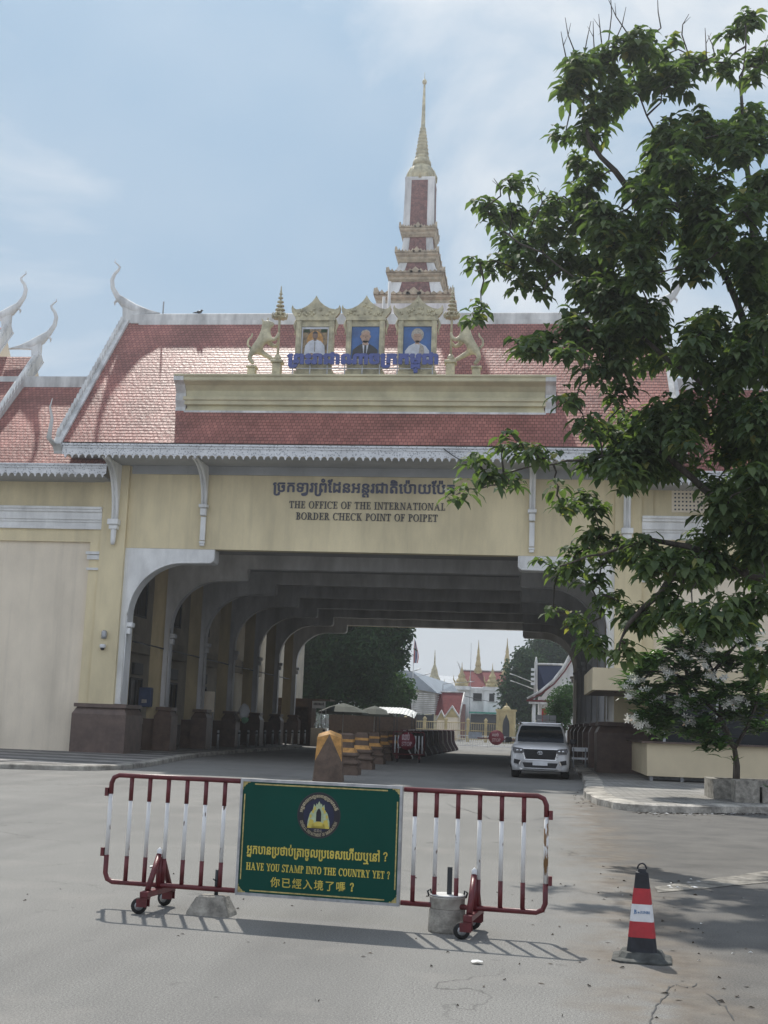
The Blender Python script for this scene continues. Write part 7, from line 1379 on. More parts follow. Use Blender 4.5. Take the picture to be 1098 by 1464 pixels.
cr = MB(TB); cr.v = [tuple(v) for v in vs]; cr.f = fs; cr.m = [0] * len(fs); cr.sm = [False] * len(fs); cr.build('crown', M['leaf'], BT)
fork = Vector((4.45, 17.2, 3.0))
limbs = [[fork, (3.9, 17.2, 5.0), tuple(at(1062, 600, 17.1)), tuple(at(1000, 545, 17.0)), tuple(at(940, 500, 16.8)), tuple(at(880, 440, 16.5)), tuple(at(800, 380, 16.3)), tuple(at(720, 330, 16.2))],
         [(3.9, 17.2, 5.0), tuple(at(1078, 500, 17.3)), tuple(at(1040, 400, 17.3)), tuple(at(985, 300, 17.2)), tuple(at(940, 200, 17.0)), tuple(at(900, 90, 17.0))],
         [tuple(at(1078, 500, 17.3)), tuple(at(1080, 380, 17.6)), tuple(at(1070, 240, 17.6)), tuple(at(1060, 120, 17.5)), tuple(at(1066, 40, 17.5))],
         [fork, tuple(at(1090, 760, 16.8)), tuple(at(1010, 700, 16.6)), tuple(at(940, 640, 16.4)), tuple(at(860, 655, 16.2)), tuple(at(790, 665, 16.0)), tuple(at(690, 680, 15.9))],
         [fork, tuple(at(1095, 830, 16.6)), tuple(at(1010, 790, 16.4)), tuple(at(930, 770, 16.2)), tuple(at(860, 790, 16.1)), tuple(at(800, 810, 16.0))],
         [tuple(at(1010, 790, 16.4)), tuple(at(960, 830, 16.2)), tuple(at(900, 890, 16.1)), tuple(at(885, 930, 16.1))], [tuple(at(985, 300, 17.2)), tuple(at(900, 270, 16.9)), tuple(at(840, 200, 16.6)), tuple(at(830, 110, 16.4))]]
tr = MB(TB); tr.tube([TB + Vector((0, 0, -.1)), TB + Vector((.02, 0, .4)), TB + Vector((-.05, 0, 1.6)), fork], [.30, .23, .20, .17], 12); tr.build('trunk', M['bark'], BT)
lm = MB(TB); lp_ = []
for L_ in limbs:
    n = len(L_); r0 = .075; pts = [Vector(p) for p in L_]
    sm_ = []
    for i in range(n - 1):
        for k in range(3): sm_.append(pts[i].lerp(pts[i + 1], k / 3) + Vector((rnd.uniform(-.03, .03), rnd.uniform(-.03, .03), rnd.uniform(-.03, .03))))
    sm_.append(pts[-1]); lm.tube(sm_, [max(.012, r0 * (1 - i / len(sm_)) ** 1.1) for i in range(len(sm_))], 7); lp_ += sm_
tw = lm
net = [Vector(v) for v in lp_]; todo = [c for c, R_, x, y in centres]
best = [min(((v - c).length, k) for k, v in enumerate(net)) for c in todo]
while todo:
    i = min(range(len(todo)), key=lambda a: best[a][0]); c = todo.pop(i); d_, k_ = best.pop(i); q = net[k_]
    if d_ > .10:
        m1 = q.lerp(c, .35) + Vector((rnd.uniform(-.12, .12), rnd.uniform(-.12, .12), rnd.uniform(-.06, .10))) * min(1, d_); m2 = q.lerp(c, .7) + Vector((rnd.uniform(-.12, .12), rnd.uniform(-.12, .12), rnd.uniform(-.04, .12))) * min(1, d_)
        tw.tube([q, m1, m2, c], [.017, .013, .010, .007], 5)
    net.append(c); n_ = len(net) - 1
    for a in range(len(todo)):
        dd = (todo[a] - c).length
        if dd < best[a][0]: best[a] = (dd, n_)
for (x0, y0, x1, y1) in ((810,85,802,45),(822,75,808,25),(835,80,845,30),(860,60,856,20),(870,60,872,-20),(900,52,868,-5),(945,40,940,-6),(975,50,985,20),(1010,85,1008,40),(1090,90,1098,50),(716,280,706,255),(775,290,768,265),(1022,80,1012,50),(878,62,895,10),(850,76,848,30)):
    a, b = at(x0, y0, 16.6), at(x1, y1, 16.5); cc = min((c for c, R_, x, y in centres), key=lambda v: (v - a).length); tw.tube([cc, a], [.010, .010], 5); md = a.lerp(b, .5) + Vector((rnd.uniform(-.05, .05), 0, 0)); tw.tube([a, md, b], [.010, .008, .004], 5)
    if rnd.random() < .6: tw.tube([md, md + (b - a) * .3 + Vector((rnd.choice((-1, 1)) * .08, 0, .02))], [.006, .003], 4)
tw.build('limb', M['bark'], BT)

# ---- frangipani in the planter
FB = Vector((4.97, 31.3, .54)); FT = thing('frangipani_tree', 'small white flowering tree with long leaves and a bare bent trunk in a planter', 'tree', FB)
p_ = lambda x, y, Y=31.0: at(x, y, Y)
m = MB(FB); m.tube([FB + Vector((0, 0, -.06)), p_(1054, 1095, 31.3), p_(1050, 1070, 31.2), p_(1040, 1055, 31.1), p_(1033, 1035, 31.0)], [.085, .07, .06, .055, .05], 8)
br = [[(1050, 1070), (1040, 1045), (1030, 1025), (1005, 1000), (985, 975), (960, 960), (930, 960), (910, 985)], [(1030, 1025), (1030, 990), (1020, 960), (1000, 925), (985, 905)], [(1020, 960), (1045, 930), (1065, 905)], [(985, 975), (975, 935), (950, 925)], [(1005, 1000), (970, 1010), (930, 1030), (905, 1040)], [(1050, 1070), (1068, 1040), (1080, 1010), (1085, 985)], [(1030, 1025), (1010, 1050), (985, 1055)]]
for i, L_ in enumerate(br):
    pts = [p_(x, y, 31.0 + .4 * math.sin(i * 2.1) * k / len(L_)) for k, (x, y) in enumerate(L_)]; m.tube(pts, [.05 - .03 * k / len(pts) for k in range(len(pts))], 7)
m.build('trunk', M['bark'], FT)
ros = [(905,975),(925,960),(950,945),(935,985),(960,975),(915,1000),(945,1010),(975,950),(990,930),(1005,915),(1020,900),(1040,905),(1060,915),(975,985),(1000,970),(1025,945),(1045,950),(1070,945),(985,1010),(1010,1000),(1035,985),(1060,985),(1085,970),(960,1030),(985,1045),(1010,1035),(930,1025),(1040,1020),(1065,1020),(1090,1000),(920,945),(965,920),(940,1045),(1020,1065),(1085,1040),(985,900),(1050,890),(1000,1055)]
vs, fs = [], []; tips = []
for (x, y) in ros:
    for k in range(8):
        c = p_(x + rnd.uniform(-14, 14), y + rnd.uniform(-8, 8), 31.0 + rnd.uniform(-.8, .8)); tips.append(c); rosette(vs, fs, c, 13, .42, .13, rnd, .45, .28)
cr = MB(FB); cr.v = [tuple(v) for v in vs]; cr.f = fs; cr.m = [0] * len(fs); cr.sm = [False] * len(fs); cr.build('crown', M['leaf_frangi'], FT)
fl = [(893,985),(900,972),(905,995),(915,975),(900,1030),(915,1035),(928,1040),(910,1028),(985,1005),(970,1015),(995,1000),(1040,1005),(1048,1010),(985,900),(1000,910),(995,925),(1010,935),(1005,950),(985,935),(1020,925),(965,890),(1060,885),(1080,880),(1070,930),(1040,890),(975,1000),(960,965),(1055,915),(1085,925),(920,990),(1000,880),(985,1030),(950,955),(1015,965),(1075,950),(1030,975),(970,930),(1090,900),(940,1000),(1062,1000)]
vs, fs = [], []
for (x, y) in fl:
    for k in range(7):
        c = p_(x + rnd.uniform(-9, 9), y + rnd.uniform(-7, 7), 30.6 + rnd.uniform(-.35, .2)); ax = Vector((rnd.uniform(-.4, .4), -.8, rnd.uniform(-.2, .6))).normalized(); u = ax.orthogonal().normalized(); w = ax.cross(u)
        for j in range(5):
            a = 2 * math.pi * j / 5 + k; d = u * math.cos(a) + w * math.sin(a); e = u * math.cos(a + .8) + w * math.sin(a + .8); b = len(vs)
            vs += [c, c + d * .055 + ax * .02, c + (d + e) * .05 + ax * .035, c + e * .052 + ax * .012]; fs.append((b, b + 1, b + 2, b + 3))
cr = MB(FB); cr.v = [tuple(v) for v in vs]; cr.f = fs; cr.m = [0] * len(fs); cr.sm = [False] * len(fs); cr.build('blossom', M['petal'], FT)
def small_plant(name, label, base, n, length, width, mk, h=0.0, up=.8, droop=.25):
    vs, fs = [], []; t = thing(name, label, 'plant', base); b = Vector(base)
    if h: m = MB(b); m.tube([b - Vector((0, 0, .08)), b + Vector((.02, 0, h))], [.03, .02], 6); m.build('stem', M['bark'], t)
    rosette(vs, fs, b + Vector((0, 0, h)), n, length, width, rnd, up, droop)
    if not h:
        for k in range(4): rosette(vs, fs, b + Vector((rnd.uniform(-.2, .2), rnd.uniform(-.12, .12), rnd.uniform(0, .1))), n, length, width, rnd, up, droop)
    m = MB(b); m.v = [tuple(v) for v in vs]; m.f = fs; m.m = [0] * len(fs); m.sm = [False] * len(fs); m.build('foliage', M[mk], t)
small_plant('spiky_plant', 'small spiky leafed plant at the foot of the white flowering tree', (4.85, 30.95, .55), 14, .30, .045, 'leaf_frangi', .52, .5, .12)
small_plant('weeds', 'little green weeds growing in the low right planter', (5.6, 29.95, .46), 9, .16, .05, 'leaf_mid')
b = Vector((6.25, 31.9, .5)); t = thing('yellow_shrub', 'yellow green broad leafed shrub behind the planters', 'shrub', b)
vs, fs = [], []; m = MB(b); m.tube([b, b + Vector((-.2, 0, 1.2)), p_(1092, 990, 31.8)], [.06, .05, .03], 6); m.build('stem', M['bark'], t)
for (x, y) in ((1080,960),(1095,940),(1090,985),(1075,1000),(1098,1010),(1085,1020),(1070,980),(1100,965)):
    for k in range(2): rosette(vs, fs, p_(x + rnd.uniform(-6, 6), y + rnd.uniform(-6, 6), 31.6 + rnd.uniform(-.3, .3)), 9, .24, .08, rnd, .5, .3)
m = MB(b); m.v = [tuple(v) for v in vs]; m.f = fs; m.m = [0] * len(fs); m.sm = [False] * len(fs); m.build('foliage', M['leaf_yellow'], t)

# ---- trees beyond the gate: crowns of many leaf clumps
def far_tree(name, label, base, trunk_h, blobs, mk, leafsize, dens, seed, group=None, cat='tree'):
    r = random.Random(seed); b = Vector(base); t = thing(name, label, cat, base, group=group)
    m = MB(b); top = b + Vector((0, 0, trunk_h)); m.tube([b - Vector((0, 0, .1)), b + Vector((.1, 0, trunk_h * .5)), top], [.30, .22, .18], 9)
    for c, R_ in blobs: m.tube([top, top.lerp(Vector(c), .5) + Vector((0, 0, .2)), Vector(c)], [.14, .09, .04], 6)
    m.build('trunk', M['bark'], t); vs, fs = [], []
    for c, R_ in blobs:
        n = int(dens * R_ * R_)
        for k in range(n):
            d = Vector((r.gauss(0, 1), r.gauss(0, 1), r.gauss(0, 1))).normalized(); q = R_ * (r.random() ** .33) * (1 + .22 * math.sin(d.x * 7 + seed) * math.sin(d.z * 6 + d.y * 5))
            p = Vector(c) + d * q
            for j in range(3):
                s = leafsize * r.uniform(.6, 1.3); a = Vector((r.gauss(0, 1), r.gauss(0, 1), r.gauss(0, .6))).normalized(); e = a.orthogonal().normalized(); g = len(vs); o = p + Vector((r.uniform(-1, 1), r.uniform(-1, 1), r.uniform(-1, 1))) * leafsize
                vs += [o, o + a * s * .6 + e * s * .3, o + a * s * 1.2 - Vector((0, 0, s * .3)), o + a * s * .6 - e * s * .3]; fs.append((g, g + 1, g + 2, g + 3))
    m = MB(b); m.v = [tuple(v) for v in vs]; m.f = fs; m.m = [0] * len(fs); m.sm = [False] * len(fs); m.build('crown', M[mk], t)
def bl(lst, Y): return [(tuple(at(x, y, Y + dy)), r * Y / F) for x, y, r, dy in lst]
far_tree('shade_tree', 'huge dark shade tree behind the kiosk and umbrellas', (-15.6, 107, 0), 3.4, bl([(445,905,45,0),(480,880,50,1),(520,880,50,2),(555,890,35,1),(430,950,50,1),(480,940,50,0),(525,940,45,-1),(560,930,25,0),(445,985,35,1),(490,985,38,0),(530,980,32,1),(575,905,14,0),(400,930,45,3),(570,945,12,1)], 107), 'leaf_far', .34, 230, 21)
far_tree('bushy_tree', 'mid green bushy tree between the huge tree and the grey shed', (-10.6, 112, 0), 2.4, bl([(560,975,20,0),(575,985,18,1),(550,1000,20,0),(570,1002,16,-1),(585,990,10,0),(530,1005,18,1)], 112), 'leaf_mid', .26, 260, 22)
far_tree('roadside_tree', 'dark green tree between the white palace and the blue roofed house', (-.6, 150, 0), 3.0, bl([(745,990,28,0),(742,965,22,0),(755,950,22,1),(770,975,30,2),(732,985,18,0),(735,1010,20,0),(755,1015,24,0),(748,938,12,1)], 150), 'leaf_far', .42, 130, 23)
far_tree('roadside_tree', 'tall dark tree rising behind the blue roofed house', (3.6, 165, 0), 5.0, bl([(790,935,26,0),(812,945,26,1),(768,928,15,0),(800,965,30,2),(780,922,14,0)], 165), 'leaf_far', .45, 130, 24)
far_tree('roadside_shrub', 'feathery green shrub in front of the blue roofed house', (2.5, 98, 0), 1.0, bl([(800,1000,16,0),(812,990,14,1),(805,1015,18,0),(790,1020,12,0),(818,1010,12,0),(800,1030,14,0)], 98), 'leaf_mid', .22, 300, 25, cat='shrub')

# ================================================================== BEYOND THE GATE
def PX(x, y, Y): p = at(x, y, Y); return p
o_ = (-12.8, 152, 0); t = thing('metal_shed', 'large grey shed with louvred walls and a long pale metal roof', 'shed', o_)
m = MB(o_); m.add([(-16.2, 150, 3.0), (-11.35, 150, 3.0), (-11.35, 150, 5.55), (-16.2, 150, 6.4), (-9.7, 172, 3.0), (-9.7, 172, 5.6)], [(0, 1, 2, 3), (1, 4, 5, 2)]); m.build('wall', M['shed_wall'], t)
m = MB(o_)
for k in range(11): z = 3.05 + k * .23; m.box(-16.3, -11.3, 149.88, 149.99, z, z + .12); m.tube([(-11.28, 149.95, z + .06), (-9.6, 172, z + .06)], .06, 4, smooth=False)
m.build('louvre', M['dirty_white'], t)
m = MB(o_); m.box(-16.0, -11.5, 150.2, 150.4, 0, 2.9); m.box(-14, -13.8, 149.8, 150, 0, 3); m.box(-11.6, -11.4, 149.8, 150, 0, 3); m.build('lower_wall', M['frame_dark'], t)
m = MB(o_); m.add([(-16.6, 149.5, 8.2), (-16.6, 149.5, 6.35), (-11.0, 149.5, 5.5), (-9.3, 173, 5.65), (-10.6, 173, 7.4), (-14.2, 149.5, 8.05)], [(0, 1, 2, 5), (2, 3, 4, 5)]); m.build('roof', M['shed_roof'], t)
o_ = (-9.7, 151, 0); t = thing('red_roofed_building', 'low building with a deep red roof and white edge before the white palace', 'building', o_)
m = MB(o_); m.box(-11.2, -8.5, 151.2, 155, 0, 3.0); m.build('wall', M['cream'], t)
m = MB(o_); m.add([(-11.25, 150, 2.9), (-8.35, 150, 2.95), (-8.1, 153.5, 5.75), (-11.25, 153.5, 5.7)], [(0, 1, 2, 3)]); m.build('roof', M['far_red'], t)
m = MB(o_); m.tube([(-8.3, 149.9, 2.95), (-8.02, 153.5, 5.8)], .10, 6); m.tube([(-11.3, 153.5, 5.78), (-8.0, 153.5, 5.83)], .10, 6); m.build('roof_edge', M['dirty_white'], t)
def shrine(x, y, w, h, label):
    o_ = (x, y, 0); t = thing('gabled_shrine', label, 'shrine', o_, group='small gabled shrines by the far fence')
    m = MB(o_); m.box(x - w * .35, x + w * .35, y, y + w * .6, 0, h * .68); m.build('wall', M['cream'], t)
    m = MB(o_); m.prism([(x - w * .5, h * .66), (x - w * .42, h * .66), (x, h * .94), (x + w * .42, h * .66), (x + w * .5, h * .66), (x, h)], y - .15, y + w * .7, 'y'); m.build('gable', M['dirty_white'], t)
    m = MB(o_); m.prism([(x - w * .41, h * .66), (x + w * .41, h * .66), (x, h * .93)], y - .02, y + w * .6, 'y'); m.build('pediment', M['gold_far'], t)
shrine(-10.35, 147.5, 1.25, 3.55, 'smaller white gabled shrine beyond the lane barriers'); shrine(-9.05, 147, 1.9, 4.1, 'larger grey gabled shrine beyond the lane barriers')
# the white palace with golden spires
o_ = (-6.5, 196, 0); t = thing('palace_building', 'white two storey palace with deep red roof and three golden spires', 'building', o_)
m = MB(o_); m.box(-11.5, -2.2, 190, 204, 0, 7.55); m.box(-6.9, -4.5, 189.2, 189.99, 0, 7.5); m.box(-11.9, -8.9, 188.9, 190.3, 7.2, 7.75); m.box(-7.1, -4.3, 189.0, 190.3, 7.2, 7.75); m.build('wall', M['white'], t)
m = MB(o_); m.add([(-10.6, 191, 7.7), (-2.0, 191, 7.7), (-2.3, 196, 10.35), (-10.7, 196, 10.35)], [(0, 1, 2, 3)]); m.build('roof', M['far_red'], t)
m = MB(o_); m.tube([(-11.0, 196, 10.45), (-2.1, 196, 10.45)], .12, 6); m.tube([(-10.7, 191, 7.8), (-10.85, 196, 10.4), (-11.2, 196, 11.3), (-11.5, 196, 11.8)], [.12, .14, .1, .03], 6); m.build('roof_edge', M['dirty_white'], t)
def gspire(x, y, z, h, w):
    m = MB(o_); m.lathe([(w, z), (w, z + .06 * h), (w * .75, z + .10 * h), (w * .8, z + .2 * h), (w * .5, z + .30 * h), (w * .58, z + .34 * h), (w * .36, z + .48 * h), (w * .42, z + .51 * h), (w * .22, z + .66 * h), (w * .26, z + .69 * h), (w * .1, z + .84 * h), (w * .03, z + h)], (x, y, 0), 8, rot=math.pi / 8, smooth=False)
    m.build('golden_spire', M['gold_far'], t)
gspire(-8.15, 195.8, 9.2, 6.0, .85); gspire(-3.65, 195.5, 8.6, 7.0, 1.15)
def pav(x, y, z):
    m = MB(o_); m.lathe([(1.05, z), (1.1, z + .35), (.85, z + .5), (.9, z + .8), (.55, z + 1.2), (.6, z + 1.5), (.3, z + 2.0), (.08, z + 2.8), (.02, z + 3.6)], (x, y, 0), 8, rot=math.pi / 8, smooth=False)
    for q in (-1, 1): m.tube([(x + q * .9, y - .2, z + .4), (x + q * 1.2, y - .2, z + .9), (x + q * 1.25, y - .2, z + 1.6)], [.16, .1, .02], 5)
    m.build('golden_pavilion', M['gold_far'], t)
pav(-10.35, 189.8, 7.76); pav(-5.7, 189.8, 7.76)
for x0, x1, z0, z1 in ((-8.55, -7.25, 5.6, 6.75), (-6.1, -5.35, 5.6, 6.75)):
    y = 189.97 if x0 < -7 else 189.17; m = MB(o_); m.box(x0, x1, y - .05, y - .001, z0, z1); w = m.build('window', M['glass_dark'], t); m = MB(o_); m.box(x0 - .1, x1 + .1, y - .12, y - .051, z0 - .12, z0 - .01); m.build('sill', M['dirty_white'], w)
m = MB(o_); m.box(-9.0, -4.4, 187.5, 189, 3.7, 3.95); m.build('green_canopy', mat('green_canopy_sheet', (.05, .30, .22), .5), t)
m = MB(o_); m.box(-8.8, -4.6, 188.4, 189.1, 0, 3.6); m.box(-10.9, -9.6, 188, 189.1, 0, 5.0, 1); m.build('entrance', [M['frame_dark'], M['red_panel']], t)
o_ = (-14.7, 192, 0); t = thing('golden_stupa', 'pale golden stupa behind the grey shed', 'stupa', o_); m = MB(o_)
m.lathe([(1.3, 0), (1.3, 7.0), (1.45, 7.05), (1.45, 7.4), (1.2, 7.6), (1.3, 8.0), (.9, 8.3), (1.0, 8.6), (.6, 9.4), (.45, 10.2), (.15, 11.0), (.03, 13.2)], (-14.7, 192, 0), 8, smooth=False); m.build('spire', M['gold'], t)
m = MB(o_)
for q in (-1, 1): m.tube([(-14.7 + q * 1.3, 191, 7.4), (-14.7 + q * 1.6, 191, 8.0), (-14.7 + q * 1.65, 191, 8.8)], [.15, .1, .02], 5)
m.build('corner_horn', M['gold'], t)
o_ = (-13, 215, 0); m = MB(o_); m.add([(-17.5, 215, 8.6), (-11, 215, 8.4), (-11, 215, 0), (-17.5, 215, 0), (-17.5, 222, 10.6), (-10.5, 222, 10.3), (-10.5, 222, 0), (-17.5, 222, 0)], [(0, 1, 5, 4), (0, 3, 2, 1), (1, 2, 6, 5), (0, 4, 7, 3)]); tag(m.build('dark_roofed_hall', M['shed_roof'], loc=o_), 'long dark roof seen between the stupa and the palace', 'building')
o_ = (-8.8, 188.0, 0); m = MB(o_); m.tube([(-8.95, 188, 0), (-8.95, 188, 14.2)], [.07, .03], 6); tag(m.build('radio_mast', M['pole'], loc=o_), 'thin tall mast beside the palace roof', 'mast')
def wire(name, label, a, b, sag, r):
    a, b = Vector(a), Vector(b); o_ = tuple(a); m = MB(o_); m.tube([a.lerp(b, i / 12) - Vector((0, 0, sag * 4 * (i / 12) * (1 - i / 12))) for i in range(13)], r, 5); tag(m.build(name, M['frame_dark'], loc=o_), label, 'cable')
wire('overhead_cable', 'dark overhead cable sagging across the front of the white palace', at(655, 992, 170), at(760, 1005, 170), .5, .04)
wire('loose_cable', 'thin loose cable hanging from the eave trim into the tree leaves', at(634, 641, 44.8), at(668, 662, 44.6), .05, .02)
# yellow fence and gatehouse
o_ = (-7, 142, 0); t = thing('yellow_fence', 'long yellow railing fence crossing the road beyond the gate', 'fence', o_)
for z in (.3, 1.25, 2.1): m = MB(o_); m.tube([(-14, 142, z), (-3.75, 142, z)], .055, 6); m.tube([(-1.5, 142, z), (7, 142, z)], .055, 6); m.build('rail', M['gold_far'], t)
m = MB(o_)
for i in range(84):
    x = -14 + .25 * i
    if not (-3.75 < x < -1.5): m.tube([(x, 142, .1), (x, 142, 2.1)], .02, 4)
m.build('baluster', M['gold_far'], t)
for x in (-14, -11.8, -9.4, -6.9, -4.9, .7, 3.6): m = MB(o_); m.box(x - .16, x + .16, 141.8, 142.2, 0, 2.35); m.lathe([(.22, 2.35), (.22, 2.45), (.02, 2.7)], (x, 142, 0), sq=True); m.build('post', M['gold_far'], t)
o_ = (-2.6, 141, 0); t = thing('arched_gatehouse', 'yellow gatehouse with a pointed dark arch beside the fence', 'gatehouse', o_)
half = [(0, 3.2), (.14, 2.85), (.32, 2.45), (.38, 1.9), (.38, .1)]; arch = [(-2.6 + x, z) for x, z in half] + [(-2.6 - x, z) for x, z in half[:0:-1]]
m = MB(o_); m.box(-3.65, -1.6, 140.8, 143, 0, 3.55); m.box(-3.8, -1.45, 140.7, 143.1, 3.551, 3.75); m.box(-3.7, -3.4, 140.6, 140.79, 0, 3.55); m.box(-1.85, -1.55, 140.6, 140.79, 0, 3.55); m.lathe([(.5, 3.75), (.35, 4.0), (.1, 4.2), (.02, 4.5)], (-2.6, 141.5, 0), sq=True); m.build('wall', M['gold_far'], t)
m = MB(o_); V, T = fill([arch]); place(m, V, T, lambda u, v, d: (u, 140.79 - d, v), .02); m.build('arch_opening', M['frame_dark'], t)
# boom barrier with its round sign, and the small board by it
o_ = (-2.4, 95.2, 0); t = thing('boom_barrier', 'red boom across the lane with a round red stop sign hanging from it', 'barrier', o_)
m = MB(o_); m.tube([(-3.9, 95.2, .86), (-.2, 95.2, .80)], .045, 8); m.build('boom', M['maroon'], t)
m = MB(o_); m.bbox(-.35, .05, 95.0, 95.4, 0, 1.05, .02); m.build('housing', M['maroon'], t)
m = MB(); m.lathe([(.56, -.02), (.56, .02)], (0, 0, 0), 36); sg = m.build('round_sign', M['red_sign'], t, (-2.47 + 2.4, -.07, .93), (math.pi / 2, 0, 0))
m = MB(); khmer(m, 'stop', lambda u, v, d: (u, .10 + v, .021 + d), .18, .66, 8, .003); roman(m, 'STOP', lambda u, v, d: (u, -.30 + v, .021 + d), .24, .66, THIN, th=.003); m.build('lettering', M['pink'], sg)
o_ = (-4.4, 103, 0); t = thing('folding_barrier', 'low white railing with a grey blue board beside the red boom', 'barrier', o_)
m = MB(o_); m.box(-4.95, -3.85, 102.95, 103.0, .75, 1.25); m.build('board', mat('grey_blue_board', (.30, .34, .40), .5), t)
m = MB(o_); m.tube([(-5.8, 103.05, .95), (-1.0, 103.05, .95)], .03, 6); m.tube([(-5.8, 103.05, .15), (-1.0, 103.05, .15)], .03, 6)
for i in range(25): m.tube([(-5.8 + .2 * i, 103.05, 0 if i % 6 == 0 else .15), (-5.8 + .2 * i, 103.05, .95)], .014, 5)
m.build('railing', M['plate_white'], t)
# flag pole and street lamps
p = at(587.5, 1060, 132); o_ = (p.x, 132, 0); t = thing('flagpole', 'white flagpole with a limp striped red white blue flag', 'flagpole', o_); tp = at(589, 908, 132).z
m = MB(o_); m.tube([(p.x, 132, 0), (p.x, 132, tp)], [.07, .035], 8); m.ball((p.x, 132, tp + .06), .07, 8, 5); m.build('pole', M['dirty_white'], t)
m = MB(o_); cols = [0, 1, 2, 2, 1, 0]; z1 = tp - .4; n = 14; vs = []; R5 = range(7)
for i in range(n + 1):
    f = i / n; z = z1 - f * 2.55
    for j in R5: u = j / 6; vs.append((p.x + .05 + u * (.16 + .40 * math.sin(f * 2.6) * (0.4 + .6 * f)), 132 - .12 * math.sin(u * 9 + f * 2), z - u * .35 * (1 - f)))
for j in range(6): m.add([vs[i * 7 + q] for i in range(n + 1) for q in (j, j + 1)], [(2 * i, 2 * i + 1, 2 * i + 3, 2 * i + 2) for i in range(n)], cols[j])
m.build('flag', [M['red'], M['plate_white'], M['blue']], t)
p = at(573, 1000, 140); o_ = (p.x, 140, 0); m = MB(o_); m.tube([(p.x, 140, 0), (p.x, 140, 9.3)], .09, 6); tag(m.build('utility_pole', M['frame_dark'], loc=o_), 'dark utility pole at the edge of the huge tree', 'pole')
def lamp(x0, y0, x1, y1, x2, y2, Y, label, arm=1):
    a, b, c = at(x0, y0, Y), at(x1, y1, Y), at(x2, y2, Y); o_ = (a.x, Y, 0); t = thing('street_lamp', label, 'street lamp', o_, group='street lamps beyond the gate')
    m = MB(o_); m.tube([(a.x, Y, 0), (a.x, Y, b.z - .3), tuple(b), tuple(b.lerp(c, .5) + Vector((0, 0, .05))), tuple(c)], [.06, .05, .045, .035, .03], 6); m.build('pole', M['pole'], t)
    d = (c - b).normalized(); m = MB(o_); m.tube([c - d * .1, c + d * .25, c + d * .75], [.05, .11, .05], 6, flat=(1, 1, .6)); m.build('lamp_head', M['steel'], t)
lamp(568, 1030, 574, 966, 593, 959, 138, 'street lamp over the shed roof, nearest the huge tree'); lamp(580, 1030, 582, 972, 607, 965, 146, 'street lamp over the shed roof, second from the huge tree'); lamp(601, 1030, 603, 980, 610, 978, 160, 'street lamp arm crossing the grey shed roof low down'); lamp(632, 1030, 633, 978, 670, 975, 156, 'street lamp reaching over the red roofed building')
p = at(764, 1000, 112); o_ = (p.x, 112, 0); t = thing('double_street_lamp', 'street lamp with two white arms reaching over the road', 'street lamp', o_); m = MB(o_)
for (a, b) in (((763, 976), (735, 965)), ((763, 985), (736, 975))): q, r_2 = at(*a, 112), at(*b, 112); m.tube([q, r_2], [.05, .035], 6); m.tube([r_2 + Vector((.1, 0, -.02)), r_2 + Vector((-.4, 0, .1))], [.05, .10], 6, flat=(1, 1, .6))
m.build('lamp_arm', M['dirty_white'], t); m = MB(o_); m.tube([(p.x, 112, 0), (p.x, 112, at(763, 960, 112).z)], [.09, .07], 8); m.build('pole', M['pole'], t)
# the blue roofed house on the right
o_ = (2.6, 112, 0); t = thing('blue_roofed_house', 'white house with a steep navy tiled roof and curved white gable edge', 'house', o_)
m = MB(o_); m.box(.75, 4.6, 111, 118, 0, 4.5); m.add([(1.0, 110.95, 4.5), (4.6, 110.95, 4.5), (4.6, 110.95, 9.6), (3.3, 110.95, 8.2), (2.2, 110.95, 6.1)], [(0, 1, 2, 3, 4)]); m.build('wall', M['white'], t)
m = MB(o_); m.add([(.62, 111.5, 5.1), (1.35, 110.9, 5.25), (2.3, 110.9, 6.4), (3.25, 111.4, 7.3), (.62, 111.5, 7.3)], [(0, 1, 2, 3, 4)]); m.build('roof', M['navy_roof'], t)
m = MB(o_); m.tube([(-.25, 110.6, 4.30), (.9, 110.6, 4.95), (2.0, 110.6, 5.9), (2.9, 110.6, 7.1), (3.8, 110.6, 8.7), (4.5, 110.6, 10.2)], [.10, .14, .16, .16, .15, .12], 6); m.tube([(.5, 111.4, 4.9), (.48, 111.4, 7.4), (.5, 111.4, 8.0)], [.16, .15, .05], 6); m.tube([(.5, 111.4, 7.36), (3.4, 111.4, 7.40)], .11, 6); m.build('roof_edge', M['dirty_white'], t)
m = MB(o_); m.tube([(-.2, 110.45, 4.08), (.95, 110.45, 4.72), (2.1, 110.45, 5.66), (3.0, 110.45, 6.8), (3.95, 110.45, 8.4)], .07, 6); m.box(-.3, 4.6, 110.4, 111, 4.05, 4.2); m.build('red_trim', M['far_red'], t)
m = MB(o_); m.box(-.1, 4.6, 110.45, 110.99, 3.85, 4.04); m.tube([(.35, 110.7, 0), (.35, 110.7, 3.9)], .16, 10); m.build('porch', M['dirty_white'], t)
m = MB(o_); m.box(1.05, 1.5, 110.9, 110.99, 2.3, 3.5); m.build('red_shutter', M['red'], t)
for k in range(4): m = MB(o_); m.box(.05, .4, 111.1, 111.4, 5.5 + .42 * k, 5.72 + .42 * k); m.build('white_insulator', M['plate_white'], t)
o_ = (.75, 60, 0); t = thing('white_crate', 'white slatted box panel standing behind the parked car', 'crate', o_)
m = MB(o_)
for i in range(3):
    for j in range(2): m.bbox(.30 + .32 * i, .60 + .32 * i, 60, 60.05, 1.86 + .24 * j, 2.08 + .24 * j, .01)
m.build('panel', M['plate_white'], t); m = MB(o_)
for x in (.32, 1.2): m.box(x, x + .05, 60.06, 60.12, 0, 2.3)
m.build('leg', M['steel'], t)
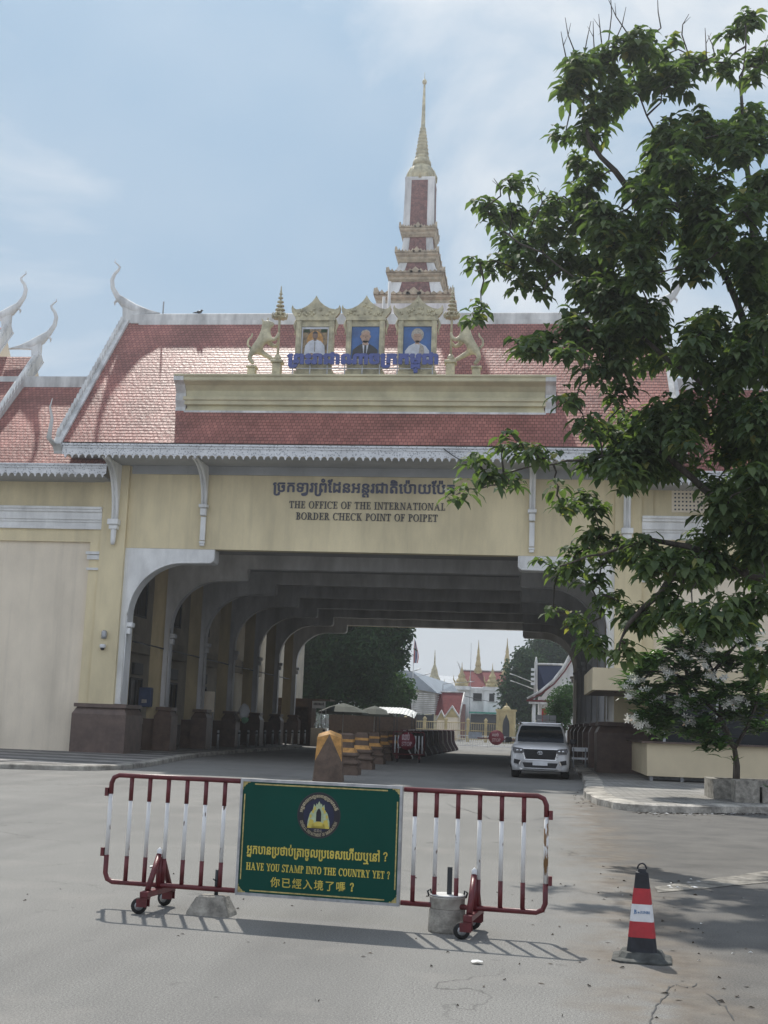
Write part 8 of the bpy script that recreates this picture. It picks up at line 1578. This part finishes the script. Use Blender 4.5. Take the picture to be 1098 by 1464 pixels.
far_tree('hedge', 'low green hedge behind the yellow fence', (3.0, 150, 0), .3, [((-1 + i * .9, 150 + (i % 3) * .5, .9 + .2 * (i % 2)), 1.0) for i in range(9)], 'leaf_mid', .3, 120, 31, cat='hedge')
# distant tree belt closing the view
far_tree('tree_belt', 'far dark belt of trees on the horizon', (-30, 330, 0), 1.0, [((-150 + i * 9 + random.uniform(-3, 3), 330 + random.uniform(-12, 12), random.uniform(1.5, 4)), random.uniform(4.5, 7)) for i in range(34)], 'leaf_far', 1.3, 6, 33)

# ================================================================== LITTER ON THE GROUND
rnd = random.Random(5); m = MB()
def bit(x, y, z, s):
    a = rnd.uniform(0, 6.28); c_, s_ = math.cos(a) * s, math.sin(a) * s * 1.0; h = rnd.uniform(.004, .02)
    m.add([(x - c_, y - s_, z + .003), (x + s_ * .4, y - c_ * .4, z + h), (x + c_, y + s_, z + .004), (x - s_ * .4, y + c_ * .4, z + h * .6)], [(0, 1, 2), (0, 2, 3)])
for k in range(70): bit(rnd.uniform(-4.5, 1.2), rnd.uniform(7.5, 14), 0, rnd.uniform(.008, .022))
for k in range(90): bit(rnd.gauss(1.15, .5), rnd.uniform(8, 16), 0, rnd.uniform(.01, .035))
for k in range(320):
    f = rnd.random(); p = Vector((2.2, 26.85)).lerp(Vector((5.5, 28.7)), f); bit(p.x + rnd.gauss(0, .2), p.y - abs(rnd.gauss(0, .35)), 0, rnd.uniform(.02, .06))
for k in range(60): bit(rnd.uniform(1.05, 1.5), rnd.uniform(28, 36), 0, rnd.uniform(.02, .05))
tag(m.build('fallen_leaves', M['leaf_litter']), kind='stuff')
m = MB()
for k in range(70):
    f = rnd.random(); p = Vector((2.4, 26.8)).lerp(Vector((5.5, 28.6)), f); bit(p.x + rnd.gauss(0, .15), p.y - abs(rnd.gauss(0, .2)), 0.002, rnd.uniform(.02, .055))
for k in range(14): bit(rnd.uniform(.9, 2.4), rnd.uniform(9, 15), .002, rnd.uniform(.01, .025))
for k in range(10): p = gnd(rnd.uniform(955, 1000), rnd.uniform(1262, 1272)); bit(p.x, p.y, .015, rnd.uniform(.02, .045))
tag(m.build('fallen_petals', M['paper']), kind='stuff')
p = gnd(683, 1378); m = MB(tuple(p)); vs = [(p.x + .055 * math.cos(a) * rnd.uniform(.6, 1.1), p.y + .035 * math.sin(a) * rnd.uniform(.6, 1.1), rnd.uniform(.004, .022)) for a in [i * .785 for i in range(8)]] + [(p.x, p.y, .028)]
m.add(vs, [(i, (i + 1) % 8, 8) for i in range(8)]); tag(m.build('paper_scrap', M['paper'], loc=tuple(p)), 'crumpled white paper scrap on the road before the barrier', 'paper')
p = gnd(222, 1240); m = MB(tuple(p)); vs = [(p.x + .06 * math.cos(a) * rnd.uniform(.5, 1.1), p.y + .09 * math.sin(a) * rnd.uniform(.6, 1.1), rnd.uniform(.004, .02)) for a in [i * .785 for i in range(8)]] + [(p.x, p.y, .026)]
m.add(vs, [(i, (i + 1) % 8, 8) for i in range(8)]); tag(m.build('paper_scrap', M['paper'], loc=tuple(p)), 'small white wrapper on the road behind the barrier bars', 'paper')

# ================================================================== GLARE VEIL: thin volume added to stand in for lens glare
m = MB(); m.box(-425, 425, -65, 705, -1, 36); hz_m = bpy.data.materials.new('glare_veil'); hz_m.use_nodes = True; t = hz_m.node_tree; t.nodes.remove(t.nodes['Principled BSDF'])
v = t.nodes.new('ShaderNodeVolumePrincipled'); v.inputs['Color'].default_value = (0.92, 0.95, 1.0, 1); v.inputs['Density'].default_value = 0.0010; v.inputs['Anisotropy'].default_value = 0.75
t.links.new(v.outputs[0], t.nodes['Material Output'].inputs['Volume']); tag(m.build('glare_haze', hz_m), kind='stuff')
